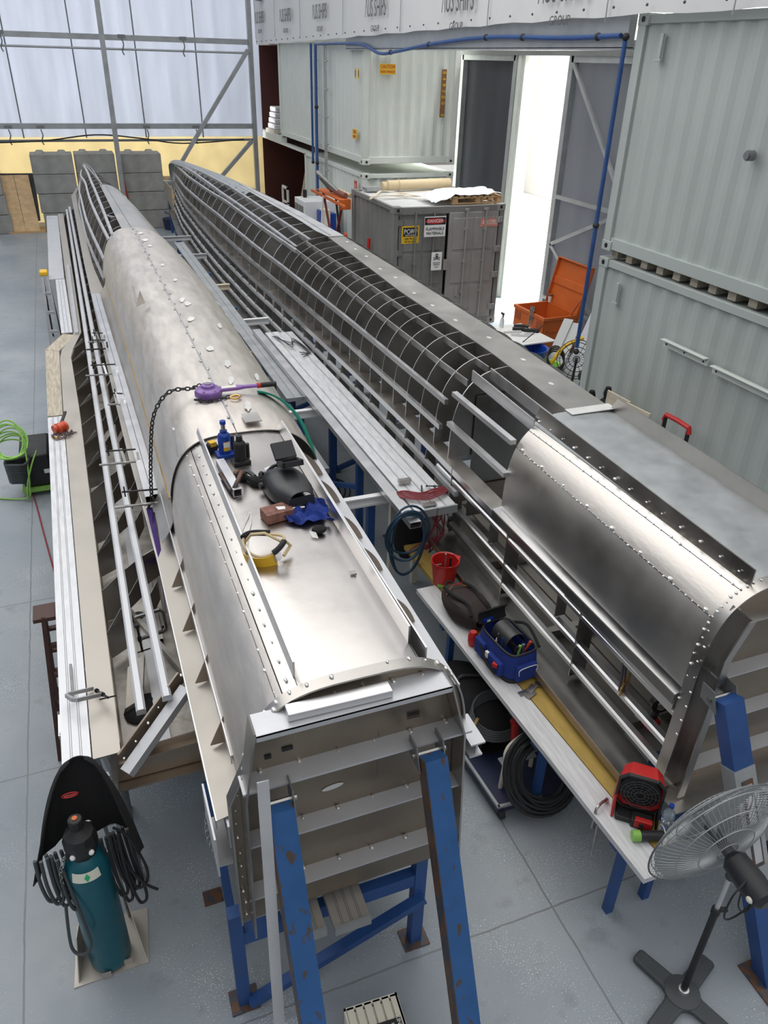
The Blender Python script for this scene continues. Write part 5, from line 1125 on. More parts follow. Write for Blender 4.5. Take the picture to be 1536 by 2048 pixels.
# between the hulls: cross beams, planks, tubes
names = ['nearest', 'second', 'third', 'fourth', 'fifth', 'sixth', 'seventh']
for i, (y, x1) in enumerate([(5.78, 2.42), (7.9, 2.36), (10.05, 2.35), (11.55, 2.62), (13.72, 2.45), (16.23, 2.48), (18.1, 2.46)]):
    b = MB(); m = 'white' if i in (0, 1, 3) else 'wood_pale' if i in (2, 4) else 'alu_white'
    b.b2((1.62, y-.03, 1.11), (x1, y+.03, 1.13)); b.b2((1.62, y-.006, 1.13), (x1, y+.006, 1.2)); b.b2((1.62, y-.03, 1.19), (x1, y+.03, 1.205))
    t = tag(b.build('cross_beam', m), names[i]+' cross beam bridging the gap between the two hulls', 'beam', 'cross beams between the hulls')
for ip, (y, x) in enumerate(((5.82, 2.2), (7.95, 2.12), (7.95, 2.5), (10.1, 2.2), (11.6, 2.2), (13.75, 2.2), (16.25, 2.2), (18.1, 2.2), (9.2, 2.35), (12.6, 2.3), (15.0, 2.3), (6.75, 2.42))):
    t = thing('prop_stand', ['nearest left blue post under the planks between the hulls', 'left blue post under the second cross beam', 'right blue post under the second cross beam', 'blue post under the third cross beam between the hulls', 'blue post under the fourth cross beam between the hulls', 'blue post under the fifth cross beam between the hulls', 'blue post under the sixth cross beam between the hulls', 'farthest blue post under the seventh cross beam', 'blue post just nearer than the third cross beam', 'blue post between the fourth and fifth cross beams', 'blue post between the fifth and sixth cross beams', 'blue post between the nearest and second cross beams'][ip], 'post', (x, y, 0), group='blue posts under the planks between the hulls')
    b = MB(); b.b2((x-.035, y-.035, .01), (x+.035, y+.035, 1.105)); b.build('post', 'blue_paint', t)
    b = MB(); b.b2((x-.09, y-.07, 0), (x+.09, y+.07, .01)); b.build('foot_plate', 'rust', t)
b = MB(); b.bar((2.42, 6.75, .75), (2.12, 7.9, .3), .05, .05); tag(b.build('brace_bar', 'blue_paint'), 'blue diagonal brace between the posts beneath the long planks', 'bar')
for i, (p, q, lab) in enumerate([((2.50, 5.24), (2.43, 10.55), 'left of two wide aluminium planks between the hulls'), ((2.70, 5.24), (2.62, 10.5), 'right of two wide aluminium planks between the hulls')]):
    t = plank(lab, (p, q), .192, 1.29, n=1, group='wide planks between the hulls', h=.06)
def boxtube(b, p, q, w, h, wall=.004):
    p, q = V(p), V(q); d = (q-p).normalized(); s = d.cross(V((0, 0, 1))).normalized()
    for o, ww, hh in ((V((0, 0, h/2)), w, wall), (V((0, 0, -h/2)), w, wall), (s*w/2, wall, h), (-s*w/2, wall, h)): b.bar(p+o, q+o, ww, hh)
b = MB(); boxtube(b, (2.325, 5.06, 1.275), (2.24, 10.7, 1.275), .10, .055); tag(b.build('box_tube', 'alu_bright'), 'long square aluminium tube left of the wide planks', 'tube')
plank('long narrow channel plank running far up between the hulls', ((2.13, 8.2), (2.085, 17.3)), .2, 1.235, 'galv', n=1, h=.03)
b = MB(); b.b2((1.95, 7.1, .78), (2.2, 9.7, .84)); tag(b.build('lower_plank', 'galv'), 'grey plank low between the hulls beside the cable reels', 'plank')
b = MB(); b.b2((2.06, 9.0, .84), (2.1, 9.02, 1.1)) if False else b.bar((1.75, 9.5, .88), (2.2, 9.45, .9), .1, .06); tag(b.build('timber_block', 'timber_red'), 'reddish timber bearer between the hulls', 'timber')
for x0, x1, y, lab in ((.45, .665, 2.26, 'left of two planks stored under the left transom'), (.69, .905, 2.24, 'right of two planks stored under the left transom')):
    t = plank(lab, (((x0+x1)/2, y+.02), ((x0+x1)/2+.02, 6.5)), .20, .745, 'alu_beige', n=3, group='planks stored under the left hull', h=.04)
for x0, lab in ((3.12, 'left of two planks stored under the right transom'), (3.36, 'right of two planks stored under the right transom')):
    plank(lab, ((x0+.1, 2.3), (x0+.1, 6.2)), .21, .705, 'alu_beige', n=1, group='planks stored under the right hull', h=.03)
# cable, clamp and hoses on the plank end
b = MB()
for k in range(5):
    b.tube(sm([(2.36, 5.5+.02*k, 1.31), (2.42, 5.42+.03*k, 1.325+.003*k), (2.55, 5.36+.03*k, 1.325), (2.68, 5.38+.03*k, 1.33), (2.80, 5.45+.02*k, 1.32), (2.825, 5.5+.02*k, 1.27)], 5), .008, 6)
for k in range(7):
    r = random.Random(k); b.tube(sm([(2.80, 5.45+.02*k, 1.3), (2.78-.02*k, 5.42, 1.1), (2.68+r.uniform(-.1, .1), 5.4, .9), (2.5+r.uniform(-.12, .12), 5.38, .78), (2.58+r.uniform(-.1, .1), 5.4, .72), (2.72+r.uniform(-.1, .05), 5.4, .88)], 5), .007, 5)
tag(b.build('red_cable', 'cable_red'), 'dark red cable looped over the near end of the wide planks', 'cable')
b = MB()
for k, (rx, rz, dz) in enumerate([(.17, .24, 0), (.185, .25, .01), (.18, .23, -.015), (.165, .32, -.09), (.15, .33, -.11), (.19, .24, .02)]):
    P = [(2.27+rx*math.cos(a*PI/16)+.01*k, 5.13+.012*k+.02*math.sin(a*PI/8+k), 1.12+dz+rz*math.sin(a*PI/16)) for a in range(32)]
    b.tube(P, .0105, 8, True)
tag(b.build('hose_coil', 'hose_blue'), 'coil of blue air hose hung over the end of the square tube', 'hose')
def gclamp(label, p, rz=0, s=1.0, m='steel', grp='clamps along the hull wing', rot=None, name='g_clamp'):
    """G clamp: frame in local xz plane, throat .12 m"""
    t = thing(name, label, 'clamp', p, rz, grp, world=False, rot=rot)
    b = MB(); b.sweep([V(q)*s for q in ((.0, 0, 0), (-.02, 0, .0), (-.15, 0, .0), (-.17, 0, .02), (-.17, 0, .13), (-.15, 0, .15), (-.0, 0, .15))], [(-.008*s, -.011*s), (.008*s, -.011*s), (.008*s, .011*s), (-.008*s, .011*s)], up=(0, 1, 0)); b.build('frame', m, t)
    b = MB(); b.tube([V((0, 0, .06))*s, V((0, 0, .24))*s], .007*s, 8); b.lathe([(.014*s, .05*s), (.014*s, .065*s)], 10); b.lathe([(.013*s, .135*s), (.013*s, .165*s)], 10); b.build('screw', 'black', t)
    b = MB(); b.tube([V((-.05, 0, .235))*s, V((.05, 0, .235))*s], .005*s, 6); b.build('handle', 'black', t)
    return t
gclamp('black bar clamp on the near end of the wide planks', (2.62, 5.62, 1.315), 1.4, .8, 'black', None, rot=(PI/2, 0, 1.2))
b = MB(); b.b2((2.44, 5.72, 1.305), (2.56, 5.76, 1.345)); tag(b.build('metal_offcut', 'alu_frame'), 'small grey offcut beside the bar clamp on the planks', 'offcut')
b = MB(); b.b2((2.5, 5.27, 1.305), (2.62, 5.33, 1.309)); tag(b.build('metal_offcut', 'alu_dark'), 'dark metal offcut on the very end of the wide planks', 'offcut')
b = MB()
for k in range(3): b.tube(sm([(2.38+.03*k, 10.3, 1.31), (2.5, 9.9-.1*k, 1.34), (2.62, 9.9+.1*k, 1.32), (2.66+.02*k, 9.5, 1.31), (2.56, 9.35+.1*k, 1.31)], 5), .006, 5)
tag(b.build('thin_cable', 'black'), 'thin black cable on the far end of the wide planks', 'cable')
# clamps bridging to the box tubes of hull 1
for i, x in enumerate((.215, .275)):
    b = MB(); boxtube(b, (x+.02, 5.62+.02*i, 1.60), (x-.065, 12.0, 1.60), .052, .052); tag(b.build('box_tube', 'alu_bright'), ('left' if i == 0 else 'right')+' of two square tubes clamped along the left hull side', 'tube')
def barclamp(label, x0, x1, y, z, m='alu_bright', up=1):
    t = thing('bar_clamp', label, 'clamp', (x0, y, z), group='bar clamps bridging to the square tubes')
    b = MB(); b.bar((x0, y-.03, z), (x1, y-.06, z), .022, .012); b.build('bar', 'steel' if m != 'black' else 'black', t)
    xm = lerp(x0, x1, .62); b = MB(); b.bar((xm, y-.04, z-.02), (xm-.02, y+.05, z+.09), .022, .022); b.bar((x1-.02, y-.06, z-.02), (x1-.02, y, z+.06), .02, .02); b.build('jaw', m, t)
    b = MB(); b.tube([(x0+.07, y+.05, z+.085), (x1-.03, y+.02, z+.08)], .008, 8); b.build('screw', 'black', t)
    b = MB(); b.tube([(x0+.09, y+.05, z+.04), (x0+.09, y+.05, z+.13)], .006, 6); b.build('handle', 'black', t)
for x0, x1, y, z, m, lab in ((-.03, .19, 9.85, 1.60, 'galv_dark', 'farthest short clamp gripping the square tubes'), (-.06, .2, 9.5, 1.62, 'black', 'black clamp just nearer than the farthest one'), (-.11, .245, 8.66, 1.6, 'alu_bright', 'clamp gripping the square tubes below the lifting lug'), (.06, .25, 7.75, 1.6, 'alu_bright', 'short clamp on the square tubes halfway to the chain'), (-.10, .245, 6.35, 1.62, 'steel', 'silver clamp on the square tubes left of the hanging chain'), (-.03, .34, 5.6, 1.6, 'steel', 'nearest clamp holding the chain hook by the square tube ends')):
    barclamp(lab, x0, x1, y, z, m)
b = MB(); b.prism([(.20, 5.6, 1.53), (.25, 5.6, 1.53), (.235, 4.6, 1.42), (.215, 4.6, 1.42)], (0, 0, .006)); b.bar((.23, 5.5, 1.55), (.2, 4.75, 1.12), .05, .004, (1, 0, 0)); tag(b.build('lifting_strap', 'purple_web'), 'purple webbing strap hanging below the chain hook', 'strap')
gclamp('large G clamp with hanging arm inside the wing bay', (-.02, 4.38, 1.40), 0, 1.1, 'steel', rot=(.2, PI, .2))
gclamp('silver G clamp lying over the left plank and wing edge', (-.33, 3.92, 1.27), 0, 1.0, 'alu_bright', rot=(1.2, .25, .3))
b = MB(); b.tube([(-.455, 4.2, 1.265), (-.45, 3.9, 1.272)], .009, 8); tag(b.build('tommy_bar', 'steel'), 'small steel rod lying on the left plank behind the clamp', 'rod')
b = MB(); b.prism([(-.12, 4.25, 1.05), (.0, 4.3, 1.1), (-.06, 4.0, .98), (-.17, 3.95, .97)], (0, 0, .05)); tag(b.build('bent_offcut', 'alu_beige'), 'bent aluminium offcut lying in the near wing bay', 'offcut')
b = MB(); b.ball((-.1, 3.95, .97), .09, 10, (1, 1.2, .25)); b.ball((-.03, 4.02, .97), .07, 10, (1, 1.2, .25)); tag(b.build('glove', 'black_fabric'), 'black glove in the near wing bay beside the offcut', 'glove')
b = MB(); b.lathe([(.05, 0), (.05, .03)], 18, Matrix.Translation((.0, 4.95, .96))); tag(b.build('grinding_disc', 'black_plastic'), 'black disc lying on the wing bay floor', 'disc')
for i, (x, y0, y1) in enumerate(((.13, 4.6, 5.6), (.17, 4.75, 5.6))):
    b = MB(); boxtube(b, (x, y0, .985), (x, y1, .985), .03, .03); tag(b.build('box_section', 'alu_frame'), ('left' if i == 0 else 'right')+' of two short dark box sections on the wing bay floor', 'box section')
# chain block on left plank
t = thing('lever_hoist', 'small orange lever hoist with chain on the left scaffold plank', 'hoist', (-.44, 8.0, 1.25))
b = MB(); b.cyl((-.50, 7.95, 1.30), (-.38, 8.02, 1.31), .045, 14); b.cyl((-.47, 7.96, 1.30), (-.44, 7.98, 1.30), .055, 14); b.cyl((-.41, 8.0, 1.30), (-.39, 8.02, 1.3), .055, 14); b.build('body', 'orange_red', t)
b = MB(); b.bar((-.42, 8.04, 1.33), (-.37, 8.25, 1.36), .025, .02); b.build('lever', 'black', t)
def chain(b, pts, link=.034, r=.004, w=.011):
    P = sm(pts, 12); L_ = [0]
    for a, c in zip(P, P[1:]): L_.append(L_[-1]+(c-a).length)
    n = int(L_[-1]/(link*.78)); j = 0
    for i in range(n):
        s = L_[-1]*i/max(1, n-1)
        while j < len(L_)-2 and L_[j+1] < s: j += 1
        p = P[j].lerp(P[j+1], (s-L_[j])/max(1e-6, L_[j+1]-L_[j])); d = (P[j+1]-P[j]).normalized()
        u = d.orthogonal().normalized() if abs(d.z) > .9 else d.cross(V((0, 0, 1))).normalized()
        w_ = d.cross(u)
        if i % 2: u = w_
        b.tube([p+d*math.cos(a*PI/5)*link/2+u*math.sin(a*PI/5)*w for a in range(10)], r, 5, True)
    return b
b = MB(); r = random.Random(5)
chain(b, [(-.52, 7.9, 1.262), (-.5, 7.82, 1.265), (-.42, 7.8, 1.265), (-.36, 7.86, 1.27), (-.33, 7.95, 1.27), (-.36, 7.83, 1.28), (-.45, 7.85, 1.275), (-.5, 7.88, 1.28), (-.44, 7.9, 1.27), (-.3, 7.9, 1.265)]); b.build('chain', 'rust', t)
b = MB(); b.ball((-.48, 7.8, 1.275), .02, 8); b.build('hook', 'brass', t)
# welder at the far left
t = thing('welding_machine', 'black welding machine on a lime wheeled base at the left', 'machine', (-.9, 9.3, 0))
b = MB(); b.b2((-1.02, 9.1, .1), (-.68, 9.75, .52)); b.build('body', 'black', t, bevel=.03)
b = MB(); b.b2((-1.05, 9.05, .06), (-.65, 9.8, .1)); b.build('base', 'lime', t)
for x in (-1.0, -.7): b = MB(); b.cyl((x-.02, 9.12, .06), (x+.02, 9.12, .06), .06, 14); b.build('wheel', 'lime', t)
b = MB(); b.tube(sm([(-.66, 9.15, .33), (-.66, 9.1, .3), (-.67, 9.09, .28)]), .008); b.box((-.74, 9.09, .3), (.06, .01, .05)); b.build('label', 'label_white', t)
b = MB()
for k in range(9): b.tube([(-1.04+.13*math.cos(a*PI/10), 9.18+.13*math.sin(a*PI/10)-.012*k, .20+.035*k+.012*math.sin(a)) for a in range(20)], .016, 6, True)
tag(b.build('cable_coil', 'hose_grey'), 'stacked coil of dark cable beside the welding machine', 'cable')
b = MB(); r = random.Random(2)
for k in range(8):
    q1, q2, ox = r.uniform(.15, .19), r.uniform(.12, .17), r.uniform(-.02, .03)
    b.tube([(-1.08+ox+q1*math.cos(q), 9.2+ox+q2*math.sin(q), .60+.016*k+(.05+.02*k)*math.sin(q)) for q in [a*2*PI/28 for a in range(28)]], .010, 6, True)
b.tube(sm([(-.92, 9.1, .62), (-.93, 9.0, .4), (-.95, 8.95, .2), (-1.0, 8.95, .05), (-1.3, 9.1, .012), (-1.8, 9.4, .012)], 6), .010, 6); b.tube(sm([(-.8, 9.05, .6), (-.88, 9.0, .45), (-.97, 8.95, .22), (-1.0, 8.93, .03)], 6), .010, 6)
tag(b.build('hose_coil', 'lime'), 'bright lime green hose coiled on top of the dark cable', 'hose')
b = MB(); b.tube(sm([(-.95, 9.1, .012), (-.9, 8.7, .012), (-.82, 8.0, .012), (-.72, 7.2, .012), (-.6, 6.5, .012), (-.58, 5.5, .012), (-.64, 4.6, .012), (-.62, 3.9, .012), (-.55, 3.4, .012), (-.5, 3.1, .012)], 8), .009, 6); tag(b.build('red_hose', 'cable_red'), 'pinkish red hose running along the floor beside the left planks', 'hose')
# ================================================================ gas cylinder
gx, gy = -.475, 2.985
t = thing('gas_stand', 'bare metal stand with upright fins under the gas cylinder', 'stand', (gx, gy+.06, 0))
b = MB(); b.prism([(-.69, 2.86, .0), (-.27, 2.865, .0), (-.24, 3.22, .0), (-.66, 3.24, .0)], (0, 0, .008)); b.build('base_plate', 'alu_beige', t)
b = MB(); b.prism([(-.665, 2.88, .008), (-.60, 3.18, .008), (-.60, 3.18, .26), (-.64, 3.02, .22)], (.006, 0, 0)); b.build('fin', 'alu_beige', t)
b = MB(); b.prism([(-.285, 2.89, .008), (-.34, 3.18, .008), (-.36, 3.18, .42)], (.006, 0, 0)); b.build('fin', 'alu_beige', t)
b = MB(); b.tube([(-.60, 3.2, .01), (-.58, 3.2, .95)], .012, 8); b.tube([(-.35, 3.2, .01), (-.37, 3.2, .95)], .012, 8); b.tube([(-.58, 3.2, .95), (-.37, 3.2, .95)], .012, 8); b.build('back_frame', 'steel', t)
for (x, y) in ((gx-.03, gy-.128), (gx+.095, gy-.09)): b = MB(); b.box((x, y, .03), (.05, .006, .05)); b.build('stop', 'alu_beige', t)
t = thing('gas_cylinder', 'dark teal gas cylinder with a black valve guard', 'gas cylinder', (gx, gy, .009), world=False)
b = MB(); b.lathe([(.05, .0), (.105, .0), (.116, .02), (.118, .06), (.118, .84), (.112, .90), (.095, .95), (.065, .985), (.045, 1.0), (.03, 1.0)], 40); b.build('body', 'teal', t)
b = MB(); prof = [(.052, .965), (.075, .98), (.088, 1.02), (.088, 1.09), (.076, 1.13), (.05, 1.15), (.034, 1.17), (.034, 1.20), (.038, 1.205), (.038, 1.235), (.03, 1.24)]
b.lathe(prof, 10); b.build('valve_guard', 'black', t, bevel=.004)
b = MB(); b.lathe([(.014, 1.24), (.014, 1.246)], 12); b.build('gauge_dot', 'orange', t)
b = MB()
rows = [[(math.cos(a)*rr, math.sin(a)*rr, zz) for a in [lerp(-2.25, -.95, k/14) for k in range(15)]] for rr, zz in ((.1065, .93), (.1185, .87))]
b.sheet(rows, .002); b.build('label', 'label_cream', t)
b = MB(); a = -1.55; b.prism([(math.cos(a+da)*rr, math.sin(a+da)*rr, zz) for da, rr, zz in ((0, .1095, .925), (.13, .1145, .90), (0, .120, .875), (-.13, .1145, .90))], (0, -.002, .001)); b.build('green_diamond', 'label_green', t)
for a in (-2.1, -1.0): b = MB(); b.ball((math.cos(a)*.088, math.sin(a)*.088, 1.04), .016, 8, (1, 1, 1)); b.build('dot', 'label_white', t)
b = MB(); chain(b, [(gx-.09, gy-.05, 1.03), (gx-.12, gy-.06, .95), (gx-.13, gy-.05, .82), (gx-.13, gy+.0, .78)], .03, .0035, .010); tag(b.build('safety_chain', 'steel'), 'thin chain securing the gas cylinder to its stand', 'chain')
# cover cloth: draped hood
b = MB(); rows = []; r = random.Random(8)
pk = V((gx+.045, gy+.23, 1.40))
for i in range(13):
    f = i/12; row = []
    for k in range(33):
        a = lerp(-.35, PI+.35, k/32); fold = 1+.07*math.sin(a*7+f*2)*f+.04*math.sin(a*13)*f
        rad = (.035+.205*f**.6)*fold
        row.append((pk.x-.035*f+rad*math.cos(a)*1.12, pk.y-.22*f+rad*math.sin(a)*.72+.02, pk.z-.50*f**1.2-(.16*max(0, abs(math.cos(a))-.6)*f)-.02*math.sin(a*5)*f))
    rows.append(row)
b.sheet(rows, .006); t = tag(b.build('cloth_cover', 'black_fabric'), 'black cloth cover draped behind the gas cylinder top', 'cover')
b = MB(); b.tube([(pk.x-.035+.04*math.cos(a*PI/10)-.02, pk.y-.115+.0*a, 1.30+.016*math.sin(a*PI/10)) for a in range(20)], .003, 5, True); b.bar((pk.x-.085, pk.y-.117, 1.30), (pk.x-.02, pk.y-.117, 1.30), .004, .006); o = b.build('badge', 'red'); o.parent = t; o.location = o.location-t.location
# hoses hung on both sides
def hung(b, x, y, z, n, L_, sp, r_, seed, lean=0):
    rr = random.Random(seed)
    for k in range(n):
        x0 = x+sp*(k-(n-1)/2); l = L_*rr.uniform(.75, 1.05); dy = rr.uniform(-.02, .02); w_ = rr.uniform(.018, .03)
        P = [(x0-w_, y+dy, z), (x0-w_*1.2+lean*.3, y-.02+dy, z-l*.5), (x0-w_+lean, y-.02+dy, z-l*.92), (x0+lean, y-.02+dy, z-l), (x0+w_+lean, y-.01+dy, z-l*.92), (x0+w_*1.2+lean*.3, y+.01+dy, z-l*.5), (x0+w_, y+.02+dy, z)]
        b.tube(sm(P, 5), r_, 7)
b = MB(); hung(b, gx-.155, gy-.02, 1.02, 5, .42, .026, .010, 1, .01); b.tube(sm([(gx-.11, gy-.05, .95), (gx-.06, gy-.16, .55), (gx-.06, gy-.18, .42), (gx-.11, gy-.17, .36), (gx-.16, gy-.14, .42), (gx-.14, gy-.08, .7)], 7), .009, 7)
tag(b.build('hose_bundle', 'hose_grey'), 'bundle of grey-green hoses hanging left of the gas cylinder', 'hose')
b = MB(); hung(b, gx+.165, gy-.01, 1.05, 5, .60, .022, .009, 3, .03); b.tube(sm([(gx+.17, gy, 1.10), (gx+.23, gy, 1.0), (gx+.29, gy-.02, .75), (gx+.28, gy-.03, .62), (gx+.22, gy-.03, .6), (gx+.19, gy, .8), (gx+.17, gy, 1.0)], 7), .008, 7)
b.tube(sm([(gx+.17, gy, .95), (gx+.21, gy-.02, .75), (gx+.27, gy-.04, .62), (gx+.33, gy-.05, .55)], 7), .008, 7)
tag(b.build('hose_bundle', 'rubber'), 'bundle of black hoses hanging right of the gas cylinder', 'hose')
b = MB(); chain(b, [(.19, 3.05, .95), (.17, 3.02, .8), (.19, 3.0, .66), (.2, 3.0, .6)], .03, .004, .011); tag(b.build('short_chain', 'galv'), 'short chain hanging on the blue post under the left hull', 'chain')
t = thing('corner_prop', 'blue raking post with small foot plate under the left hull side', 'post', (.25, 3.0, 0))
b = MB(); b.bar((.24, 2.75, .02), (.235, 3.35, .84), .05, .05, (1, 0, 0)); b.build('post', 'blue_paint', t)
b = MB(); b.b2((.1, 3.1, 0), (.22, 3.2, .012)); b.build('foot_plate', 'rust', t)
# ================================================================ things on the left hull
def zt1(x, y): return sec(H1, y, th_x(H1, y, x)).z+.004
# purple lever hoist with chain and sling
hz = zt1(.80, 5.6)+.012
t = thing('lever_hoist', 'purple lever hoist lying across the top of the left hull', 'hoist', (.78, 5.62, hz), world=False, rz=-.03)
t.scale = (1.12,)*3
b = MB(); b.lathe([(.0, 0), (.085, 0), (.095, .015), (.095, .05), (.08, .062), (.05, .068), (.05, .085), (.042, .09)], 8); b.build('body', 'purple', t, bevel=.006)
b = MB(); b.lathe([(.022, .09), (.022, .096)], 14); b.build('hub', 'steel', t)
b = MB(); 
for k in range(6): b.cyl((.075*math.cos(k*PI/3), .075*math.sin(k*PI/3), .05), (.075*math.cos(k*PI/3), .075*math.sin(k*PI/3), .064), .007, 8)
b.build('bolt', 'steel', t)
b = MB(); b.prism([(.05, -.035, .035), (.20, -.028, .035), (.245, -.014, .035), (.245, .014, .035), (.20, .028, .035), (.05, .035, .035)], (0, 0, .022)); b.bar((.24, 0, .046), (.34, 0, .046), .03, .02); b.build('lever', 'purple', t, bevel=.004)
b = MB(); b.b2((.09, -.02, .057), (.19, .02, .059)); b.build('label', 'label_cream', t)
b = MB(); b.tube([(.335, 0, .046), (.36, 0, .046)], .019, 12); b.build('collar', 'red', t)
b = MB(); b.tube([(.36, 0, .046), (.47, 0, .046)], .018, 12); b.build('grip', 'black', t)
b = MB(); chain(b, [(-.08, .06, .06), (.0, .10, .05), (.07, .08, .02)], .034, .0045, .011); chain(b, [(-.09, -.06, .01), (-.03, -.11, .012), (.05, -.10, .012), (.12, -.07, .012)], .034, .0045, .011)
P = [(-.10, .05, .05), (-.2, .06, .05), (-.26, .07, .03), (-.33, .05, -.03), (-.39, .03, -.15), (-.43, .0, -.36), (-.455, -.02, -.55), (-.47, -.03, -.72)]
chain(b, P, .038, .0052, .0125); b.build('chain', 'black', t)
b = MB(); b.tube(sm([(.13, -.08, .012), (.17, -.07, .02), (.20, -.10, .02), (.16, -.135, .02), (.13, -.11, .02)], 5), .008, 8); b.build('hook', 'brass', t)
b = MB(); b.tube(sm([(-.47, -.03, -.73), (-.5, -.04, -.78), (-.46, -.05, -.83), (-.43, -.04, -.80)], 5), .010, 8); b.build('hook', 'ink', t)
b = MB(); P = []
for k in range(26):
    f = k/25; y = lerp(5.66, 5.05, f**1.3); th = lerp(th_x(H1, 5.6, 1.16), .06, f)
    P.append(sec(H1, y, th, .028+.05*math.sin(f*PI)*(1-f)))
b.sweep(P, [(-.03, -.006), (.03, -.006), (.03, .006), (-.03, .006)], up=(1, 0, 1)); b.sweep([p+V((.0, .035, -.012)) for p in P], [(-.02, -.006), (.02, -.006), (.02, .006), (-.02, .006)], up=(1, 0, 1))
tag(b.build('webbing_sling', 'green_sling'), 'green webbing sling hanging over the right side of the left hull', 'sling')
# bottle jacks
def jack(label, p, s, m, red_=True):
    t = thing('bottle_jack', label, 'bottle jack', p, .1, 'bottle jacks on the left hull', world=False)
    b = MB(); b.b2((-.055*s, -.045*s, 0), (.055*s, .045*s, .022*s)); b.build('base', m, t, bevel=.004)
    b = MB(); b.lathe([(.038*s, .02*s), (.038*s, .13*s), (.034*s, .14*s), (.022*s, .15*s), (.022*s, .165*s)], 20); b.build('cylinder', m, t)
    b = MB(); b.lathe([(.013*s, .16*s), (.013*s, (.21 if red_ else .175)*s)], 14); b.build('ram', 'steel', t)
    if red_: b = MB(); b.lathe([(.018*s, .205*s), (.018*s, .225*s)], 14); b.build('cap', m, t)
    else: b = MB(); b.lathe([(.02*s, .172*s), (.02*s, .185*s)], 14); b.build('cap', 'black', t)
    b = MB(); b.cyl((.055*s, .025*s, .01*s), (.055*s, .025*s, .11*s), .014*s, 10); b.build('pump', 'black' if not red_ else 'navy', t)
    return t
def rz_(o): return o
j1 = jack('blue bottle jack with a yellow label on the left hull', (.725, 4.70, zt1(.725, 4.7)), 1.12, 'blue_tool')
b = MB(); b.sheet([[(math.cos(a)*.0435, math.sin(a)*.0435, z) for a in [lerp(-2.0, -.9, k/8) for k in range(9)]] for z in (.05, .115)], .001); b.build('label', 'sign_yellow', j1)
b = MB(); b.sheet([[(math.cos(a)*.0442, math.sin(a)*.0442, z) for a in [lerp(-1.95, -.95, k/8) for k in range(9)]] for z in (.075, .11)], .001); b.build('label_text', 'label_white', j1)
jack('black bottle jack standing right of the blue one', (.80, 4.56, zt1(.8, 4.56)), 1.05, 'black', False)
t = thing('tape_measure', 'black and yellow tape measure left of the blue jack', 'tape measure', (.655, 4.80, zt1(.655, 4.8)), .3, world=False)
b = MB(); b.tube([(0, -.022, .035), (0, .022, .035)], .038, 20); b.b2((-.04, -.022, 0), (.03, .022, .03)); b.build('case', 'black_plastic', t, bevel=.004)
b = MB(); b.b2((-.02, -.0235, .045), (.025, .0235, .075)); b.build('badge', 'yellow', t)
zz = zt1(.68, 4.3)
b = MB(); boxtube(b, (.665, 4.56, zz+.03), (.69, 4.12, zz+.03), .05, .05); tag(b.build('box_section', 'alu_bright'), 'short square tube offcut beside the left rail on the hull', 'box section')
b = MB(); b.tube(sm([(.64, 4.42, zz+.02), (.645, 4.3, zz+.03), (.66, 4.16, zz+.03), (.70, 4.17, zz+.08), (.75, 4.27, zz+.09), (.77, 4.33, zz+.04)], 5), .014, 8); t = tag(b.build('claw_tool', 'rust'), 'curved rusty tool hooked over the square tube offcut', 'tool')
t = thing('work_glove', 'crumpled black and grey work glove with a tan cuff', 'glove', (.80, 4.25, zz))
b = MB(); P = sm([(.745, 4.36, zz+.02), (.775, 4.30, zz+.035), (.82, 4.24, zz+.03), (.87, 4.17, zz+.024), (.905, 4.12, zz+.02)], 4); b.tube(P, [.02+.012*math.sin(i*.9)+.006*(i < 10) for i in range(len(P))], 9)
for k in range(3): b.tube(sm([(.86, 4.18-.01*k, zz+.02), (.90, 4.14-.018*k, zz+.018), (.93, 4.12-.022*k, zz+.014)]), .011, 7)
b.build('palm', 'black_fabric', t)
b = MB(); b.tube(sm([(.75, 4.38, zz+.03), (.80, 4.34, zz+.05), (.83, 4.27, zz+.045)]), .014, 7); b.build('back', 'hose_grey', t)
b = MB(); b.ball((.735, 4.37, zz+.035), .028, 8, (.8, 1.2, .7)); b.build('cuff', 'leather', t)
# welding helmet
hc = V((.985, 4.02, zt1(.985, 4.0)))
t = thing('welding_helmet', 'black welding helmet with its dark lens flipped up', 'welding helmet', hc, world=False, rot=(-.12, .0, .12))
t.scale = (1.12,)*3
b = MB(); rows = []
for i in range(15):
    f = i/14; y = lerp(.20, -.19, f); row = []
    w_ = .115*math.sin(PI*min(1, .18+f*.62))**.5*(1 if f < .7 else 1-.25*(f-.7)/.3); hgt = lerp(.15, .075, f)*(math.sin(PI*min(.5, .10+f*.9))**.7)
    for k in range(17):
        a = PI*k/16; row.append((math.copysign(abs(math.cos(a))**.75, math.cos(a))*w_, y, .02+hgt*math.sin(a)**.65))
    rows.append(row)
b.sheet(rows, .005); b.prism([(-.075, -.19, .02), (.075, -.19, .02), (.07, -.192, .07), (-.07, -.192, .07)], (0, .006, 0)); b.build('shell', 'black_plastic', t)
b = MB()
Mw = Matrix.Translation((.035, .035, .165)) @ Matrix.Rotation(-.15, 4, 'X')
for lo, hi in (((-.06, -.05, 0), (.06, -.035, .03)), ((-.06, .035, 0), (.06, .05, .03)), ((-.06, -.05, 0), (-.045, .05, .03)), ((.045, -.05, 0), (.06, .05, .03))): b.b2(lo, hi, Mw)
b.build('lens_frame', 'black_plastic', t)
b = MB(); b.b2((-.045, -.035, .008), (.045, .035, .012), Mw); b.build('lens', 'black_visor', t)
Mf = Mw @ Matrix.Translation((0, .055, .03)) @ Matrix.Rotation(1.0, 4, 'X')
b = MB(); b.b2((-.062, 0, -.01), (.062, .10, .012), Mf); b.build('flip_up_lens', 'black_plastic', t, bevel=.003)
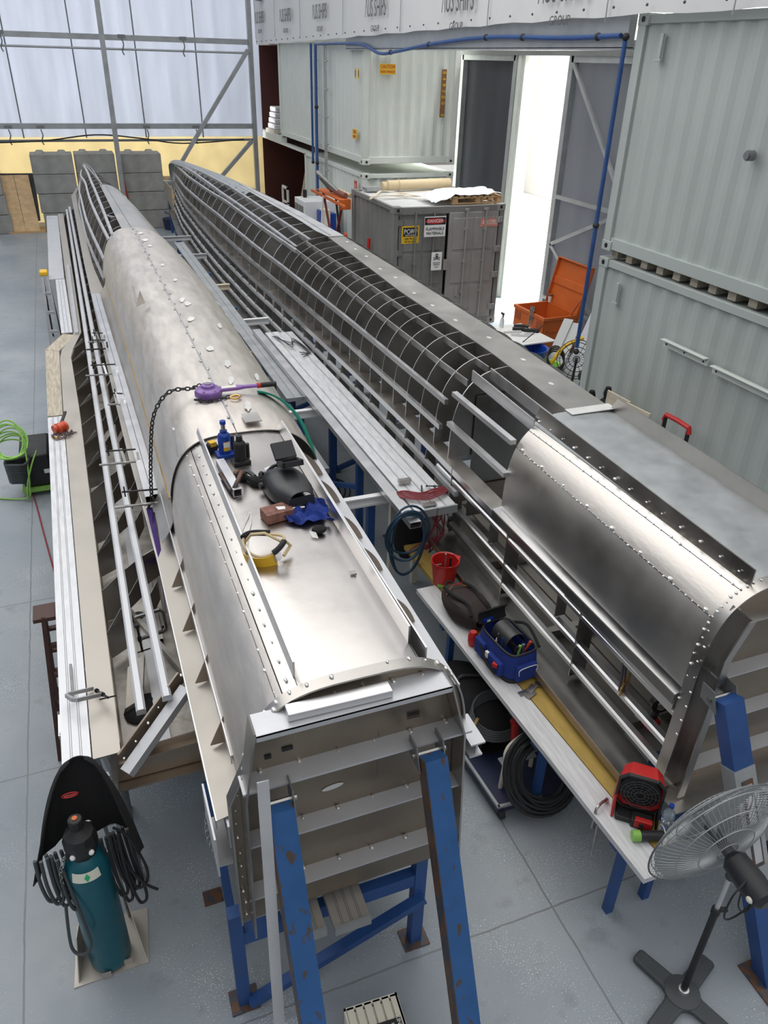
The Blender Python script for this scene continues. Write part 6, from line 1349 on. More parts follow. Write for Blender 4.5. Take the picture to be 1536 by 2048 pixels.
b = MB(); b.tube([(-.085*math.cos(a*PI/12), .20+.055*math.sin(a*PI/12), .06+.02*math.sin(a)) for a in range(13)], .013, 8); b.tube([(-.07*math.cos(a*PI/12), .17, .04+.09*math.sin(a*PI/12)) for a in range(13)], .010, 8); b.build('headband', 'black', t)
b = MB(); b.ball((-.02, .22, .09), .035, 10, (1.2, .7, .6)); b.build('sweatband', 'film', t)
for s in (-1, 1): b = MB(); b.cyl((s*.112, .10, .055), (s*.13, .10, .055), .02, 12); b.build('knob', 'black', t)
# brick / timber block
t = MB(); bx_ = Matrix.Translation((.855, 3.80, zt1(.85, 3.8)+.002)) @ Matrix.Rotation(.18, 4, 'Z')
t.b2((-.085, -.055, 0), (.085, .055, .062), bx_); tbk = tag(t.build('timber_block', 'timber_red', bevel=.003), 'reddish brown timber block on the left hull', 'block')
b = MB(); b.prism([bx_ @ V(p) for p in ((-.0, -.02, .0625), (.04, -.03, .0625), (.05, .0, .0625), (.0, .02, .0625))], (0, 0, .001)); o = b.build('paint_mark', 'label_white'); o.parent = tbk; o.location = o.location-tbk.location
# blue cloth with a slogan tag
b = MB(); rows = []; r = random.Random(12)
cz = zt1(1.03, 3.75)
for i in range(25):
    row = []
    for k in range(25):
        u, v = i/24-.5, k/24-.5; x = 1.03+.25*u+.05*v+.02*math.sin(v*9); y = 3.79+.26*v-.05*u+.02*math.sin(u*8)
        e = max(abs(u), abs(v)); x = min(x, 1.155)
        h = .010+.038*abs(math.sin(u*7+v*3+.5))*(1-e*1.1)+.026*abs(math.sin(v*11-u*5))*(1-e)+.008*math.sin(u*23+v*17)
        row.append((x, y, cz+max(.004, h)))
    rows.append(row)
b.sheet(rows, .003); t = tag(b.build('blue_cloth', 'blue_cloth'), 'crumpled royal blue cloth beside the timber block', 'cloth')
b = MB(); b.ball((1.04, 3.57, cz+.022), .045, 10, (1, .8, .5)); o = b.build('black_collar', 'black_fabric'); o.parent = t; o.location = o.location-t.location
b = MB(); b.prism([(.98, 3.56, cz+.03), (1.01, 3.53, cz+.03), (1.015, 3.50, cz+.008), (.985, 3.52, cz+.008)], (0, 0, .002)); o = b.build('tag', 'label_white'); o.parent = t; o.location = o.location-t.location
b = MB(); b.tube([(.935, 3.83, cz+.05), (1.03, 3.85, cz+.055)], .008, 8); b.tube([(.935, 3.80, cz+.05), (1.02, 3.80, cz+.045)], .008, 8); b.ball((1.035, 3.85, cz+.055), .012, 8); tag(b.build('pliers', 'alu_bright'), 'shiny plier handles resting on the blue cloth', 'pliers')
# face shield
fz = zt1(.72, 3.45)
t = thing('face_shield', 'yellow and clear face shield with a black headband', 'face shield', (.715, 3.45, fz), world=False, rot=(.25, -.1, -.6))
b = MB(); b.tube([(.115*math.cos(a), .085*math.sin(a), .09+.02*math.cos(a*2)) for a in [k*2*PI/28 for k in range(28)]], .008, 8, True); b.build('headband', 'tan', t)
b = MB(); b.tube([(.118*math.cos(a), .088*math.sin(a), .095+.02*math.cos(a*2)) for a in [lerp(1.6, 3.1, k/14) for k in range(15)]], .017, 10); b.build('sweat_pad', 'black_fabric', t)
b = MB(); b.tube([(.118*math.cos(a), .088*math.sin(a), .095+.02*math.cos(a*2)) for a in [lerp(-.9, .0, k/8) for k in range(9)]], .016, 10); b.build('ratchet', 'black', t)
b = MB(); b.tube([(-.11, .0, .09), (-.06, .0, .15), (.02, .0, .165), (.10, 0, .11)], .008, 8); b.tube([(.1, .03, .09), (.12, .05, .03), (.10, -.02, .02)], .01, 8); b.build('crown_strap', 'tan', t)
b = MB(); b.sheet([[(.12*math.cos(a)-.01, .11*math.sin(a), z) for a in [lerp(-2.7, -.7, k/12) for k in range(13)]] for z in (.012, .085)], .003); b.build('visor_guard', 'yellow', t)
b = MB(); b.sheet([[(.128*math.cos(a), .122*math.sin(a)+.02, z+.03) for a in [lerp(-2.6, -.6, k/12) for k in range(13)]] for z in (-.005, .05)], .002); b.build('clear_visor', 'clear_film', t)
b = MB(); b.tube(sm([(.60, 3.6, fz+.01), (.63, 3.75, fz+.006), (.69, 3.85, fz+.005), (.72, 3.92, fz+.005), (.70, 3.8, fz+.005), (.66, 3.7, fz+.006), (.61, 3.55, fz+.01)], 6), .0025, 5); tag(b.build('string', 'label_white'), 'thin white string on the hull beside the face shield', 'string')
b = MB(); b.b2((1.075, 3.12, zt1(1.08, 3.1)), (1.11, 3.15, zt1(1.08, 3.1)+.012)); tag(b.build('small_magnet', 'steel'), 'tiny metal block on the deck panel near the right rail', 'block')
# ================================================================ bench beside the right hull
BZ = .78
def bench_plank(label, x0, x1, y0, y1, m, dx=0, z=BZ):
    b = MB(); b.prism([(x0, y0, z-.04), (x1, y0, z-.04), (x1+dx, y1, z-.04), (x0+dx, y1, z-.04)], (0, 0, .04)); return tag(b.build('bench_plank', m), label, 'plank', 'planks of the low bench')
bench_plank('paint-worn white plank of the low bench by the right hull', 2.395, 2.575, 1.91, 4.83, 'plank_white', -.135)
bench_plank('mustard yellow plank of the low bench by the right hull', 2.58, 2.74, 1.95, 5.5, 'plank_yellow', -.16, .779)
bench_plank('narrow white board between the yellow plank and hull', 2.745, 2.80, 2.30, 3.3, 'white', -.05, .775)
for y, lab in ((2.2, 'nearest'), (3.05, 'second'), (4.4, 'third')):
    t = thing('bench_trestle', lab+' blue trestle holding up the low bench planks', 'trestle', (2.58, y, 0), group='trestles of the low bench')
    xo = -.05*(y-2.4)
    b = MB(); b.b2((2.40+xo, y-.03, .67), (2.83+xo, y+.03, .698)); b.build('rail', 'blue_paint', t)
    for x in (2.50, 2.78): b = MB(); b.b2((x+xo-.025, y-.025, 0), (x+xo+.025, y+.025, .67)); b.build('leg', 'blue_paint', t)
# red bucket
t = thing('bucket', 'red plastic bucket of hand tools on the low bench', 'bucket', (2.52, 4.84, BZ+.001), world=False)
b = MB(); b.lathe([(.0, 0), (.088, 0), (.092, .01), (.118, .225), (.124, .228), (.124, .24), (.112, .235), (.088, .02), (.0, .02)], 28); b.build('body', 'red', t)
b = MB(); b.prism([(.10, -.06, .235), (.145, -.0, .238), (.10, .06, .235)], (0, 0, .006)); b.build('spout', 'red', t)
b = MB(); b.sheet([[(math.cos(a)*(.0925+z*.12), math.sin(a)*(.0925+z*.12), z) for a in [lerp(-2.6, -1.1, k/8) for k in range(9)]] for z in (.005, .04)], .002); b.build('paint_patch', 'lime', t)
for k, (x, y, m, w_, h_, lab) in enumerate(((-.05, .02, 'alu_dark', .05, .14, 'flat dark scraper in the red bucket'), (.02, .04, 'alu_bright', .012, .22, 'silver screwdriver in the red bucket'), (.05, .0, 'black', .014, .2, 'black handled file in the red bucket'), (.035, -.03, 'white', .02, .12, 'pale handled brush in the red bucket'))):
    b = MB(); b.box((2.52+x, 4.84+y, BZ+.03+h_/2+.02), (w_, .014, h_)); tag(b.build('hand_tool', m), lab, 'tool')
# backpack
t = thing('backpack', 'dark brown backpack slumped on the low bench', 'backpack', (2.50, 4.36, BZ), world=False, rz=.12)
b = MB(); rows = []
for i in range(13):
    f = i/12; s_ = math.sin(PI*min(1, max(.0, .06+f*.88)))**.5; row = []
    for k in range(24):
        a = 2*PI*k/24; q = 1+.03*math.sin(a*5+f*6)+.02*math.sin(a*9)
        row.append((.165*s_*q*math.copysign(abs(math.cos(a))**.7, math.cos(a)), lerp(-.24, .26, f), .10+.10*s_*q*math.copysign(abs(math.sin(a))**.8, math.sin(a))*(1+.15*math.sin(f*7))))
    row.append(row[0]); rows.append(row)
b.sheet(rows, .004); b.build('body', 'brown_pack', t)
b = MB(); b.tube(sm([(-.1, .2, .19), (-.11, .05, .21), (-.07, -.1, .205), (-.10, -.2, .17)], 5), .013, 6); b.tube(sm([(.08, .2, .19), (.09, .05, .215), (.06, -.1, .205), (.09, -.2, .17)], 5), .013, 6); b.build('strap', 'black_fabric', t)
b = MB(); b.tube(sm([(-.13, .12, .17), (-.02, .17, .205), (.12, .12, .17)], 6), .005, 5); b.build('zip', 'leather', t)
b = MB(); b.tube(sm([(-.05, .26, .12), (0, .30, .15), (.05, .26, .12)], 5), .009, 6); b.build('handle', 'black_fabric', t)
b = MB(); b.tube([(-.03, .17, .208), (.05, .165, .206)], .004, 5); b.build('red_mark', 'red', t)
# blue tool bag
t = thing('tool_bag', 'open blue tool bag full of tools on the low bench', 'tool bag', (2.535, 3.76, BZ), world=False, rz=.10)
b = MB(); rows = []
for z, s_ in ((0, .92), (.03, 1), (.12, 1.04), (.2, 1.0), (.24, .95)):
    row = []
    for k in range(32):
        a = 2*PI*k/32; row.append((.135*s_*math.copysign(abs(math.cos(a))**.45, math.cos(a)), .22*s_*math.copysign(abs(math.sin(a))**.45, math.sin(a)), z))
    row.append(row[0]); rows.append(row)
b.sheet(rows, .006); b.b2((-.12, -.2, 0), (.12, .2, .012)); b.build('body', 'blue_cloth', t)
b = MB(); row0 = rows[0]; b.sheet([[(x*1.03, y*1.03, 0) for x, y, z in rows[1]], [(x*1.03, y*1.03, .035) for x, y, z in rows[1]]], .005); b.build('rubber_base', 'black', t)
b = MB(); b.tube([(x*1.0, y*1.0, .243) for x, y, z in rows[-1][:-1]], .009, 6, True); b.build('rim', 'black', t)
for (x, y, sx_, sy_, z0, z1, lab) in ((0, -.235, .085, .025, .03, .17, 'p'), (-.15, -.06, .022, .09, .03, .15, 'p'), (-.15, .13, .02, .06, .03, .17, 'p'), (.15, 0, .02, .12, .03, .17, 'p')):
    b = MB(); b.b2((x-sx_, y-sy_, z0), (x+sx_, y+sy_, z1)); b.build('pocket', 'blue_cloth', t, bevel=.012)
b = MB(); b.tube(sm([(-.075, -.262, .10), (-.07, -.263, .155), (.07, -.263, .155), (.075, -.262, .10)], 6), .003, 5); b.build('piping', 'label_white', t)
b = MB(); b.sheet([[(x, .215+.03*math.sin(v*PI), .24+.12*v) for x in (-.12, -.04, .04, .12)] for v in (0, .3, .6, 1)], .012); b.build('lid_flap', 'black_fabric', t)
b = MB(); b.b2((-.09, .205, .245), (.0, .225, .275)); b.build('lid_label', 'blue_tool', t)
b = MB(); b.b2((-.06, .2035, .25), (-.03, .2055, .27)); b.build('lid_label_text', 'label_white', t)
b = MB(); b.tube(sm([(-.17, .1, .15), (-.19, .0, .08), (-.18, -.12, .05)], 6), .012, 7); b.tube(sm([(.15, .18, .2), (.2, .05, .25), (.17, -.15, .2)], 6), .012, 7); b.build('shoulder_strap', 'black_fabric', t)
b = MB(); b.b2((-.18, .0, .1), (-.16, .03, .15)); b.build('buckle', 'label_white', t)
b = MB(); b.box((0, 0, 0), (.05, .04, .03), Matrix.Translation((-.17, -.1, .12)) @ Matrix.Rotation(.5, 4, 'Z')); b.build('clip_tag', 'red', t)
Mb = Matrix.Translation((2.535, 3.76, BZ)) @ Matrix.Rotation(.10, 4, 'Z')
r = random.Random(4)
b = MB(); rows = [[Mb @ V((.02+.085*math.cos(a), y, .20+.10*math.sin(a))) for a in [lerp(0, PI, k/12) for k in range(13)]] for y in (-.06, .13)]; b.sheet(rows, .006); tag(b.build('ear_guard', 'black_plastic'), 'curved black plastic hood tucked in the blue tool bag', 'guard')
for k, (x, y, a, m, lab) in enumerate([(-.06, -.12, .3, 'black', 'black handled tool at the front of the tool bag'), (-.02, -.14, .9, 'lime', 'lime green handled tool in the tool bag'), (.03, -.15, 1.4, 'alu_bright', 'silver spanner poking out of the tool bag'), (.06, -.10, .1, 'orange_red', 'orange tipped tool in the tool bag'), (-.08, -.02, 1.0, 'blue_tool', 'bright blue handled tool in the tool bag'), (.0, -.08, 2.0, 'black', 'second black handled tool behind the lime one'), (-.09, .06, .4, 'label_white', 'white handled tool at the left side of the tool bag')]):
    p = Mb @ V((x, y, .12)); q = p+V((math.cos(a)*.05, math.sin(a)*.05-.02, .13)); b = MB(); b.tube([p, p.lerp(q, .6), q], [.006, .009, .013], 8); tag(b.build('hand_tool', m), lab, 'tool')
b = MB(); b.lathe([(.03, 0), (.04, .03), (.04, .1), (.025, .13)], 12, Matrix.Translation((2.385, 4.02, BZ))); tag(b.build('red_canister', 'red'), 'small red object between the backpack and tool bag', 'canister')
for k, (x, y, a, m, lab) in enumerate(((2.50, 3.42, .1, 'alu_dark', 'leftmost dark metal plate in front of the tool bag'), (2.53, 3.385, .4, 'alu_dark', 'middle dark metal plate lying over the white plank'), (2.565, 3.43, .6, 'alu_frame', 'shiny plate offcut near the tool bag'), (2.65, 3.44, -.5, 'alu_dark', 'upper dark strip on the yellow plank'), (2.70, 3.40, -.5, 'alu_frame', 'rightmost dark strip on the yellow plank'))):
    b = MB(); b.box((0, 0, .003+.005*k), (.09, .045, .005), Matrix.Translation((x, y, BZ+.001)) @ Matrix.Rotation(a, 4, 'Z')); tag(b.build('metal_offcut', m), lab, 'offcut')
# red jobsite fan
t = thing('jobsite_fan', 'red and black cordless jobsite fan on the low bench', 'fan', (2.625, 2.31, BZ+.002), world=False, rz=-.72)
def oct_(y, rx, rz2, cz_, ch_=.35): 
    return [(rx*sx_*(1-ch_*c1), y, cz_+rz2*sz_*(1-ch_*c2)) for sx_, sz_, c1, c2 in ((1, 1, 1, 0), (1, 1, 0, 1), (1, -1, 0, 1), (1, -1, 1, 0), (-1, -1, 1, 0), (-1, -1, 0, 1), (-1, 1, 0, 1), (-1, 1, 1, 0))]
b = MB(); b.sheet([[*oct_(-.03, .125, .125, .19), oct_(-.03, .125, .125, .19)[0]], [*oct_(.08, .105, .105, .20), oct_(.08, .105, .105, .20)[0]]], .01); b.prism(oct_(.075, .105, .105, .20), (0, .012, 0)); b.build('housing', 'red', t)
b = MB(); b.sheet([[*oct_(-.045, .128, .128, .19), oct_(-.045, .128, .128, .19)[0]], [*oct_(-.025, .13, .13, .19), oct_(-.025, .13, .13, .19)[0]]], .014)
b.build('front_rim', 'black', t)
b = MB()
for rr in (.03, .05, .07, .09, .11): b.tube([(rr*math.cos(a*PI/12), -.05, .19+rr*math.sin(a*PI/12)) for a in range(24)], .0022, 4, True)
for k in range(12): b.tube([(.02*math.cos(k*PI/6), -.05, .19+.02*math.sin(k*PI/6)), (.115*math.cos(k*PI/6), -.045, .19+.115*math.sin(k*PI/6))], .0022, 4)
b.build('grille', 'hose_grey', t)
b = MB()
for k in range(5):
    a = k*2*PI/5; b.sheet([[(rr*math.cos(a+q), -.01+.02*q, .19+rr*math.sin(a+q)) for q in (0, .3, .6, .9)] for rr in (.025, .06, .10)], .003)
b.build('blade', 'black', t)
b = MB(); b.cyl((0, -.035, .19), (0, .04, .19), .025, 14); b.build('hub', 'black', t)
b = MB(); b.cyl((0, -.018, .19), (0, -.012, .19), .118, 24); b.build('shroud', 'black', t)
b = MB(); b.b2((-.11, -.11, 0), (.11, .10, .035)); b.b2((-.02, -.13, 0), (.10, -.05, .06)); b.build('base', 'black', t, bevel=.008)
for s in (-1, 1): b = MB(); b.prism([(s*.135, -.10, 0), (s*.135, .08, 0), (s*.135, .04, .19), (s*.135, -.02, .2)], (-s*.014, 0, 0)); b.build('side_arm', 'red' if s < 0 else 'black', t, bevel=.004)
b = MB(); b.b2((.0, -.135, .015), (.10, -.10, .075)); b.build('control_panel', 'red', t, bevel=.006)
b = MB(); b.cyl((.04, -.145, .045), (.04, -.13, .045), .014, 14); b.build('dial', 'black', t)
for k in range(6): b = MB(); b.b2((.112, .0, .20+.016*k-.03), (.118, .06, .207+.016*k-.03)); b.build('vent_slot', 'ink', t)
text('Milwaukee', .035, (0, .02, .303), (1, 0, 0), (0, 1, 0), 'label_white', t, 1, shear=.3)
# bottles
t = thing('water_bottle', 'clear plastic water bottle with a blue cap behind the fan', 'bottle', (2.70, 2.13, BZ+.001), world=False)
b = MB(); b.lathe([(.03, 0), (.034, .01), (.034, .07), (.031, .08), (.034, .09), (.034, .15), (.026, .18), (.013, .20), (.012, .215)], 20); b.build('body', 'clear', t)
b = MB(); b.lathe([(.015, .212), (.015, .23)], 16); b.build('cap', 'blue_tool', t)
b = MB(); b.lathe([(.0348, .10), (.0348, .145)], 20); b.build('label', 'clear_film', t)
t = thing('drink_flask', 'dark green drink flask with a lime base lying on the bench', 'flask', (2.59, 2.11, BZ+.001), world=False, rz=-.35)
b = MB(); b.tube([(-.09, 0, .032), (.05, 0, .032), (.075, 0, .032), (.085, 0, .032), (.105, 0, .032)], [.031, .031, .024, .022, .022], 20); b.build('body', 'black_plastic', t)
b = MB(); b.tube([(-.115, 0, .032), (-.07, 0, .032)], .0325, 20); b.build('base_sleeve', 'lime', t)
b = MB(); b.tube([(.06+.0*a, .055*math.cos(a*PI/10), .05+.045*math.sin(a*PI/10)) for a in range(20)], .003, 6, True); b.build('loop', 'label_cream', t)
t = thing('g_clamp', 'steel G clamp gripping the near edge of the white plank', 'clamp', (2.44, 2.40, BZ))
b = MB(); b.tube(sm([(2.50, 2.42, BZ+.025), (2.44, 2.40, BZ+.04), (2.395, 2.38, BZ+.03), (2.385, 2.37, BZ-.04), (2.385, 2.37, BZ-.12), (2.42, 2.38, BZ-.15), (2.48, 2.40, BZ-.14)], 5), .009, 8); b.build('frame', 'steel', t)
b = MB(); b.cyl((2.485, 2.41, BZ-.20), (2.49, 2.42, BZ-.045), .008, 8); b.cyl((2.50, 2.42, BZ+.005), (2.50, 2.42, BZ+.03), .014, 10); b.build('screw', 'steel', t)
b = MB(); b.tube([(2.41, 2.36, BZ-.10), (2.36, 2.30, BZ-.30)], .008, 8); b.build('handle', 'steel', t)
# trolley with cable under the bench
t = thing('platform_trolley', 'blue edged trolley under the bench loaded with cable', 'trolley', (2.4, 3.6, 0))
b = MB(); b.prism([(2.16, 3.05, .07), (2.72, 3.02, .07), (2.66, 4.35, .07), (2.10, 4.3, .07)], (0, 0, .06)); b.build('deck', 'navy', t)
b = MB(); b.bar((2.165, 3.04, .135), (2.10, 4.3, .135), .02, .02); b.bar((2.16, 3.05, .135), (2.5, 3.03, .135), .02, .02); b.build('edge_trim', 'galv', t)
for (x, y) in ((2.2, 3.06), (2.65, 3.1), (2.15, 4.2), (2.6, 4.2)): b = MB(); b.cyl((x-.015, y, .045), (x+.015, y, .045), .045, 14); b.build('castor', 'black', t)
b = MB(); b.tube(sm([(2.26, 3.2, .13), (2.27, 3.2, .38), (2.28, 3.22, .46), (2.34, 3.25, .50), (2.50, 3.3, .50), (2.56, 3.3, .44), (2.57, 3.3, .13)], 6), .016, 10); b.build('handle', 'cream', t)
b = MB(); b.b2((2.28, 3.23, .30), (2.56, 3.31, .31)); b.b2((2.28, 3.23, .36), (2.56, 3.25, .375)); b.build('shelf', 'galv', t)
b = MB(); r = random.Random(6)
for k in range(15):
    ax = .20+.008*k+r.uniform(-.015, .02); ph = r.uniform(-.03, .03)
    b.tube([V((2.50+ph+ax*.92*math.cos(q), 3.05+.012*(k % 4)+ax*.55*math.sin(q), .34+ax*.78*math.sin(q)+.01*math.sin(3*q+k))) for q in [a*2*PI/28 for a in range(28)]], .013, 6, True)
tag(b.build('cable_coil', 'rubber'), 'large coil of thick black cable spilling over the trolley end', 'cable')
b = MB()
for k in range(5): b.tube([(2.42+(.19+.012*k)*math.cos(a*PI/12), 3.62+.16*math.sin(a*PI/12)-.01*k, .44-.012*k+.06*math.sin(a*PI/12)) for a in range(24)], .010, 6, True)
tag(b.build('cable_coil', 'hose_grey'), 'neat grey cable coil lying on top of the trolley load', 'cable')
b = MB(); b.tube([(2.46, 3.42, .50), (2.45, 3.38, .36)], .028, 10); b.tube([(2.44, 3.42, .51), (2.62, 3.5, .52)], .026, 10); tag(b.build('power_plug', 'red'), 'red industrial plug inside the grey cable coil', 'plug')
b = MB(); b.tube([(2.24, 3.58, .46), (2.17, 3.52, .45)], .012, 8); tag(b.build('torch_tip', 'brass'), 'copper cable tip poking left from the grey coil', 'fitting')
t = thing('black_bag', 'large black fabric bag on the trolley under the bench', 'bag', (2.36, 3.95, .13))
b = MB(); rows = []
for i in range(11):
    f = i/10; s_ = (math.sin(PI*min(1, max(0, .08+.84*f))))**.4; row = [(2.38+.22*s_*math.copysign(abs(math.cos(a))**.6, math.cos(a)), 3.50+f*.86, .135+.165*s_+.165*s_*math.copysign(abs(math.sin(a))**.6, math.sin(a))*(1+.06*math.sin(a*3+f*9))) for a in [2*PI*k/22 for k in range(23)]]; rows.append(row)
b.sheet(rows, .004); b.build('body', 'black_fabric', t)
b = MB(); b.tube(sm([(2.22, 4.0, .40), (2.32, 4.02, .475), (2.44, 3.98, .485), (2.5, 3.96, .47)], 6), .014, 6); b.build('strap', 'black_plastic', t)
# things inside the right hull seen between stringers
t = thing('angle_grinder', 'grinder with a round disc hung on the right hull stringer', 'power tool', (3.0, 2.68, 1.08))
b = MB(); b.cyl((2.995, 2.66, 1.20), (3.005, 2.70, 1.20), .062, 24); b.build('disc', 'black', t)
b = MB(); b.cyl((2.985, 2.655, 1.20), (2.998, 2.67, 1.20), .03, 16); b.build('flange', 'steel', t)
b = MB(); b.tube([(3.01, 2.70, 1.17), (3.01, 2.72, 1.05)], .03, 10); b.build('body', 'black', t)
b = MB(); b.b2((2.96, 2.67, .98), (3.04, 2.75, 1.04)); b.build('battery', 'red', t)
t = thing('long_clamp', 'rusty old clamp standing on the right hull stringers', 'clamp', (2.88, 2.95, 1.12))
b = MB(); b.bar((2.86, 2.9, 1.15), (2.885, 2.96, 1.50), .014, .01, (1, 0, 0)); b.bar((2.89, 2.9, 1.15), (2.905, 2.96, 1.42), .02, .012, (1, 0, 0)); b.build('bar', 'rust', t)
b = MB()
for k in range(4): b.bar((2.85, 2.88, 1.13+.02*k), (2.97, 2.95, 1.17+.02*k), .012, .01, (0, 0, 1))
b.build('jaw', 'brass', t)
# white power units between the hulls
for i, (x, y, z, s_, lab) in enumerate(((2.02, 8.55, .74, 1.0, 'white power box with an orange switch beyond the hoist'), (2.08, 7.55, .52, .8, 'second white power box with a red switch below the sling'))):
    t = thing('power_box', lab, 'power box', (x, y, 0), group='white power boxes between the hulls')
    b = MB(); b.b2((x-.17*s_, y-.1, z+.14), (x+.17*s_, y+.12, z+.24)); b.build('cover', 'white', t, bevel=.012)
    b = MB(); b.b2((x+.0, y-.104, z+.165), (x+.09*s_, y-.098, z+.215)); b.build('switch', 'orange_red', t)
    b = MB(); b.b2((x-.015, y-.102, z+.16), (x+.105*s_, y-.099, z+.22)); b.build('switch_bezel', 'red_dark', t)
    b = MB(); b.b2((x-.12*s_, y-.08, .05), (x+.12*s_, y+.1, z+.14)); b.build('body', 'red_dark' if i == 0 else 'black', t)
    for s in (-1, 1): b = MB(); b.bar((x+s*.15*s_, y-.06, 0), (x+s*.14*s_, y-.05, z+.15), .025, .025, (0, 1, 0)); b.build('leg', 'black', t)
t = thing('plastic_crate', 'pale crate with a black bag between hull and planks', 'crate', (1.98, 10.8, 0))
b = MB(); b.b2((1.8, 10.6, .72), (2.1, 11.1, .88)); b.build('crate', 'cream', t, bevel=.01)
b = MB(); b.b2((1.84, 10.62, 0), (1.88, 10.7, .72)); b.b2((2.03, 11.0, 0), (2.08, 11.08, .72)); b.b2((1.8, 11.0, 0), (1.84, 11.08, .72)); b.b2((2.04, 10.62, 0), (2.08, 10.7, .72)); b.build('stand', 'blue_paint', t)
b = MB(); b.ball((1.95, 10.85, .93), .14, 12, (1, 1.4, .5)); b.build('bag', 'black_fabric', t)
b = MB(); b.tube(sm([(1.78, 11.2, .9), (1.8, 11.1, 1.08), (1.95, 10.9, 1.1), (2.08, 11.0, 1.02)], 6), .012, 7); b.build('handle', 'white', t)
for i, (x, y, n_, R_, lab) in enumerate(((2.3, 8.0, 6, .34, 'loose loops of black cable on the floor between the hulls'), (2.25, 10.2, 4, .3, 'farther loops of black cable on the floor between the hulls'))):
    b = MB(); r = random.Random(20+i)
    for k in range(n_):
        rr = R_*r.uniform(.6, 1.1); ox, oy = r.uniform(-.1, .1), r.uniform(-.2, .2); b.tube([(x+ox+rr*math.cos(a*PI/14), y+oy+rr*1.1*math.sin(a*PI/14), .014+.012*k+.004*math.sin(a)) for a in range(28)], .010, 5, True)
    tag(b.build('cable_loops', 'rubber'), lab, 'cable')
b = MB(); b.tube(sm([(2.2, 4.9, .012), (2.3, 4.5, .012), (2.28, 4.0, .012), (2.32, 3.7, .012)], 6), .009, 6); tag(b.build('floor_cable', 'rubber'), 'single black cable on the floor beside the bench', 'cable')
t = thing('black_coat', 'black coat or bag hung under the wide plank ends', 'bag', (2.6, 5.6, .4))
b = MB(); b.ball((2.52, 5.62, .85), .17, 12, (1, .6, 1.9)); b.build('body', 'black_fabric', t)
b = MB(); b.b2((2.44, 5.9, 0), (2.5, 5.96, 1.22)); b.b2((2.7, 5.9, 0), (2.76, 5.96, 1.22)); tag(b.build('plank_support', 'cream'), 'pale support frame under the wide plank ends', 'support')
# pedestal fan
t = thing('pedestal_fan', 'large pedestal fan with wire cage and cross base', 'fan', (2.60, 1.60, 0), world=False)
fa = V((.025, .995, .105)).normalized(); cc = V((-.04, .13, 1.325)); fu = V((.89, -.07, .45)); fu = (fu-fa*fu.dot(fa)).normalized(); fv = fa.cross(fu)
Mb_ = Matrix.Rotation(.36, 4, 'Z')
for k in range(4):
    b = MB(); Mk = Mb_ @ Matrix.Rotation(k*PI/2, 4, 'Z')
    b.prism([Mk @ V(p) for p in ((.03, -.085, .012), (.10, -.052, .012), (.29, -.047, .012), (.305, -.035, .012), (.305, .035, .012), (.29, .047, .012), (.10, .052, .012), (.03, .085, .012))], (0, 0, .038)); b.build('foot', 'hose_grey', t, bevel=.012)
b = MB(); b.lathe([(.10, .03), (.10, .055), (.06, .07), (.03, .072)], 28); b.build('hub_cover', 'hose_grey', t)
b = MB(); b.lathe([(.035, .07), (.03, .09), (.022, .092)], 20); b.build('collar', 'alu_bright', t)
b = MB(); b.lathe([(.019, .08), (.019, .82), (.024, .822), (.024, .86)], 18); b.build('pole', 'black', t)
b = MB(); b.lathe([(.0125, .85), (.0125, 1.16)], 14); b.build('inner_pole', 'alu_bright', t)
b = MB(); b.cyl((.02, 0, .84), (.065, -.01, .83), .014, 10); b.build('knob', 'black', t)
mc = cc-fa*.27
b = MB(); b.tube([cc-fa*.12, cc-fa*.15, cc-fa*.27, cc-fa*.36, cc-fa*.38], [.035, .066, .074, .062, .035], 24); b.build('motor', 'black_plastic', t)
b = MB(); b.tube([(0, 0, 1.13), (0, -.02, 1.18), cc-fa*.25-V((0, 0, .05))], [.025, .035, .03], 10); b.build('bracket', 'hose_grey', t)
for a in (.5, 2.4): b = MB(); p = cc-fa*.33+fu*math.cos(a)*.07-fv*math.sin(a)*.03; b.ball(p, .022, 10, (1, 1, 1)); b.build('button', 'label_cream', t)
RF = .385
for sgn, nm in ((-1, 'rear_cage'), (1, 'front_cage')):
    b = MB()
    for k in range(72):
        a = k*2*PI/72; d_ = fu*math.cos(a)+fv*math.sin(a); P = [cc+d_*RF*f+fa*sgn*(.10*(1-f**2.6)) for f in (.16, .4, .62, .8, .92, 1)]; b.tube(P, .0020, 4)
    for f in (.16, .42, .7, .93, 1): b.tube([cc+(fu*math.cos(a*PI/24)+fv*math.sin(a*PI/24))*RF*f+fa*sgn*(.10*(1-f**2.6)) for a in range(48)], .0034 if f < 1 else .005, 5, True)
    if sgn > 0: b.tube([cc+fa*.10, cc+fa*.105], .06, 20)
    b.build(nm, 'galv', t)
b = MB(); b.tube([cc-fa*.12, cc+fa*.05], .03, 14); b.build('hub', 'hose_grey', t)
for k in range(3):
    b = MB(); a0 = k*2*PI/3+.4; b.sheet([[cc+(fu*math.cos(a0+q*(1.15 if f > .5 else .8))+fv*math.sin(a0+q*(1.15 if f > .5 else .8)))*RF*f+fa*(.045*(q-.5)) for q in (0, .25, .5, .75, 1)] for f in (.09, .3, .55, .75, .9)], .003); b.build('blade', 'galv', t)
b = MB(); b.tube(sm([mc+V((-.03, 0, .06)), mc+V((-.13, -.02, .0)), mc+V((-.15, -.03, -.14)), mc+V((-.09, -.03, -.19)), mc+V((.02, -.02, -.17)), mc+V((.06, -.01, -.08)), mc+V((.03, 0, -.0))], 6), .005, 6); b.tube(sm([mc+V((-.05, -.0, -.02)), mc+V((-.06, -.02, -.12)), mc+V((.0, -.03, -.19)), mc+V((.05, -.02, -.1))], 6), .004, 6); b.build('cable', 'black', t)
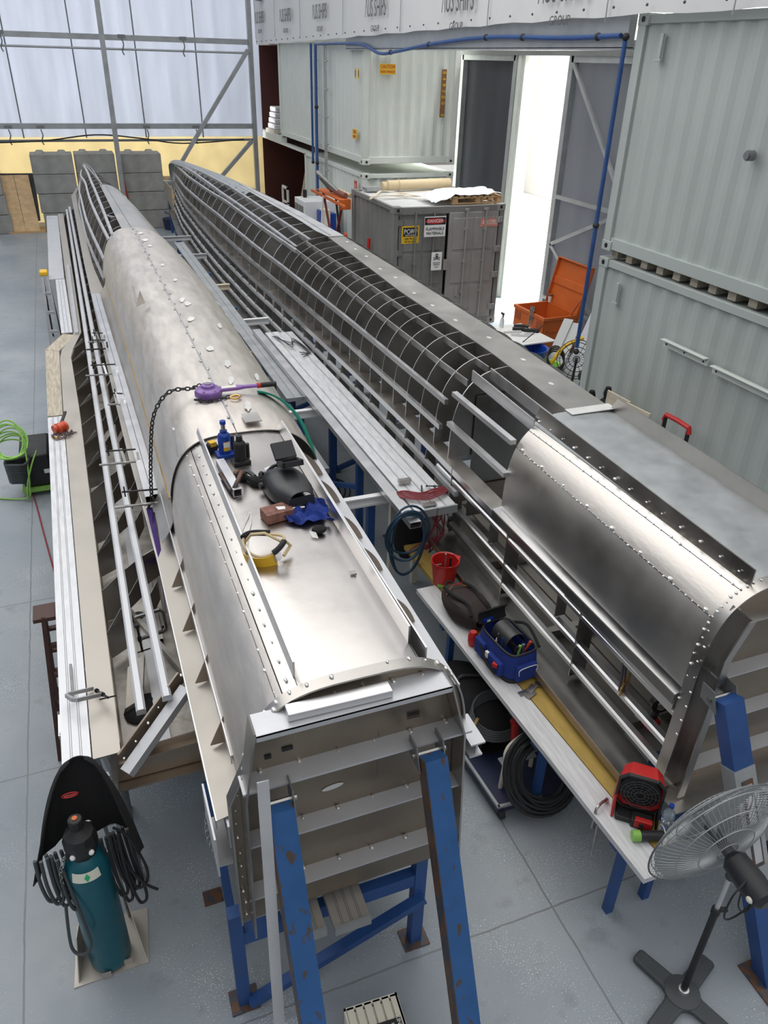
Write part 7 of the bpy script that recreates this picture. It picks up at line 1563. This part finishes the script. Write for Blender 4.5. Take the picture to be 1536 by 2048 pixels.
# crate with printed label at the bottom edge
t = thing('slatted_crate', 'white slatted crate with a printed label at the bottom edge', 'crate', (.83, 1.95, 0), world=False, rz=-.06)
b = MB()
for k in range(6): b.b2((-.135+k*.049, -.14, .27), (-.097+k*.049, .12, .285))
b.build('slat', 'cream', t)
b = MB(); b.b2((-.15, .11, .0), (.15, .125, .285)); b.b2((-.15, -.14, .0), (.15, -.125, .285)); b.b2((-.15, -.14, 0), (-.138, .125, .285)); b.b2((.138, -.14, 0), (.15, .125, .285)); b.b2((-.14, -.1, .262), (.14, .1, .268)); b.build('frame', 'cream', t)
Mk = Matrix.Rotation(-.45, 4, 'Z')
b = MB(); b.b2((-.01, -.125, .286), (.13, -.0, .29)); b.build('label', 'ink', t)
b = MB(); b.b2((-.035, -.125, .286), (-.01, -.0, .291)); b.build('label_stripe', 'orange', t)
b = MB(); b.b2((-.085, -.125, .286), (-.035, -.01, .291)); b.build('label_panel', 'blue_tool', t)
text('KINCROME', .03, (.115, -.062, .2905), (0, -1, 0), (1, 0, 0), 'label_white', t, .95)
text('Padlockable', .022, (.08, -.062, .2905), (0, -1, 0), (1, 0, 0), 'label_white', t, .8)
text('Steel Tray', .022, (.05, -.062, .2905), (0, -1, 0), (1, 0, 0), 'label_white', t, .8)
text('A', .03, (-.055, -.05, .2915), (0, -1, 0), (1, 0, 0), 'label_white', t)
b = MB(); b.b2((3.0, 1.55, .0), (3.02, 1.6, .4)) if False else b.prism([(3.3, 1.55, .0), (3.8, 1.5, .0), (3.8, 1.9, 1.0), (3.3, 2.0, 1.0)], (0, .02, 0)); tag(b.build('grey_panel', 'galv'), 'grey sheet panel leaning at the right photo edge', 'panel')
# ---------------------------------------------------------------- finish: sub-parts hang from the part they belong to
def kids(o): return [c for c in bpy.data.objects if c.parent == o]
def ctr(o):
    vs = o.data.vertices; n_ = max(1, len(vs)); return sum((v.co for v in vs), V((0, 0, 0)))/n_
PAIR = {'casting_hole': ('corner_casting',), 'locking_bar': ('door',), 'hinge': ('door',), 'latch': ('door',), 'lens': ('lens_frame',), 'flip_up_lens': ('lens_frame',),
        'label_text': ('label',), 'lid_label': ('lid_flap',), 'vent_slot': ('housing',), 'dial': ('control_panel', 'head', 'control_panel'), 'bolt': ('bracket', 'body'), 
        'switch': ('cover',), 'switch_bezel': ('cover',), 'eye_hole': ('skull',), 'oval': ('plate',), 'panel': ('plate',), 'collar': ('lever', 'hub_cover'), 'grip': ('lever',), 
        'glass_pane': ('body',), 'display': ('body',), 'side_panel': ('body',), 'piping': ('pocket',), 'rust_patch': ('sleeve',), 'patch_plate': ('sleeve',), 'rusty_face': ('post',), 'groove': ('deck',),
        'green_diamond': ('label',), 'dot': ('valve_guard',), 'gauge_dot': ('valve_guard',), 'badge': ('case',), 'lid_stay': ('lid',), 'handle_pocket': ('body',), 'side_rib': ('body',), 'core': ('roll',), 'cap': ('body', 'ram', 'cylinder'), 'button': ('motor',)}
roots = [o for o in bpy.data.objects if o.parent is None and o.type == 'EMPTY']
for rt in roots:
    ch = [c for c in rt.children if c.type == 'MESH']
    for c in ch:
        nm = c.name.split('.')[0]
        for want in PAIR.get(nm, ()):
            cand = [p for p in ch if p.name.split('.')[0] == want and p is not c and p.location.length < 1e-6 and c.location.length < 1e-6 and p.parent is rt]
            if cand:
                k = ctr(c); c.parent = min(cand, key=lambda p: (ctr(p)-k).length); break
for o in bpy.data.objects:
    if o.name.split('.')[0] in ('weld_tack', 'tack_hole', 'eyelet', 'putty_patch'): o['kind'] = 'stuff'
# ---------------------------------------------------------------- light
sc = bpy.context.scene
w = bpy.data.worlds.new('world'); sc.world = w; w.use_nodes = True
nt = w.node_tree; N = nt.nodes; L = nt.links; bg = N['Background']
tc = N.new('ShaderNodeTexCoord'); sp = N.new('ShaderNodeSeparateXYZ'); cr = N.new('ShaderNodeValToRGB')
L.new(tc.outputs['Generated'], sp.inputs[0]); L.new(sp.outputs[2], cr.inputs[0])
e = cr.color_ramp.elements
e[0].position = 0; e[0].color = (.20, .19, .18, 1); e[1].position = 1; e[1].color = (1, .99, .97, 1)
x = cr.color_ramp.elements.new(.2); x.color = (.30, .30, .31, 1)
x = cr.color_ramp.elements.new(.5); x.color = (.60, .62, .66, 1)
L.new(cr.outputs[0], bg.inputs[0]); bg.inputs[1].default_value = .85
def area(name, loc, size, power, tgt, color=(1, 1, 1)):
    l = bpy.data.lights.new(name, 'AREA'); l.shape = 'RECTANGLE'; l.size, l.size_y = size; l.energy = power; l.color = color
    o = bpy.data.objects.new(name, l); col.objects.link(o); o.location = loc
    o.rotation_euler = (V(tgt)-V(loc)).to_track_quat('-Z', 'Y').to_euler(); return o
area('roof_daylight', (-3.6, 12, 9.5), (8, 26), 900, (.5, 11, 0), (1, .98, .95))
area('yard_daylight', (14, 18, 8.5), (7, 12), 5000, (14, 18, 0), (1, .98, .94)).data.spread = 1.6
area('daylight_behind_end_wall', (0, 33, 5), (16, 7), 900, (0, 27, 3), (1, .98, .95))
sc.view_settings.view_transform = 'Standard'; sc.view_settings.look = 'None'; sc.view_settings.gamma = 1
sc.view_settings.use_curve_mapping = False; sc.view_settings.exposure = .5
for o in list(bpy.data.objects):
    if '_w' in o: del o['_w']
